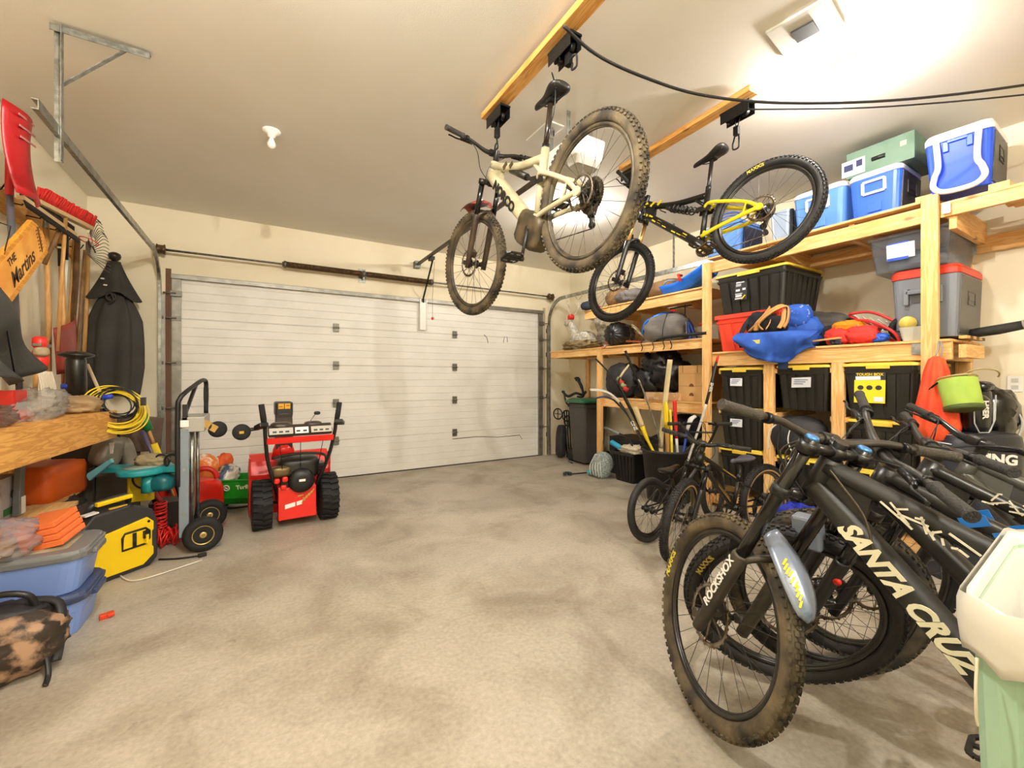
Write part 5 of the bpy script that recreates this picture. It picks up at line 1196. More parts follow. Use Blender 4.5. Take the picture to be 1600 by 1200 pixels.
# cream full-suspension bike hung from the front beam
CREAM = mat('frame_cream', 'BDB594', .4, col2='968C6C', scale=7, thr=(.45, .75))
FKM = mat('fork_muddy', '2a1d15', .4, col2='4a3a28', scale=8)
def flagA(t, q):
    d_ = (q['bb'] - q['dt0']).normalized()
    b = MB()
    for pos, ln, w_ in ((.03, .05, .03), (.16, .04, .028)):
        for y in (1, -1):
            c = q['t0'].lerp(q['sj'], pos + .3) + V((0, y * .0305, -.02)); MB().box(c, (ln, .003, w_), (0, rad(18), 0)).build('dark_patch', mat('patch_brown', '4a3d2c', .5), t)
    MB().tube(smooth_path([q['stop'] + V((-.02, .02, .02)), q['stop'] + V((-.12, .03, .12)), q['stop'] + V((-.14, .03, .24)), q['stop'] + V((-.10, .02, .36))]), .004, 6).build('dropper_cable', BLK, t)
bike([1.3923, 1.6051, 2.1961, 1.5741, -.0422, .0053, .1446], 'cream electric mountain bike hanging nearest the camera from the ceiling hoist',
     dict(R=.375, wb=1.25, ha=64), dict(kind='efs', frame=CREAM, tyre=TYM, rim=RIMD, leg=FKM, tr=.031, crank=-75, cass=1.05, dtext=('NORCO', .078, '1a1a1a', .42, 0, 1.2, .0575), seatpitch=rad(8),
          guard=(mat('guard_red', 'B2544A', .5, col2='26221f', scale=14), 1, 50), g0=80, flag=flagA, postm=mat('post_brown', '2e241c', .2)))
# yellow and black bike hung from the second beam
YB = mat('frame_yellow', 'E8D22A', .35)
def flagB(t, q):
    d_ = (q['bb'] - q['dt0']).normalized(); R1 = random.Random(3)
    b = MB()
    for i in range(9):
        c = q['dt0'].lerp(q['bb'], .10 + i * .085)
        for y in (1, -1): b.box(c + V((R1.uniform(-.008, .008), y * .034, R1.uniform(-.008, .008))), (.045, .003, .014 + R1.uniform(0, .012)), (0, math.atan2(-d_.z, d_.x), 0))
    for i in range(3):
        c = q['t0'].lerp(q['sj'], .05 + .12 * i)
        for y in (1, -1): b.box(c + V((0, y * .026, 0)), (.05, .003, .02), (0, rad(30), 0))
    b.build('yellow_decals', YB, t)
bike([2.9035, 1.5744, 2.4128, 1.7077, -.226, .197, -.0297], 'black and yellow mountain bike hanging behind from the second hoist beam',
     dict(R=.36, wb=1.2, ha=65), dict(frame=MBK, rear=YB, tyre=TYR, leg=mat('fork_dark', '201d1b', .3), stan=mat('stanchion_gold', 'C9A567', .25, .6), crank=-125, cass=.75, coil=True, seatpitch=rad(4),
          letters_r=('MAXXIS', 'D8C04A', 24, .032), guard=(BLK, 1, 55), g0=62, flag=flagB, pedm=mat('pedal_bronze', '5b4a2c', .4, .5)))
# foreground row
GRAF = mat('graffiti_cream', 'DAD3BE', .5)
def scribble(t, q, seed, x0=.22, x1=.62, w_=.024, n=17):
    R1 = random.Random(seed * 3); b = MB(); a, c = q['t0'], q['sj']; d_ = (c - a).normalized(); nrm = V((-d_.z, 0, d_.x)); nrm = nrm if nrm.z > 0 else -nrm
    for y in (1, -1):
        b = MB()
        for i in range(n):
            u = x0 + (x1 - x0) * i / n; p = a.lerp(c, u + R1.uniform(-.03, .03)) + nrm * (w_ * R1.uniform(-.8, 1.0)); z = a.lerp(c, u + R1.uniform(-.02, .11)) + nrm * (w_ * R1.uniform(-.9, 1.1))
            b.bar(p + V((0, y * .0305, -.02)), z + V((0, y * .0305, -.02)), .005, .003, (0, y, 0))
        b.build('scribble_decal', GRAF, t)
def flagE(t, q):
    scribble(t, q, 11)
    p0, ax, ly, pf = q['p0'], q['ax'], q['ly'], q['pf']
    for y in (1, -1):
        c = p0 + V((0, y * (ly + .0265), 0)) + pf * .008 + ax * .20; x = -ax if y > 0 else ax
        # lettering runs up the outside of the leg
        MB().text('ROCKSHOX', .040, q['SM'] @ MX(c, ax if y < 0 else ax, None, (0, y, 0)), bold=.02, th=.003).build('fork_lettering', WHT, t)
    # cable ties bundling brake hoses on the stem
    b = MB()
    for i in range(6): b.tube(smooth_path([q['SM'] @ (q['ht'] + q['ax'] * .07 + V((.04, -.02 + .015 * i, .0))), q['SM'] @ (q['ht'] + V((.12, -.03 + .02 * i, .0))), q['dt0'] + V((.05, .03, .0))]), .0028, 6)
    b.build('cable_bundle', mat('cable_brown', '3f3526', .5), t)
    MB().tube(smooth_path([q['dt0'] + V((-.05, .042, .06)), q['dt0'] + V((-.08, .046, .02)), q['dt0'] + V((-.13, .044, -.06)), q['dt0'].lerp(q['bb'], .3) + V((0, .045, .02))]), .003, 6).build('cable_guide', mat('cable_brown', '3f3526', .5), t)
FKE = mat('fork_dusty', '26211a', .5, col2='3d3527', scale=6)
DHF = mat('frame_dh_black', '12110f', .5, col2='1c1916', scale=5)
bike([1.6112, -.2896, .4054, 1.6743, -.0074, -.0351, -.5686], 'black downhill bike with tall twin-crown fork and big cream lettering',
     dict(R=.375, wb=1.28, ha=63, a2c=.62, legy=.09, ht=.13, rise=.04, bw=.8, sweep=.05),
     dict(kind='dh', fork='dual', frame=DHF, tyre=TYM2, tyre_f=TYM, leg=FKE, stan=mat('stanchion_tall', '15110f', .18), crank=150, cass=.6, rotor=.1, tr=.032, letters_f=('MAXXIS', 'D8C83A', -78, .034), dtext=('SANTA CRUZ', .068, 'DDD5B5', .37, .35, .93, .047),
          guard=(mat('guard_silver', '8C96A8', .25, .4), -1, 37), g0=120, gmarks=True, flag=flagE, grip=mat('grip_dusty', '3a342b', .8, bump=.5, bscale=160), barm=mat('bar_dusty', '2b2620', .4, col2='3b342a', scale=8)))
BLUF = mat('frame_blue', '1F6FC0', .35)
def flagF(t, q):
    b = MB()
    for y in (1, -1):
        for i, u in enumerate((.35, .47, .6, .72)): b.box(q['t0'].lerp(q['sj'], u) + V((0, y * .026, -.02)), (.06, .003, .03), (0, rad(22), 0))
    b.build('blue_panels', BLUF, t)
    MB().box(q['SM'] @ (q['hb'] - q['ax'] * .20 + V((.10, 0, .04))), (.09, .06, .12)).build('fork_guard', mat('guard_slate', '6f7680', .4), t, bevel=.01)
    MB().lathe([(0, 0), (.012, 0), (.012, .01), (0, .01)], q['SM'] @ (q['p0'] + V((0, q['ly'] + .02, 0)) + q['ax'] * .27), (0, 1, 0), 14).build('red_dial', RED, t)
bike([1.8925, -.3473, .42, 1.6351, -.0171, -.1253, .5872], 'black and blue mountain bike parked directly behind the downhill bike',
     dict(R=.372, wb=1.24, ha=64, legy=.075, bw=.78), dict(frame=MBK, tyre=TYR, crank=20, tr=.031, flag=flagF, letters_f=('MAXXIS', 'A08A3A', -52, .03)))
def flagG(t, q):
    scribble(t, q, 5)
    MB().box(q['dt0'].lerp(q['bb'], .5) + V((0, .036, 0)), (.1, .003, .02), (0, rad(45), 0)).build('blue_panels', BLUF, t)
bike([2.3571, -.3232, .372, 1.7716, 0, .0513, .4351], 'third bike in the row, black frame with white scribble on top tube',
     dict(R=.372, wb=1.24, ha=64, legy=.075, bw=.78), dict(frame=MBK, tyre=TYM2, crank=40, flag=flagG, letters_r=None))
def flagH(t, q):
    for y in (1, -1): MB().box(q['t0'].lerp(q['sj'], .62) + V((0, y * .026, -.02)), (.1, .003, .03), (0, rad(22), 0)).build('red_decal', RED, t)
bike([2.7431, -.3582, .372, 1.8691, 0, .085, .7143], 'last bike in the row, grey frame with red mark beside golf bag',
     dict(R=.372, wb=1.24, ha=64, legy=.075, bw=.78), dict(frame=mat('frame_grey', '4a4944', .35), tyre=TYR, crank=15, flag=flagH, barm=mat('bar_gloss', '1c1c1e', .15)))
# children's bikes
GOLD = mat('gold_decal', 'C19A3C', .5)
def flagC(t, q):
    d_ = (q['bb'] - q['dt0']).normalized()
    for y in (1, -1):
        R1 = random.Random(9); b = MB()
        for i in range(10):
            c = q['dt0'].lerp(q['bb'], .48 + i * .035); b.bar(c + V((-.012, y * .021, -.02)), c + V((.02, y * .021, .025)), .008, .003, (0, y, 0))
        for i in range(7):
            c = q['t0'].lerp(q['sj'], .55 + i * .05); b.bar(c + V((-.012, y * .016, -.006)), c + V((.01, y * .016, .008)), .005, .003, (0, y, 0))
        b.build('gold_decal', GOLD, t)
bike([3.5458, 1.9164, .2974, 3.0714, -.0024, 0, .3929], "child's black mountain bike with gold decals and tan-walled knobbly tyres",
     dict(R=.30, wb=.98, ha=67, a2c=.42, ht=.09, stem=.04, rise=.06, bw=.62, bb=(.38, .0), sa=74, sh=.38, sweep=.03),
     dict(kind='ht', wstyle='tan', tr=.031, rim=mat('rim_tan', '5a4c38', .5), crank=-20, cass=.55, rotor=.075, flag=flagC, seatm=mat('saddle_slate', '4a4954', .45), leg=MBK))
def flagD(t, q):
    MB().tube([q['hb'] + V((-.01, 0, 0)), q['ht']], .0265, 14).box(q['dt0'] + V((-.05, .0, -.06)), (.08, .05, .03), (0, rad(45), 0)).build('yellow_headtube', mat('bmx_yellow', 'D9B22C', .4), t)
bike([2.6592, 2.3224, .2597, .0745, 0, -.0212, .168], "small black bmx bike with high crossbar handlebars and smooth tyres",
     dict(R=.255, wb=.93, ha=72, a2c=.33, ht=.1, stem=.05, rise=.2, bw=.55, bb=(.36, .02), sa=72, sh=.28, sweep=.03),
     dict(kind='bmx', fork='rigid', wstyle='slick', tr=.027, brakes=False, crank=35, cass=0, name='bmx_bike', flag=flagD, seatpitch=rad(10)))
# hoist tackle
def hoist(p, q, lab, hooks=True):
    """pulley block under the beam at p and a pair of rubber hooks down to q"""
    p = V(p); q = V(q); t = T('bike_hoist', lab, 'hoist', p)
    d = q - p
    MB().box((0, 0, -.005), (.075, .20, .012)).box((-.035, .0, -.04), (.004, .19, .07)).box((.035, 0, -.04), (.004, .19, .07)).build('pulley_plate', DKM, t, bevel=.002)
    b = MB()
    for dy in (-.05, .05): b.lathe([(.026, -.012), (.018, 0), (.026, .012)], (0, dy, -.05), (1, 0, 0), 20)
    b.build('pulley_wheels', BLK, t)
    m = V((0, 0, -.07)).lerp(d, .45)
    MB().tube([(.01, .02, -.06), m], .003, 6).tube([(-.01, -.03, -.06), m], .003, 6).build('rope', RB, t)
    MB().box(m, (.03, .035, .06)).build('hook_block', DKM, t, bevel=.004)
    b = MB()
    for s_ in (-1, 1):
        b.tube(smooth_path([m + V((0, s_ * .01, -.02)), m.lerp(d, .5) + V((s_ * .02, s_ * .03, 0)), d + V((s_ * .01, s_ * .028, .02)), d + V((0, s_ * .02, -.02)), d + V((0, s_ * .0, -.028))]), .0055, 7)
    b.build('hook', BLK2, t)
    return t
zb = ZC - .092
hoist((1.37, 2.46, zb), (1.385, 2.51, 2.86), 'front pulley and hooks holding the handlebar of the cream bike')
hoist((1.39, 1.78, zb), (1.392, 1.70, 2.90), 'rear pulley and hooks holding the saddle of the cream bike')
hoist((2.68, 1.62, zb), (2.78, 1.69, 2.87), 'rear pulley and hooks holding the saddle of the black and yellow bike')
hoist((2.71, 2.55, zb), (2.70, 2.42, 2.62), 'front pulley and hooks holding the handlebar of the black and yellow bike')
# ---------------------------------------------------------------- left wall: rack of garden tools
RW = mat('rail_wood', 'D8A24F', .6, col2='C58C3C', scale=6)
t = T('tool_rack', 'varnished wooden rail screwed high on the left wall holding the tools', 'tool rack', (XL + .02, 4.5, 2.47))
MB().box((0, 0, 0), (.038, 2.1, .14)).build('board', wood('rail_pine', 'E0A850', 'C98F3B', 1), t, bevel=.003)
for i in range(7): MB().tube([(.01, -.9 + i * .28, .0), (.09, -.9 + i * .28, -.01), (.11, -.9 + i * .28, .03)], .005, 6).build('hook', DKM, t)
ASH = mat('handle_ash', 'CFA062', .5, col2='BC8A4C', scale=6, stretch=(12, 12, 1)); ASHD = mat('handle_dark', '7c5a34', .55, col2='5f4226', scale=8); ALU = mat('handle_alu', 'B9B4A8', .35, .5)
def pole(name, label, cat, p0, p1, r, m, x0=-1.34, x1=-1.38):
    a, c = at(*p0, X=x0), at(*p1, X=x1); t = T(name, label, cat, c)
    MB().tube([a - c, (a - c) * .5 + V((.006, 0, 0)), V((0, 0, 0))], [r, r * 1.03, r], 10).build('handle', m, t)
    return t, a - c
t, h = pole('garden_tool', 'long ash handle just right of the wooden name sign', 'garden tool', (72, 352), (76, 640), .017, ASH)
MB().tube([h + V((0, 0, -.02)), h + V((0, 0, .10))], [.019, .012], 10).build('ferrule', STEEL, t)
t, h = pole('garden_tool', 'wooden handle with a black and white label band, in front of the red scoop', 'garden tool', (94, 358), (101, 640), .017, ASH, -1.28, -1.30)
MB().tube([h * .92, h * .80], .0178, 12).build('label_band', INK, t); MB().tube([h * .905, h * .895], .0181, 12).build('white_band', WHT, t)
t, h = pole('snow_brush', 'white pole with black head hanging behind the labelled wooden handle', 'brush', (104, 362), (101, 460), .010, WHT, -1.36, -1.38)
MB().tube([h, h * .55], .016, 10).build('black_grip', BLK, t)
t, h = pole('garden_tool', 'worn two-tone handle with black ferrule below the red brush end', 'garden tool', (121, 372), (113, 510), .020, ASHD)
t, h = pole('garden_tool', 'golden handle left of the worn two-tone one', 'garden tool', (116, 375), (107, 510), .014, ASH, -1.38, -1.40)
t, h = pole('garden_tool', 'short golden handle with dark top next to the black umbrella cover', 'garden tool', (138, 378), (131, 560), .016, ASH, -1.40, -1.42)
MB().tube([h, h * .9], .0175, 10).build('dark_top', DKM, t)
# red snow shovel
a = at(4, 235, X=-1.27); t = T('snow_shovel', 'bright red snow shovel hung blade up at the far left of rack', 'shovel', a)
def shv(u, v):
    return (.05 * math.sin(pi * v) + .05 + .10 * (u - .3) ** 2, (v - .5) * (.34 - .08 * u), .23 - u * .5)
MB().sheet(shv, 10, 10, .006).build('blade', mat('shovel_red', 'B81B22', .35), t)
MB().tube([(.03, 0, .12), (.02, .02, -.25)], .02, 8).build('rib', mat('shovel_red', 'B81B22', .35), t)
MB().tube([(.02, .02, -.22), (-.0, .16, -.9), (-.02, .27, -1.45)], .016, 10).build('handle', mat('handle_slate', '55555b', .45), t)
for i in range(3): MB().box((.105, -.02 + i * .01, .2 - i * .06), (.004, .2, .012), (.15, 0, 0)).build('scuff', mat('scuff_pink', 'c9837f', .6), t)
# brooms and rake
a = V((-1.27, 4.12, 2.49)); c = V((-1.14, 4.68, 2.50))
t = T('push_broom', 'push broom with red bristles pointing up on the tool rack', 'broom', a); d = c - a
MB().bar((0, 0, 0), d, .05, .03, (0, 0, 1)).build('head', mat('broom_wood', 'D6B98A', .6), t, bevel=.004)
b = MB(); R1 = random.Random(2)
for i in range(46):
    for j in range(3):
        p = d * ((i + .5) / 46) + V((-.012 + .014 * j, 0, .012)); b.tube([p, p + V((R1.uniform(-.012, .02) + .02, R1.uniform(-.01, .01), .085))], [.006, .008], 5)
b.build('bristles', mat('bristle_red', 'D62A22', .7), t)
MB().tube([d * .5, d * .5 + V((-.06, .05, -1.0))], .012, 8).build('handle', ASH, t)
a = V((-1.30, 3.98, 2.46)); c = V((-1.2, 4.55, 2.40)); t = T('push_broom', 'dark bristled broom hanging just under the red one', 'broom', a); d = c - a
MB().bar((0, 0, 0), d, .04, .03, (0, 0, 1)).build('head', mat('broom_wood', 'D6B98A', .6), t, bevel=.004)
b = MB()
for i in range(40):
    p = d * ((i + .5) / 40); b.tube([p + V((.01, 0, 0)), p + V((.03, 0, -.06))], [.006, .008], 5).tube([p, p + V((0, 0, .06))], [.006, .008], 5)
b.build('bristles', mat('bristle_black', '2a201b', .8), t)
MB().tube([d * .7 + V((0, 0, -.03)), d * .7 + V((-.08, .0, -.3))], .014, 8).build('handle', ASHD, t)
p = at(133, 395, X=-1.18); t = T('leaf_rake', 'steel leaf rake whose curved tines fan out beside the red broom', 'rake', p)
b = MB()
for i in range(20):
    a_ = rad(-12 + i * 6.2); L_ = .26 + .02 * math.sin(i * .8)
    e = V((.06, math.sin(a_) * L_, math.cos(a_) * L_)); b.tube(smooth_path([V((0, 0, 0)), e * .55, e, e + V((.03, .02, -.015))], 4), .0028, 5)
b.build('tines', mat('tine_steel', '5b5148', .4, .6), t)
MB().bar((.03, -.02, .11), (.03, .13, .04), .006, .012).build('spreader_bar', mat('tine_steel', '5b5148', .4, .6), t)
MB().tube([(0, 0, .02), (-.06, -.01, -1.1)], .012, 8).build('handle', ASHD, t)
t = T('rope_coil', 'tangled red and cream cord hooked below the broom heads', 'cord', at(140, 372, X=-1.15))
MB().torus((0, 0, 0), .035, .008, (1, .2, .2), 20, 6).torus((.01, .02, -.02), .03, .008, (.8, .5, .1), 20, 6).build('cream_cord', mat('rope_cream', 'D9CDB6', .8), t)
MB().torus((0, -.02, -.03), .06, .004, (.3, .2, 1), 20, 6).build('red_cord', RED, t)
# name sign
XS = -1.10
def sp(px, py): q = at(px, py, X=XS); return V((q.y, q.z))
dr = (sp(73, 393) - sp(10, 478)).normalized() if False else None
A_, B_ = at(10, 478, X=XS), at(73, 393, X=XS)
t = T('name_sign', 'carved wooden name sign hanging tilted below the tool rack', 'sign', (A_ + B_) / 2)
dd = (B_ - A_).normalized(); nrm = V((0, -dd.z, dd.y)); O = (A_ + B_) / 2; LL = (B_ - A_).length
W_ = .24; sm_ = M((dd, nrm, dd.cross(nrm))).transposed().to_4x4()
SG = wood('sign_wood', 'E09A30', 'C47E22', 1)
out = [(-LL / 2 - .28, 0), (LL / 2 - .02, 0), (LL / 2, .03), (LL / 2 - .005, .12), (LL / 2 - .05, .19), (LL / 2 - .10, W_), (-LL / 2 - .28, W_)]
MB().prism(out, .022, sm_).build('board', SG, t, bevel=.004)
MB().prism([(-LL / 2 - .26, .035), (LL / 2 - .04, .035), (LL / 2 - .03, .12), (LL / 2 - .10, W_ - .03), (-LL / 2 - .26, W_ - .03)], .003, sm_ @ M.Translation((0, 0, .011))).build('carved_panel', mat('sign_light', 'D98E28', .5, col2='EDAE4A', scale=5), t)
INKB = mat('burnt_ink', '3a2008', .7)
zt = .0135
MB().text('Martins', .11, sm_ @ M.Translation((-.06, .085, zt)), bold=.012, shear=.3).build('lettering', INKB, t)
MB().text('THE', .055, sm_ @ M.Translation((-.15, .175, zt)), bold=.012).build('lettering', INKB, t)
b = MB()
for i in range(7):
    for s_ in (-1, 1):
        x0 = LL / 2 - .10 + i * .004; y0 = .05 + i * .019
        b.tube([sm_ @ V((x0, y0, zt)), sm_ @ V((x0 + s_ * .02, y0 + .018, zt)), sm_ @ V((x0 + s_ * .032, y0 + .012, zt))], .0015, 4)
b.tube([sm_ @ V((LL / 2 - .10, .045, zt)), sm_ @ V((LL / 2 - .075, .19, zt))], .0018, 4); b.build('carved_leaves', INKB, t)
MB().tube([sm_ @ V((-.2, W_ - .01, .01)), V((.0, -.2, .22)), V((-.2, -.1, .3))], .003, 5).build('hanging_wire', DKM, t)
# dark umbrella canopy at the left edge
UMB = mat('umbrella_fabric', '2b2925', .75, col2='34322d', scale=4, bump=.2, bscale=40)
XU = -1.0
pts = [at(0, 450, X=XU), at(10, 478, X=XU), at(32, 530, X=XU - .05), at(52, 574, X=XU - .08), at(26, 602, X=XU), at(-20, 585, X=XU + .05), at(-50, 500, X=XU)]
t = T('folded_umbrella', 'black umbrella canopy draped at left edge under the name sign', 'umbrella', pts[3])
o = pts[3]; q = [p - o for p in pts]; b = MB(); R1 = random.Random(1)
def umf(u, v):
    a_ = q[0].lerp(q[6], v); top = q[0].lerp(q[6], v); bot = (q[3].lerp(q[4], v * 2) if v < .5 else q[4].lerp(q[5], v * 2 - 1))
    p = top.lerp(bot, u); return p + V((.05 * math.sin(v * 9 + u) * u + .02 * math.sin(u * 7), 0, 0))
b.sheet(umf, 14, 20, .006); b.build('canopy', UMB, t)
MB().tube([q[0], q[3]], .004, 5).tube([q[0], q[4]], .004, 5).build('ribs', DKM, t)
# umbrella cover hanging on the front wall
p = at(179, 500, Y=5.70)
t = T('umbrella_cover', 'tall black fabric patio umbrella cover hanging beside the door track', 'umbrella cover', (p.x, p.y, 1.16))
KN = mat('knob_black', '1c1a17', .3)
MB().lathe([(0, 1.30), (.02, 1.30), (.028, 1.315), (.045, 1.33), (.052, 1.355), (.046, 1.38), (.02, 1.395), (0, 1.397)], n=24).build('finial', KN, t)
def cover(u, v):
    a_ = 2 * pi * v; z = 1.03 * (1 - u); f = 1 + (.10 + .05 * u) * math.cos(7 * a_ + u * 2.0) + .05 * math.sin(3 * a_ + 4 * u)
    r = .05 + .13 * min(1, u * 3.2) ** .6 + .035 * u - (.03 * max(0, u - .75) * 4)
    z2 = z + (.03 * math.cos(7 * a_) if u > .95 else 0) + (.02 * math.sin(2 * a_) if u > .9 else 0)
    return (r * 1.0 * f * math.cos(a_), r * .42 * f * math.sin(a_), z2)
MB().sheet(cover, 26, 56, .004).build('cover', UMB, t)
def cape(u, v):
    a_ = 2 * pi * v; f = 1 + .10 * u * math.cos(5 * a_ + .6) + .05 * math.cos(9 * a_) * u
    r = .045 + .135 * u ** 1.15; return (r * 1.05 * f * math.cos(a_), r * .62 * f * math.sin(a_) - .01, 1.30 - .36 * u - .04 * u * math.cos(3 * a_ + 1))
MB().sheet(cape, 16, 50, .004).build('cape', UMB, t)
MB().torus((.0, -.12, .93), .035, .008, (0, 1, .1), 20, 6).tube(smooth_path([(-.0, -.12, .97), (.02, -.13, .9), (-.02, -.12, .86)]), .008, 6).build('tie_cord', mat('cord_umber', '2e2a24', .7), t)
b = MB(); R1 = random.Random(8)
for i in range(3): b.soft((-.08 + i * .02, -.13, 1.16 - i * .06), (.03, .006, .015), seed=i)
b.build('pale_droppings', mat('dropping', 'c7c2b2', .8), t)
# red scoop and small hanging items
p = at(105, 535, X=-1.25); t = T('grain_scoop', 'dark red metal scoop shovel resting upright behind the wooden handles', 'shovel', p)
MB().sheet(lambda u, v: (-.02 + .05 * math.sin(pi * v), (v - .45) * .42 + .06 * u, .15 - .34 * u + .10 * v * (1 - u) - .06 * (1 - v)), 8, 8, .006).build('blade', mat('scoop_red', '8E2F22', .4, col2='7c281d', scale=5), t)
MB().tube([(.02, -.04, -.15), (.0, -.08, -.5)], .022, 8).build('socket', mat('scoop_red', '8E2F22', .4), t)
p = at(62, 550, X=-1.2); t = T('hose_sprayer', 'red and grey spray nozzle hanging left of the dark red scoop', 'sprayer', p)
MB().lathe([(.02, .10), (.035, .09), (.035, .04), (.025, .02), (.035, 0), (.045, -.04), (.04, -.09), (.02, -.12), (0, -.12)], n=20).build('body', RED, t)
MB().box((.0, .04, .045), (.04, .16, .018)).build('grey_bar', mat('bar_grey', '777268', .4, .4), t)
MB().soft((.02, -.04, .0), (.07, .07, .06), seed=7).build('tan_sock', mat('sock_tan', 'A89676', .8), t)
MB().lathe([(.03, -.12), (.03, -.25), (.028, -.30)], n=14).build('tan_tube', ASH, t)
p = at(70, 600, X=-1.15); t = T('rope_bundle', 'hank of thin cream rope hanging over the back of the bench', 'rope', p)
b = MB()
for i in range(9): b.tube(smooth_path([(0.0, -.10 + i * .025, .08), (.02, -.11 + i * .027, -.05), (.01, -.09 + i * .02, -.22), (0, -.085 + i * .022, -.05), (0, -.08 + i * .024, .08)]), .0045, 5)
b.build('strands', mat('rope_cream', 'D9CDB6', .8), t)
p = at(119, 566, X=-1.1); t = T('work_lamp', 'black flat-brimmed lamp standing on the bench in front of scoop', 'lamp', (p.x, p.y, 1.06))
zz = p.z - 1.06
MB().lathe([(.06, .0), (.055, zz + .01), (.05, zz + .03), (.098, zz + .045), (.098, zz + .055), (.055, zz + .075), (.0, zz + .08)], n=26).build('shade', KN, t)
a_, c_ = at(137, 570, D=3.3), at(157, 615, D=3.2); 
one(MB().tube([a_, a_.lerp(c_, 1.6)], .011, 8), 'broom_stick', mat('pole_beige', 'CDBB97', .4), 'thin beige pole slanting down to the yellow extension cord', 'pole')
# ---------------------------------------------------------------- workbench
NB, FB = V((-1.0, 2.87, 0)), V((-.893, 4.269, 0)); bd = (FB - NB).normalized(); NB2 = NB - bd * 1.5
t = T('workbench', 'wooden wall workbench with a thick front beam full of knots', 'workbench', (NB.x, NB.y, 0)); q0 = V((NB.x, NB.y, 0))
up_ = V((0, 0, 1)); nb = bd.cross(up_)
BW = wood('bench_pine', 'E3AC5C', 'C98C40', 1)
MB().bar(NB2 - q0 + V((0, 0, .955)) - nb * .019, FB - q0 + V((0, 0, .945)) - nb * .019, .038, .185, up_).build('front_beam', BW, t, bevel=.004)
MB().bar(FB - q0 + V((-.03, -.02, .96)), V((XL + .0, FB.y - .02, .96)) - q0, .038, .14, up_).build('end_board', W_X(), t, bevel=.003)
b = MB()
b.loft([[NB2 - q0 + V((0, 0, z)), FB - q0 + V((0, 0, z)), V((XL + .005, FB.y, z)) - q0, V((XL + .005, NB2.y, z)) - q0] for z in (1.035, 1.055)]); b.build('top', BW, t)
MB().bb((XL + .01 - q0.x, FB.y - .2 - q0.y, 0), (XL + .10 - q0.x, FB.y - .11 - q0.y, .95)).build('leg', W_Z(), t)
MB().bb((XL + .01 - q0.x, 1.6 - q0.y, 0), (XL + .10 - q0.x, 1.69 - q0.y, .95)).build('leg', W_Z(), t)
b = MB(); b.bb((XL + .01 - q0.x, 2.2 - q0.y, .45), (-1.02 - q0.x, 3.95 - q0.y, .475)); b.build('lower_shelf', W_Y(), t, bevel=.003)
# things on the bench
def film(name, alpha=.45, col='DAD6D0'):
    return mat(name, col, .18, tr=.55, ior=1.2, alpha=alpha, bump=.6, bscale=12)
FILM = film('plastic_film', .62); FILM2 = film('plastic_film_grey', .7, 'C9CAD0')
one(MB().soft((0, 0, 0), (.26, .62, .15), (rad(12), 0, 0), seed=121, amp=.22, freq=3.4, n=52), 'plastic_bag', FILM, 'crumpled clear plastic bag spread over the bench top', 'plastic bag').location = (-1.16, 3.62, 1.115)
one(MB().soft((0, 0, 0), (.22, .5, .12), seed=122, amp=.2, freq=4, n=44), 'plastic_bag', film('film_reddish', .7, 'A88E86'), 'crumpled plastic over dark bits at the left end of the bench', 'plastic bag').location = (-1.14, 2.98, 1.105)
one(MB().soft((0, 0, 0), (.24, .28, .12), seed=123, amp=.12, n=40), 'rag', mat('rag_tan', 'B69A74', .85, col2='9c8059', scale=8), 'dusty tan rag bunched at the far end of the bench', 'rag').location = (-1.06, 4.08, 1.11)
p = at(114, 612, X=-1.12); t = T('jar', 'clear jar with bright blue lid behind the crumpled bag', 'jar', (p.x, p.y, 1.056))
MB().lathe([(.0, 0), (.055, 0), (.058, .02), (.058, .15), (.05, .17)], n=24).build('glass', mat('jar_plastic', 'CFC6B8', .25, alpha=.8), t); MB().lathe([(.062, .165), (.062, .195), (.05, .2), (0, .2)], n=24).build('lid', mat('lid_blue', '2140B8', .35), t)
p = at(5, 615, X=-1.2); t = T('tool_box', 'small red tool box with clear drawer at the left end of bench', 'tool box', (-1.22, p.y, 1.056))
MB().rbox((0, 0, 0), (.18, .16), (.18, .16), .17, .015).build('body', RED, t, bevel=.003); MB().box((.09, 0, .08), (.006, .12, .05)).build('drawer', mat('drawer_grey', '8f8b88', .3), t)
# extension cords
ECY = mat('cord_yellow', 'E5C62A', .5)
p = at(182, 640, D=3.15); t = T('extension_cord', 'big loose coil of yellow and black extension cord hanging off bench end', 'extension cord', p)
R1 = random.Random(12)
for m_, n_, nm in ((ECY, 15, 'yellow_cord'), (BLK, 8, 'black_cord')):
    b = MB()
    for i in range(n_):
        r = R1.uniform(.13, .19) if nm[0] == 'y' else R1.uniform(.09, .15); c = V((R1.uniform(-.02, .03), R1.uniform(-.03, .03), R1.uniform(-.02, .025) + (.03 if nm[0] == 'b' else 0))); ax_ = V((.55 + R1.uniform(-.12, .12), -.8, .45 + R1.uniform(-.2, .15)))
        b.torus(c, r, .0052, ax_, 40, 6, ry=.0052)
    b.build(nm, m_, t)
MB().lathe([(.0, -.03), (.018, -.03), (.018, .02), (0, .03)], (-.02, -.12, .10), (1, 0, .2), 14).build('blue_plug', mat('lid_blue', '2140B8', .35), t)
MB().box((.17, -.10, .06), (.03, .03, .06)).build('black_plug', BLK, t)
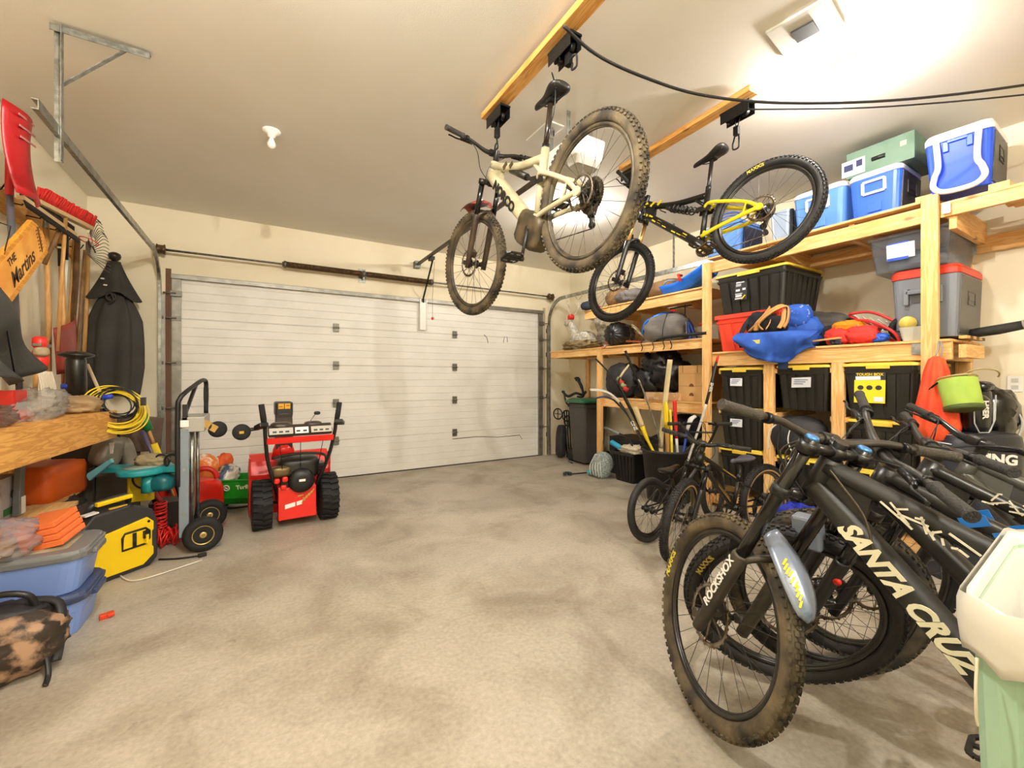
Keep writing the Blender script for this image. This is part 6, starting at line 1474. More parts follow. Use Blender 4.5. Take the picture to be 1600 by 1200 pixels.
# ---------------------------------------------------------------- under and beside the bench
OC = mat('case_orange', 'E06420', .45)
p = at(72, 752, D=3.0); t = T('tool_case', 'orange plastic tool case with black latch on the bench lower shelf', 'case', p)
MB().soft((0, 0, 0), (.28, .42, .26), (0, rad(0), rad(-14)), seed=1, amp=.0, p=9).build('shell', OC, t)
MB().box((.15, .10, .02), (.02, .07, .06)).build('latch', BLK, t, bevel=.003)
p = at(30, 775, D=2.55); t = T('spirit_level', 'grey metal rail standing on end left of the orange case', 'level', (p.x, p.y, .476))
MB().box((0, 0, .19), (.03, .055, .38), (rad(-6), 0, 0)).build('rail', mat('rail_grey', '6f7478', .35, .4), t, bevel=.002); MB().box((.018, -.0, .06), (.004, .045, .10)).build('end_plate', WHT, t)
p = at(8, 790, D=2.5); t = T('product_box', 'pale grey printed product box at left edge under bench', 'box', (p.x - .04, p.y, .476))
MB().box((0, 0, .12), (.12, .2, .24)).build('body', mat('box_grey', 'A8A3A4', .6), t); MB().box((.061, 0, .04), (.003, .16, .04)).build('green_strip', mat('strip_green', '2f6e3c', .6), t); MB().torus((.062, .03, .13), .022, .004, (1, 0, 0), 14, 5).build('black_mark', INK, t)
p = at(70, 785, D=2.9); one(MB().bar((-.02, -.3, 0), (.06, .26, .03), .12, .022, (0, 0, 1)), 'loose_plank', W_Y(), 'loose pale plank under the orange tool case', 'plank').location = p + V((.0, 0, -.02))
p = at(75, 810, D=2.9); one(MB().soft((0, 0, 0), (.3, .5, .16), (rad(15), 0, 0), seed=131, amp=.2, n=44), 'folded_tarp', mat('tarp_sheen', '2e2c2b', .4, bump=.4, bscale=14), 'black crumpled sheet between orange case and generator', 'tarp').location = p
STG = mat('machine_grey', '8f8a7d', .45, .2, col2='7b766a', scale=6); DKB = mat('cabinet_umber', '514a40', .5, col2='433c33', scale=4)
p = at(120, 760, D=3.5); one(MB().bb((-.12, -.1, 0), (.12, .1, .85)), 'metal_cabinet', DKB, 'narrow dark metal cabinet standing behind the grey bench machine', 'cabinet').location = (p.x, p.y, 0)
p = at(178, 745, D=3.7); t = T('metal_stand', 'brown-grey steel pedestal behind the teal mitre saw', 'stand', (p.x, p.y, 0))
MB().box((0, 0, .42), (.30, .22, .84), (0, 0, .5)).build('column', DKB, t, bevel=.01); MB().box((.14, .04, .80), (.30, .24, .30), (0, .08, .5)).build('side_panel', mat('panel_brown', '6d5a4b', .45, col2='574639', scale=4), t, bevel=.006)
p = at(168, 705, D=3.35); t = T('bench_machine', 'old grey cast bench machine with a white and yellow label', 'machine', p)
MB().soft((0, 0, 0), (.17, .22, .24), (0, rad(18), .5), seed=1, amp=0, p=4).build('housing', STG, t); MB().soft((.10, .05, -.05), (.10, .2, .3), (0, rad(-12), .5), seed=1, amp=0, p=4).build('guard', STG, t)
fm = MX((.03, -.10, .03), RT, None, -FW)
MB().prism([(-.03, -.045), (.03, -.035), (.04, .05), (-.02, .045)], .003, fm).build('white_label', WHT, t); MB().box(fm @ V((.0, -.075, 0)), (.07, .004, .02), fm.to_3x3()).build('yellow_label', mat('label_gold', 'C9A032', .5), t)
MB().box((.02, .0, -.15), (.26, .16, .05), (0, 0, .5)).build('foot', DKB, t)
# teal mitre saw
TEAL = mat('saw_teal', '1F8A91', .35, col2='2b9aa0', scale=8); TEAL2 = mat('saw_teal_dark', '176169', .4)
p = at(228, 735, D=3.15); t = T('mitre_saw', 'teal mitre saw with dusty table standing on its stand above the generator', 'saw', (p.x, p.y, 0)); zt_ = p.z
mr = MX((0, 0, zt_), RT, None, (0, 0, 1))
MB().xf(M()).lathe([(0, -.02), (.17, -.02), (.185, -.01), (.185, .02), (.17, .03), (0, .03)], (0, 0, 0), n=36, sq=(1, .8)).box((-.20, .02, .01), (.26, .14, .035)).box((.16, .03, .01), (.2, .12, .035)).xf(mr).build('table', TEAL, t, bevel=.004)
MB().lathe([(0, .03), (.14, .031), (.14, .037), (0, .037)], n=30, sq=(1, .8)).xf(mr).build('dusty_plate', mat('saw_dust', '9FA79A', .6, col2='7e938d', scale=12), t)
MB().prism([(-.33, -.05), (-.31, -.08), (-.15, .05), (-.16, .075), (-.325, -.03)], .02, mr @ M.Translation((0, -.1, .03)) @ M.Rotation(rad(90), 4, 'X')).build('fence', mat('teal_pale', '64A9B4', .35), t)
MB().soft((.10, .02, -.09), (.18, .16, .13), seed=1, amp=.0, p=3).xf(mr).build('motor', TEAL2, t); MB().cyl((.05, -.04, -.03), (.05, -.04, -.15), .04, n=20).xf(mr).build('column', TEAL, t)
MB().soft((.02, .03, .07), (.2, .12, .09), seed=141, amp=.2).xf(mr).build('glove', mat('glove_tan', '9c8f6d', .85), t)
MB().torus((.12, .0, .07), .05, .007, (0, 1, .2), 20, 6).torus((.2, .0, .06), .06, .007, (0, 1, .2), 20, 6).torus((-.02, -.02, -.07), .06, .007, (0, 1, .2), 20, 6).xf(mr).build('black_cord', BLK, t)
b = MB()
for sx in (-.12, .12):
    b.cyl((sx * .8, .12, -.03), (sx, .30, -zt_ + .02), .014)
b.xf(mr).build('stand', DKM, t)
p = at(222, 760, D=3.3); one(MB().rbox((0, 0, 0), (.16, .12), (.16, .12), .2, .02), 'yellow_box', YEL, 'small yellow box behind the mitre saw stand', 'box').location = (p.x, p.y, p.z - .1)
p = at(262, 800, D=3.5); one(MB().rbox((0, 0, 0), (.2, .2), (.22, .22), .30, .03), 'dark_crate', mat('crate_dark', '3a3a38', .5), 'dark plastic crate between generator and hand truck', 'crate').location = (p.x, p.y, 0)
p = at(275, 785, D=3.9); one(MB().rbox((0, 0, 0), (.16, .2), (.16, .2), .35, .03), 'blue_jug', mat('jug_blue', '1f3fb0', .35), 'dark blue jug beside the red fuel can', 'jug').location = (p.x, p.y, 0)
# brooms leaning behind the saw
a_, c_ = at(222, 645, D=3.6), at(258, 740, D=3.7)
t = T('yellow_broom', 'yellow and green handled broom leaning behind the mitre saw', 'broom', c_); d = a_ - c_
MB().tube([V((0, 0, 0)) , d * .5], [.03, .026], 10).build('yellow_sleeve', YEL, t); MB().tube([d * .5, d * .72], .013, 8).build('handle', ASH, t); MB().tube([d * .72, d], .032, 10).build('green_head', mat('broom_green', '1f7a3d', .5), t)
MB().tube([V((0, 0, 0)), d * -1.0], .012, 8).build('lower_handle', ASH, t)
a_, c_ = at(222, 672, D=3.6), at(240, 712, D=3.65); one(MB().tube([a_, c_.lerp(a_, -1.5)], .018, 10), 'violet_pole', mat('pole_violet', '5b4f6b', .4), 'violet-grey pole leaning under the yellow and green broom', 'pole')
# ---------------------------------------------------------------- generator
A_, B_ = at(115, 930, Z=0), at(247, 879, Z=0)
gx = (B_ - A_).normalized(); gy = V((-gx.y, gx.x, 0)); GL = (B_ - A_).length
t = T('generator', 'black and yellow portable inverter generator standing beside the blue totes', 'generator', mx=MX(A_, gx, None, (0, 0, 1)))
GBK = mat('generator_black', '2c2b2b', .5, bump=.15, bscale=80); GYE = mat('generator_yellow', 'F2CB12', .35)
b = MB(); L = GL; prof = [(.0, .03), (.04, .0), (L - .05, 0), (L, .05), (L, .30), (L - .03, .385), (L - .10, .43), (.30, .455), (.10, .44), (.03, .36), (0, .30)]
b.prism(prof, .30, MX((0, .15, 0), (1, 0, 0), None, (0, -1, 0))); b.build('housing', GBK, t, bevel=.012)
yp = [(.02, .06), (.05, .035), (L - .10, .03), (L - .035, .08), (L - .035, .13), (L - .045, .14), (L - .045, .24), (L - .035, .25), (L - .035, .305), (L - .075, .345), (.12, .30), (.02, .30)]
MB().prism(yp, .014, MX((0, -.005, 0), (1, 0, 0), None, (0, -1, 0))).build('side_panel', GYE, t, bevel=.004)
ring = [(L * .52 + .0, .17), (L * .52, .25), (L * .55, .275), (L - .09, .275), (L - .065, .25), (L - .065, .20), (L - .09, .17)]
m_ = MX((0, -.013, 0), (1, 0, 0), None, (0, -1, 0))
MB().tube([m_ @ V((x, y, 0)) for x, y in ring], .008, 6, closed=True).build('handle_recess', BLK, t); MB().prism([(x * .92 + L * .045, y * .9 + .022) for x, y in ring], .004, m_ @ M.Translation((0, 0, .002))).build('inner_panel', GYE, t)
MB().box(m_ @ V((L * .66, .22, .006)), (.02, .012, .09)).box(m_ @ V((L * .80, .235, .01)), (.028, .02, .05)).build('pull_slot', BLK, t); MB().box(m_ @ V((L * .80, .205, .02)), (.014, .02, .06)).build('pull_tab', GYE, t)
MB().tube(smooth_path([(.13, .12, .44), (.16, .1, .485), (.33, .1, .50), (.36, .12, .45)]), .018, 10).build('carry_handle', GBK, t); MB().box((.25, .07, .492), (.2, .03, .028), (0, rad(-3), 0)).build('yellow_grip', GYE, t, bevel=.006)
MB().box((.1, .04, .447), (.07, .05, .008), (0, rad(-6), 0)).build('white_label', WHT, t); MB().box((.24, .02, .455), (.10, .012, .01)).build('yellow_label', mat('label_gold', 'C9A032', .5), t)
for x, z in ((L - .07, .315), (.30, .45)): MB().cyl(m_ @ V((x, z, -.0)), m_ @ V((x, z, .006)), .008).build('screw', BLK, t)
b = MB()
for k in range(4): b.box((L + .003, .15, .12 + .04 * k), (.008, .2, .012))
b.build('side_vent', BLK, t)
# hoses and cables
p = at(275, 838, Z=.05); HR = mat('hose_red', 'D8251E', .35)
t = T('air_hose', 'bright red curly air hose heaped on the floor by the generator', 'hose', (p.x, p.y, 0)); b = MB(); R1 = random.Random(4)
for i in range(17): b.torus((R1.uniform(-.11, .13), R1.uniform(-.09, .04), .06 + R1.uniform(-.01, .03)), .056, .006, (1, R1.uniform(-.5, .5), R1.uniform(-.4, .4)), 26, 6)
for i in range(14): b.torus((-.10, .03, .10 + i * .017), .038, .0055, (R1.uniform(-.2, .2), R1.uniform(-.2, .2), 1), 24, 6)
b.build('coils', HR, t)
MB().tube(smooth_path([(-.10, .05, .33), (-.14, .05, .40), (-.16, .04, .50), (-.15, .03, .54)]), .018, 8).build('red_handle', mat('hose_dark', '9c1f22', .4), t)
def floor_path(pix, z=.008): return smooth_path([at(x, y, Z=z) for x, y in pix], 6)
t = T('power_lead', 'black power lead with plug lying in front of the red hose', 'cable', at(318, 868, Z=0)); o = V(t.location)
MB().tube([p - o for p in floor_path([(248, 874), (275, 873), (300, 870), (312, 868)])], .006, 6).build('lead', BLK, t); MB().box(at(316, 867, Z=.014) - o, (.05, .03, .025), (0, 0, .4)).build('plug', BLK, t, bevel=.004)
one(MB().tube(floor_path([(178, 868), (184, 893), (196, 905), (212, 907), (240, 900), (280, 887), (316, 875)]), .0045, 6), 'white_cable', mat('cable_white', 'E4DED2', .5), 'thin white cable curving across the floor from the totes', 'cable')
one(MB().box((0, 0, 0), (.05, .03, .025), (0, 0, .3)).box((.02, 0, .005), (.03, .04, .018), (0, 0, .3)), 'orange_clip', mat('clip_orange', 'E0421C', .4), 'small orange-red plastic clip on floor at the tote corner', 'clip', bevel=.003).location = at(165, 962, Z=.013)
# ---------------------------------------------------------------- blue totes
TB1 = mat('tote_periwinkle', '7F9BDB', .38); TLD = mat('tote_lid_grey', '77797A', .4); TLN = mat('tote_lid_navy', '3E4A6B', .4)
def btote(z0, h, lid, label):
    t = T('blue_tote', label, 'storage tote', (-1.075, 3.13, z0)); w_, d_ = .68, .40
    MB().rbox((0, 0, 0), (w_ * .88, d_ * .84), (w_ * .97, d_ * .96), h - .03, .07).build('body', TB1, t, bevel=.004)
    MB().rbox((0, 0, h * .52), (w_ * .935, d_ * .91), (w_ * .945, d_ * .92), .012, .07).build('ridge', TB1, t)
    MB().rbox((0, 0, h - .045), (w_ * 1.0, d_ * 1.0), (w_ * 1.02, d_ * 1.03), .03, .08).rbox((0, 0, h - .02), (w_ * 1.0, d_ * 1.0), (w_ * .98, d_ * .97), .02, .08, wall=None).build('lid', lid, t, bevel=.004)
    MB().box((w_ * .5, 0, h - .04), (.04, .16, .03)).build('handle', lid, t, bevel=.006)
    return t
btote(0, .215, TLN, 'lower of the two periwinkle blue totes, with a navy lid')
t = btote(.216, .215, TLD, 'upper of the two periwinkle blue totes, with a grey lid')
MB().rbox((0, 0, .2155), (.52, .27), (.52, .27), .002, .04).build('dusty_panel', mat('dust_tan', 'B3A78B', .8, col2='a09476', scale=8), t)
FO = mat('foam_orange', 'F07A3C', .7)
for i in range(4):
    one(MB().box((0, 0, 0), (.16, .20, .028), (rad(8), rad(-10), rad(-12))), 'foam_slab', FO, ('bottom', 'second', 'third', 'top')[i] + ' orange foam slab of the stack on the upper blue tote', 'foam slab', bevel=.003).location = (-.90 - .012 * i, 3.14 + .006 * i, .462 + i * .03)
t = T('buckled_strap', 'orange case with black buckle lying behind the foam slabs', 'case', (-1.02, 3.29, .435)); MB().box((0, 0, .045), (.22, .14, .09)).build('body', ORG, t, bevel=.008); MB().box((.09, -.06, .08), (.07, .05, .03)).build('buckle', BLK, t, bevel=.004); MB().box((.09, -.065, .096), (.04, .03, .006)).build('buckle_plate', WHT, t)
one(MB().soft((0, 0, 0), (.30, .32, .17), seed=151, amp=.2, freq=3, n=52, flat=.9), 'plastic_bag', FILM2, 'cloudy plastic bag slumped on the upper blue tote at left edge', 'plastic bag').location = (-1.09, 3.06, .50)
# camo backpack
CAMO = mat('camo_fabric', '30251a', .6, col2='A88669', scale=13, thr=(.46, .6), bump=.3, bscale=20, detail=8)
t = T('camo_backpack', 'brown camouflage backpack slumped on the floor before the blue totes', 'backpack', (-.96, 2.72, 0))
MB().soft((0, 0, .13), (.42, .30, .28), (0, rad(-6), rad(4)), seed=161, amp=.09, freq=2.4, flat=.9, n=44).build('body', CAMO, t)
MB().soft((-.02, .02, .24), (.34, .2, .12), seed=162, amp=.12).build('black_top', NYL, t)
MB().tube(smooth_path([(.08, .06, .29), (.18, .04, .26), (.205, -.02, .15), (.2, -.06, .04)]), .022, 8, ry=.014).build('side_panel', NYL, t)
MB().tube(smooth_path([(-.1, .0, .30), (.0, -.02, .36), (.1, -.02, .34), (.12, -.0, .27)]), .014, 8).build('carry_strap', BLK, t)
MB().tube(smooth_path([(.17, -.08, .14), (.19, -.11, .06), (.2, -.14, .02), (.205, -.19, .008)]), .01, 6, ry=.004).build('loose_strap', BLK, t)
# ---------------------------------------------------------------- hand truck
HTX, HTY = -.34, 3.93
t = T('hand_truck', 'convertible hand truck with grey frame and black loop handle', 'hand truck', (HTX, HTY, 0))
HG = mat('truck_grey', '8996A3', .4, .3); BRS = mat('hub_brass', 'C6A660', .35, .6)
def pneu(c, R, w_, ax_, nm='wheel', par=t):
    f = frame_from(ax_); o = MB().lathe([(R * .5, -w_ * .35), (R * .62, -w_ * .5), (R * .85, -w_ * .5), (R * .97, -w_ * .3), (R, 0), (R * .97, w_ * .3), (R * .85, w_ * .5), (R * .62, w_ * .5), (R * .5, w_ * .35)], c, ax_, 32).build(nm, BLK2, par)
    MB().lathe([(0, -w_ * .3), (R * .16, -w_ * .42), (R * .2, -w_ * .2), (R * .4, -w_ * .12), (R * .52, -w_ * .4), (R * .55, -w_ * .4), (R * .55, w_ * .4), (R * .4, w_ * .12), (R * .2, w_ * .2), (R * .16, w_ * .42), (0, w_ * .3)], c, ax_, 28).build('hub', BRS, o)
    return o
pneu((.0, 0, .128), .128, .085, (-.15, 1, 0)); pneu((0, .54, .128), .128, .085, (-.15, 1, 0))
MB().cyl((0, -.03, .128), (0, .57, .128), .01).build('axle', STEEL, t)
MB().box((-.115, .02, .52), (.06, .03, .80)).build('side_rail', HG, t, bevel=.004); MB().box((-.115, .50, .55), (.035, .03, .80)).build('side_rail', STEEL, t, bevel=.004)
MB().cyl((-.08, .12, .16), (-.08, .12, .98), .013).build('inner_tube', STEEL, t)
MB().cyl((-.07, .40, .16), (-.07, .40, .98), .013).build('inner_tube', STEEL, t)
for z in (.3, .62, .92): MB().cyl((-.115, .0, z), (-.115, .52, z), .01).build('cross_bar', STEEL, t)
MB().box((-.0, .26, .015), (.2, .42, .008)).build('toe_plate', HG, t)
MB().box((-.06, .22, .95), (.14, .42, .11)).build('top_housing', mat('housing_alu', 'A9A8A2', .4, .4), t, bevel=.005)
MB().box((-.11, -.0, .96), (.05, .006, .05)).build('label', WHT, t)
hp = [(-.15, .0, .50), (-.15, .0, 1.05), (-.14, .01, 1.14), (-.11, .06, 1.19), (-.05, .30, 1.265), (-.03, .42, 1.28), (-.02, .47, 1.26), (-.02, .48, 1.18), (-.02, .48, 1.0)]
MB().tube(smooth_path(hp, 5), .016, 10).build('handle', BLK, t)
MB().bar((-.12, .05, 1.0), (-.07, .28, 1.24), .02, .02).bar((-.11, .03, .95), (-.11, .03, 1.1), .04, .03).build('handle_brace', BLK, t)
MB().soft((-.02, .48, 1.16), (.035, .035, .16), seed=1, amp=0, p=4).build('foam_grip', BLK2, t)
MB().lathe([(0, -.02), (.035, -.02), (.058, -.015), (.062, 0), (.058, .015), (.035, .02), (0, .02)], (.09, .02, .905), (-.1, 1, 0), 26).build('caster', BLK2, t)
MB().bar((.0, .02, .96), (.085, -.01, .905), .05, .006, (0, 1, 0)).bar((.0, .05, .96), (.085, .05, .905), .05, .006, (0, 1, 0)).build('caster_fork', BRS, t)
# fuel cans, bags, spreader
p = at(318, 790, D=3.95); t = T('fuel_can', 'large red fuel can standing behind the hand truck wheels', 'fuel can', (p.x, p.y + .1, 0))
MB().soft((-.05, 0, .17), (.36, .34, .36), (0, 0, .5), seed=1, amp=0, p=4).build('body', mat('can_red', 'DB2B1A', .35), t); MB().torus((0, -.05, .35), .10, .025, (0, 1, 0), 20, 8, a0=0, a1=pi).build('handle', mat('can_red', 'DB2B1A', .35), t)
p = at(268, 800, D=3.8); one(MB().soft((0, 0, 0), (.2, .26, .4), seed=1, amp=0, p=4), 'fuel_can', mat('can_red', 'DB2B1A', .35), 'smaller red can left of the hand truck rail', 'fuel can').location = (p.x, p.y + .05, .2)
p = at(316, 733, D=4.35); t = T('seed_bag', 'open orange and white bag behind the red fuel can', 'bag', (p.x, p.y, 0))
MB().soft((0, 0, .25), (.34, .26, .50), (0, 0, .5), seed=171, amp=.1).build('sack', mat('sack_orange_print', 'E57A22', .6, col2='EFE6D6', scale=4, thr=(.5, .55)), t)
p = at(352, 748, D=4.35); one(MB().soft((0, 0, 0), (.16, .2, .26), (0, rad(35), .3), seed=172, amp=.25, n=40), 'snack_bag', mat('bag_bluewhite', '4b5f7a', .3, col2='D8CDBB', scale=9, thr=(.46, .54)), 'crumpled blue and silver bag resting on the red fuel can', 'bag').location = p
p = at(350, 725, D=4.5); one(MB().soft((0, 0, 0), (.14, .12, .2), (0, rad(10), .3), seed=173, amp=.2), 'orange_wrapper', ORG, 'small orange wrapper peak above the open orange bag', 'wrapper').location = p
p = at(376, 800, D=4.3); t = T('seed_spreader', 'green fertilizer spreader hopper with white lettering left of the snowblower', 'spreader', mx=MX((p.x, p.y, 0), RT + V((.1, .1, 0)), None, (0, 0, 1)))
GSP = mat('spreader_green', '1F8C1F', .4)
b = MB(); ringf = lambda w_, d_, z, wl=0: [V((x, y, z)) for x, y in ((-w_ / 2, -d_ / 2), (w_ / 2, -d_ / 2), (w_ / 2, d_ / 2), (-w_ / 2, d_ / 2))]
b.loft([ringf(.22, .16, .05), ringf(.34, .26, .12), ringf(.43, .32, .29), ringf(.45, .34, .295), ringf(.45, .34, .31), ringf(.41, .30, .31), ringf(.32, .24, .14), ringf(.22, .16, .09)]); b.build('hopper', GSP, t, bevel=.006)
MB().text('RO', .055, MX((-.15, -.158, .225), (1, 0, 0), None, (0, -1, -.15)), bold=.02, th=.006).text('TurfBo', .055, MX((.11, -.158, .235), (1, 0, .06), None, (0, -1, -.15)), bold=.02, th=.006).build('lettering', mat('lettering_cream', 'DDE6C4', .5), t)
MB().torus((-.055, -.160, .23), .026, .006, (0, 1, .15), 20, 6).box((-.055, -.162, .23), (.03, .006, .01), (0, .5, 0)).build('emblem', mat('lettering_cream', 'DDE6C4', .5), t)
MB().tube(smooth_path([(-.22, -.12, .04), (0, -.14, .03), (.15, -.13, .05), (.24, -.12, .13)]), .01, 8).build('black_frame', BLK, t)
pneu((-.16, .05, .09), .09, .05, (1, 0, 0), 'wheel', t); pneu((.16, .05, .09), .09, .05, (1, 0, 0), 'wheel', t)
# ---------------------------------------------------------------- snowblower
c1, c2 = at(411, 828, Z=0), at(511, 811, Z=0); mid = (c1 + c2) / 2 + V((.0, .06, 0)); yv = (c1 - c2).normalized(); xv = yv.cross(V((0, 0, 1)))
t = T('snowblower', 'red two-stage snowblower with chunky tyres standing before the white door', 'snowblower', mx=MX(mid, xv, None, (0, 0, 1)))
SRD = mat('blower_red', 'E0261A', .3); SBK = mat('blower_black', '1d1b19', .4); BRW = mat('chute_brown', '3a302a', .4)
for s_ in (-1, 1):
    y = s_ * .265; R = .205
    o = MB().lathe([(R * .55, -.07), (R * .8, -.075), (R * .94, -.068), (R * .96, 0), (R * .94, .068), (R * .8, .075), (R * .55, .07)], (0, y, R), (0, 1, 0), 36).build('wheel', BLK2, t)
    b = MB()
    for i in range(22):
        a_ = 2 * pi * i / 22; 
        for k_, off in ((-1, .08), (1, -.08)): b.box((R * .97 * math.cos(a_ + off * .5), y + k_ * .034, R + R * .97 * math.sin(a_ + off * .5)), (.028, .072, .024), M.Rotation(-a_ - pi / 2, 3, 'Y') @ M.Rotation(k_ * .22, 3, 'Z'))
    b.build('tread', BLK2, o)
    MB().lathe([(0, -.05), (.05, -.05), (.11, -.03), (.11, .03), (.05, .05), (0, .05)], (0, y, R), (0, 1, 0), 24).build('rim', WHT, o)
MB().cyl((0, -.2, .205), (0, .2, .205), .014).build('axle', DKM, t)
MB().box((-.11, 0, .21), (.05, .30, .27), (0, rad(4), 0)).box((.05, 0, .27), (.30, .30, .16)).build('belly_pan', SRD, t, bevel=.008)
bk = MX((-.141, 0, .2), (0, -1, 0), None, (-1, 0, .07))
MB().prism([(-.10, -.03), (-.02, -.015), (-.02, .02), (-.10, .005)], .003, bk).prism([(-.01, -.013), (.035, -.005), (.035, .03), (-.01, .02)], .003, bk).build('warning_label', WHT, t)
b = MB()
for i in range(5): b.bar(bk @ V((.03 + .02 * i, .0 + .02 * i, .002)), bk @ V((.05 + .02 * i, .05 + .016 * i, .002)), .008, .003, (-1, 0, 0))
b.prism([(.0, .06), (.05, .07), (.04, .078), (.0, .07)], .003, bk).build('stripe_decal', mat('decal_olive', 'B8A24A', .5), t)
MB().box((.05, 0, .42), (.32, .26, .14)).soft((.05, -.02, .50), (.34, .34, .20), seed=1, amp=0, p=5).build('engine', SBK, t, bevel=.01)
MB().lathe([(0, .06), (.05, .058), (.095, .05), (.105, .02), (.105, -.02)], (-.12, -.03, .40), (-1, 0, 0), 30).build('recoil_starter', BLK, t); MB().box((-.182, -.03, .41), (.004, .05, .02)).build('starter_label', WHT, t)
MB().soft((-.10, .13, .49), (.10, .16, .10), seed=1, amp=0, p=3).build('muffler', mat('muffler', '6b5a3a', .4, .6), t)
for y, z in ((.16, .42), (.10, .43), (.11, .36)): MB().soft((-.15, y, z), (.03, .045, .045), seed=1, amp=0, p=3).build('red_knob', SRD, t)
b = MB()
for k in range(5): b.box((-.05, -.20, .44 + .022 * k), (.14, .05, .008))
b.build('cooling_fins', SBK, t)
# auger housing in front
b = MB()
for s_ in (-1, 1):
    b.prism([(.30, .03), (.62, .03), (.66, .2), (.60, .42), (.36, .56), (.28, .56)], .012, MX((0, s_ * .34, 0), (1, 0, 0), None, (0, -1, 0)))
b.loft([[V((x, -.34, z)), V((x, .34, z)), V((x + .012, .34, z)), V((x + .012, -.34, z))] for x, z in ((.32, .03), (.30, .2), (.30, .4), (.34, .52), (.46, .57), (.58, .56))]); b.build('auger_housing', SRD, t, bevel=.004)
MB().torus((.48, 0, .22), .16, .014, (0, 1, 0), 30, 6).torus((.48, .2, .22), .16, .014, (.3, 1, 0), 30, 6).torus((.48, -.2, .22), .16, .014, (-.3, 1, 0), 30, 6).cyl((.48, -.33, .22), (.48, .33, .22), .02).build('auger', SRD, t)
MB().lathe([(.10, .55), (.09, .62), (.075, .66)], (.38, .06, 0), n=26).build('chute_base', SRD, t)
MB().loft([[V((.38 + x * w_, .06 + y * w_, z)) for x, y in ((-.9, -1), (.6, -1), (.9, 0), (.6, 1), (-.9, 1), (-1, 0))] for z, w_ in ((.62, .07), (.75, .075), (.92, .07), (.96, .075))], smooth=False).build('chute', BRW, t, bevel=.006)
MB().loft([[V((.38 + x, .06 + y, z)) for x, y in ((-.07, -.075), (.12, -.075), (.12, .075), (-.07, .075))] for z in (.94, 1.07)]).build('chute_hood', SBK, t, bevel=.015)
MB().box((.309, .06, 1.03), (.004, .10, .05)).build('yellow_label', mat('label_amber', 'E0A51C', .5), t); MB().box((.307, .06, 1.03), (.003, .006, .05)).box((.307, .03, 1.035), (.003, .03, .006)).box((.307, .09, 1.025), (.003, .03, .006)).build('label_print', INK, t)
# handles
for s_ in (-1, 1):
    MB().tube(smooth_path([(-.02, s_ * .14, .26), (-.10, s_ * .18, .40), (-.24, s_ * .235, .62), (-.36, s_ * .26, .84), (-.38, s_ * .262, .90)]), .015, 10).build('handle_tube', SBK, t)
    MB().tube([(-.38, s_ * .265, .90), (-.40, s_ * .275, .98), (-.405, s_ * .29, 1.09)], [.018, .022, .021], 12).build('grip', BLK2, t)
    MB().box((-.40, s_ * .29, .92), (.10, .07, .035), (0, .3, s_ * .4)).build('control_lever', SBK, t, bevel=.008)
MB().tube(smooth_path([(-.2, -.22, .55), (-.16, -.2, .62), (-.14, 0, .64), (-.16, .2, .62)]), .012, 8).build('hose', SBK, t)
MB().box((-.36, 0, .79), (.02, .50, .05), (0, rad(-20), 0)).build('cross_bar', SRD, t, bevel=.004)
MB().box((-.33, 0, .865), (.10, .48, .06), (0, rad(-30), 0)).build('control_panel', BRW, t, bevel=.012)
pm = MX((-.388, 0, .868), (0, -1, 0), None, (-1, 0, .45))
for cx_, w__, pm_m in ((-.15, .17, mat('panel_label', 'B9B5AC', .5)), (0, .10, WHT), (.15, .16, mat('panel_label', 'B9B5AC', .5))):
    MB().prism([(cx_ - w__ / 2, -.025), (cx_ + w__ / 2, -.025), (cx_ + w__ / 2, .028), (cx_ - w__ / 2, .028)], .003, pm).build('panel_label', pm_m, t)
    b = MB()
    for k in range(3 if w__ > .12 else 2):
        x = cx_ + (k - 1) * .045 if w__ > .12 else cx_ + (k - .5) * .05
        b.prism([(x - .016, -.012), (x + .012, -.012), (x + .012, .002), (x - .016, .002)], .003, pm @ M.Translation((0, 0, .002)))
    b.build('panel_print', mat('print_green', '2d4034', .6) if w__ > .12 else INK, t)
MB().soft((-.28, -.10, .90), (.12, .14, .06), seed=1, amp=0, p=3).soft((-.28, .14, .90), (.14, .16, .07), seed=2, amp=.04, p=3).build('panel_cover', BRW, t)
MB().tube([(-.32, -.05, .90), (-.33, -.11, .99)], .004, 6).build('lever_rod', STEEL, t); MB().soft((-.33, -.125, 1.0), (.035, .05, .03), seed=1, amp=0).build('lever_knob', BLK, t)
MB().lathe([(0, -.03), (.05, -.03), (.062, -.015), (.062, .02), (.05, .03), (0, .028)], (-.38, .42, .88), (-1, 0, .1), 26).build('headlight', BLK2, t); MB().tube([(-.37, .40, .89), (-.36, .30, .90)], .014, 8).build('headlight_arm', BLK, t); MB().box((-.412, .42, .88), (.003, .03, .02)).build('headlight_label', mat('label_gold', 'C9A032', .5), t)
b = MB()
for y0, y1 in ((-.18, -.16), (.16, .12), (.0, -.02)): b.tube([(-.32, y0, .8), (-.15, y1, .52)], .003, 5)
b.build('control_cable', BLK, t)
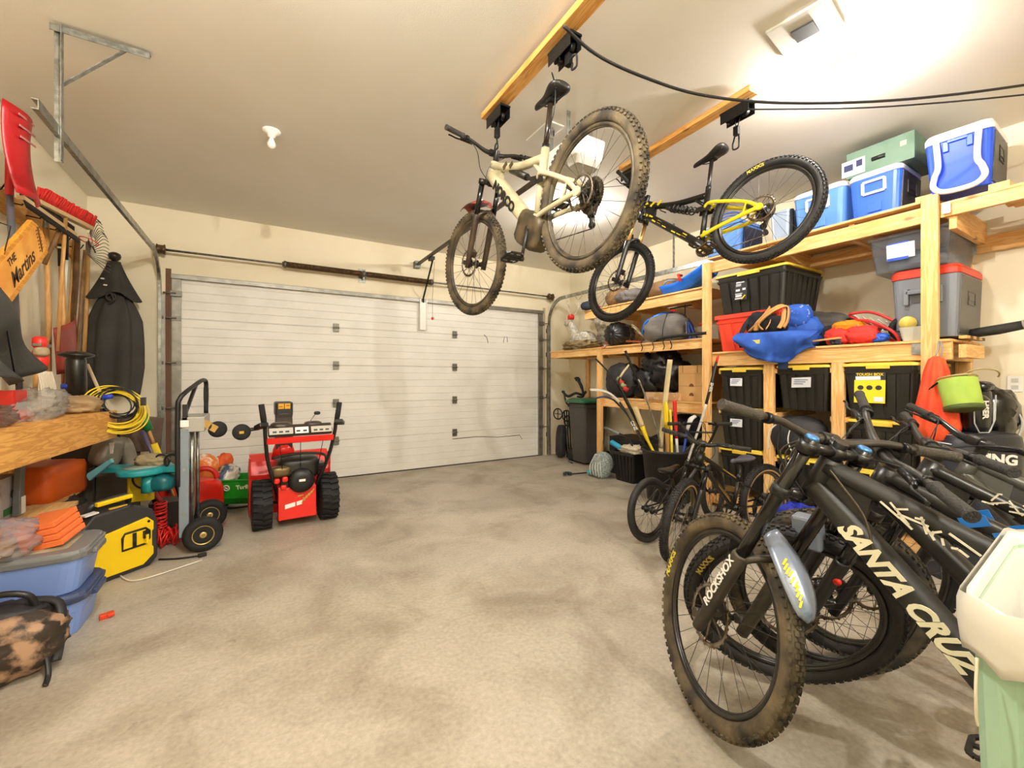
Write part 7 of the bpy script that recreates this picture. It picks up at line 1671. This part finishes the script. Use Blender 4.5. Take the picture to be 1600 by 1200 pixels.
# ---------------------------------------------------------------- lined recycling bin at the right edge
A_, B_ = V((.88, .20, 0)), V((1.42, .235, 0)); bx = (B_ - A_).normalized(); by = V((bx.y, -bx.x, 0)); 
t = T('lined_bin', 'tall pale green bin with a clear liner at the right edge of view', 'bin', mx=MX(A_, bx, None, (0, 0, 1)))
BG = mat('bin_green', 'A9CDB0', .35, tr=.15); L = (B_ - A_).length; Dp = .42
def bring(s_, z, wv=0):
    w_, d_ = L * s_, Dp * s_; cx_, cy_ = L / 2, -Dp / 2; pts = []
    for (sx, sy, a0) in ((1, 1, 0), (-1, 1, 90), (-1, -1, 180), (1, -1, 270)):
        for k in range(6):
            a_ = rad(a0 + 90 * k / 5); r = .07
            i_ = len(pts); pts.append(V((cx_ + sx * (w_ / 2 - r) + r * math.cos(a_), cy_ + sy * (d_ / 2 - r) + r * math.sin(a_), z + wv * math.sin(i_ * 1.7) + wv * .6 * math.sin(i_ * 3.1))))
    return pts
MB().loft([bring(.84, 0), bring(.93, .62), bring(.975, .94), bring(.955, .945), bring(.90, .6), bring(.80, .03)], smooth=False).build('body', BG, t)
MB().loft([bring(1.03, .97, .004), bring(1.045, .955, .004), bring(1.045, .935, .004), bring(1.03, .90, .006), bring(1.02, .885, .008), bring(1.0, .885, .008), bring(1.01, .92, .004), bring(1.0, .968, .003), bring(.965, .955), bring(.93, .90), bring(.88, .6), bring(.80, .25), bring(.5, .2)], caps=False, smooth=True).build('liner', mat('bin_liner', 'DAD7CC', .3, alpha=.93, bump=.7, bscale=10), t)
MB().bar((.03, -.085, .02), (.004, -.08, .90), .012, .018, (0, 1, 0)).build('dark_rib', mat('rib_umber', '5a4b40', .5), t)
MB().tube(smooth_path([(.005, -.02, .89), (-.004, -.02, .85), (.0, -.02, .81), (.012, -.02, .79)]), .002, 6).build('drawstring', mat('string_white', 'D8D2BC', .5), t)
MB().soft((.30, -.16, .76), (.36, .26, .22), seed=181, amp=.15).build('rubbish', mat('rubbish_pale', 'C9C6CC', .5), t); MB().soft((.20, -.14, .87), (.1, .08, .04), seed=182, amp=.1).build('orange_scrap', ORG, t)
# ---------------------------------------------------------------- groups of like things
GROUPS = {'foam_slab': 'orange foam slabs on the blue tote', 'blue_tote': 'blue totes stacked on the floor', 'garden_tool': 'wooden handled tools on the left wall', 'push_broom': 'brooms hung on the tool rack',
          'ceiling_light': 'bare bulbs on the ceiling', 'bike_hoist': 'hoist pulleys under the ceiling boards', 'hoist_beam': 'ceiling boards for the bike hoists', 'mountain_bike': 'mountain bikes in the garage',
          'club_headcover': 'headcovers on the golf bag', 'door_track': 'garage door tracks', 'fuel_can': 'red fuel cans', 'cooler': 'coolers on the right shelves', 'sleeping_bag': 'brown bedding rolls', 'lumber_offcut': 'lumber offcuts on the shelves', 'storage_shelf': 'pine shelving bays'}
for o in list(COL.objects):
    if o.parent is None and 'label' in o and 'group' not in o and o.name.split('.')[0] in GROUPS: o['group'] = GROUPS[o.name.split('.')[0]]
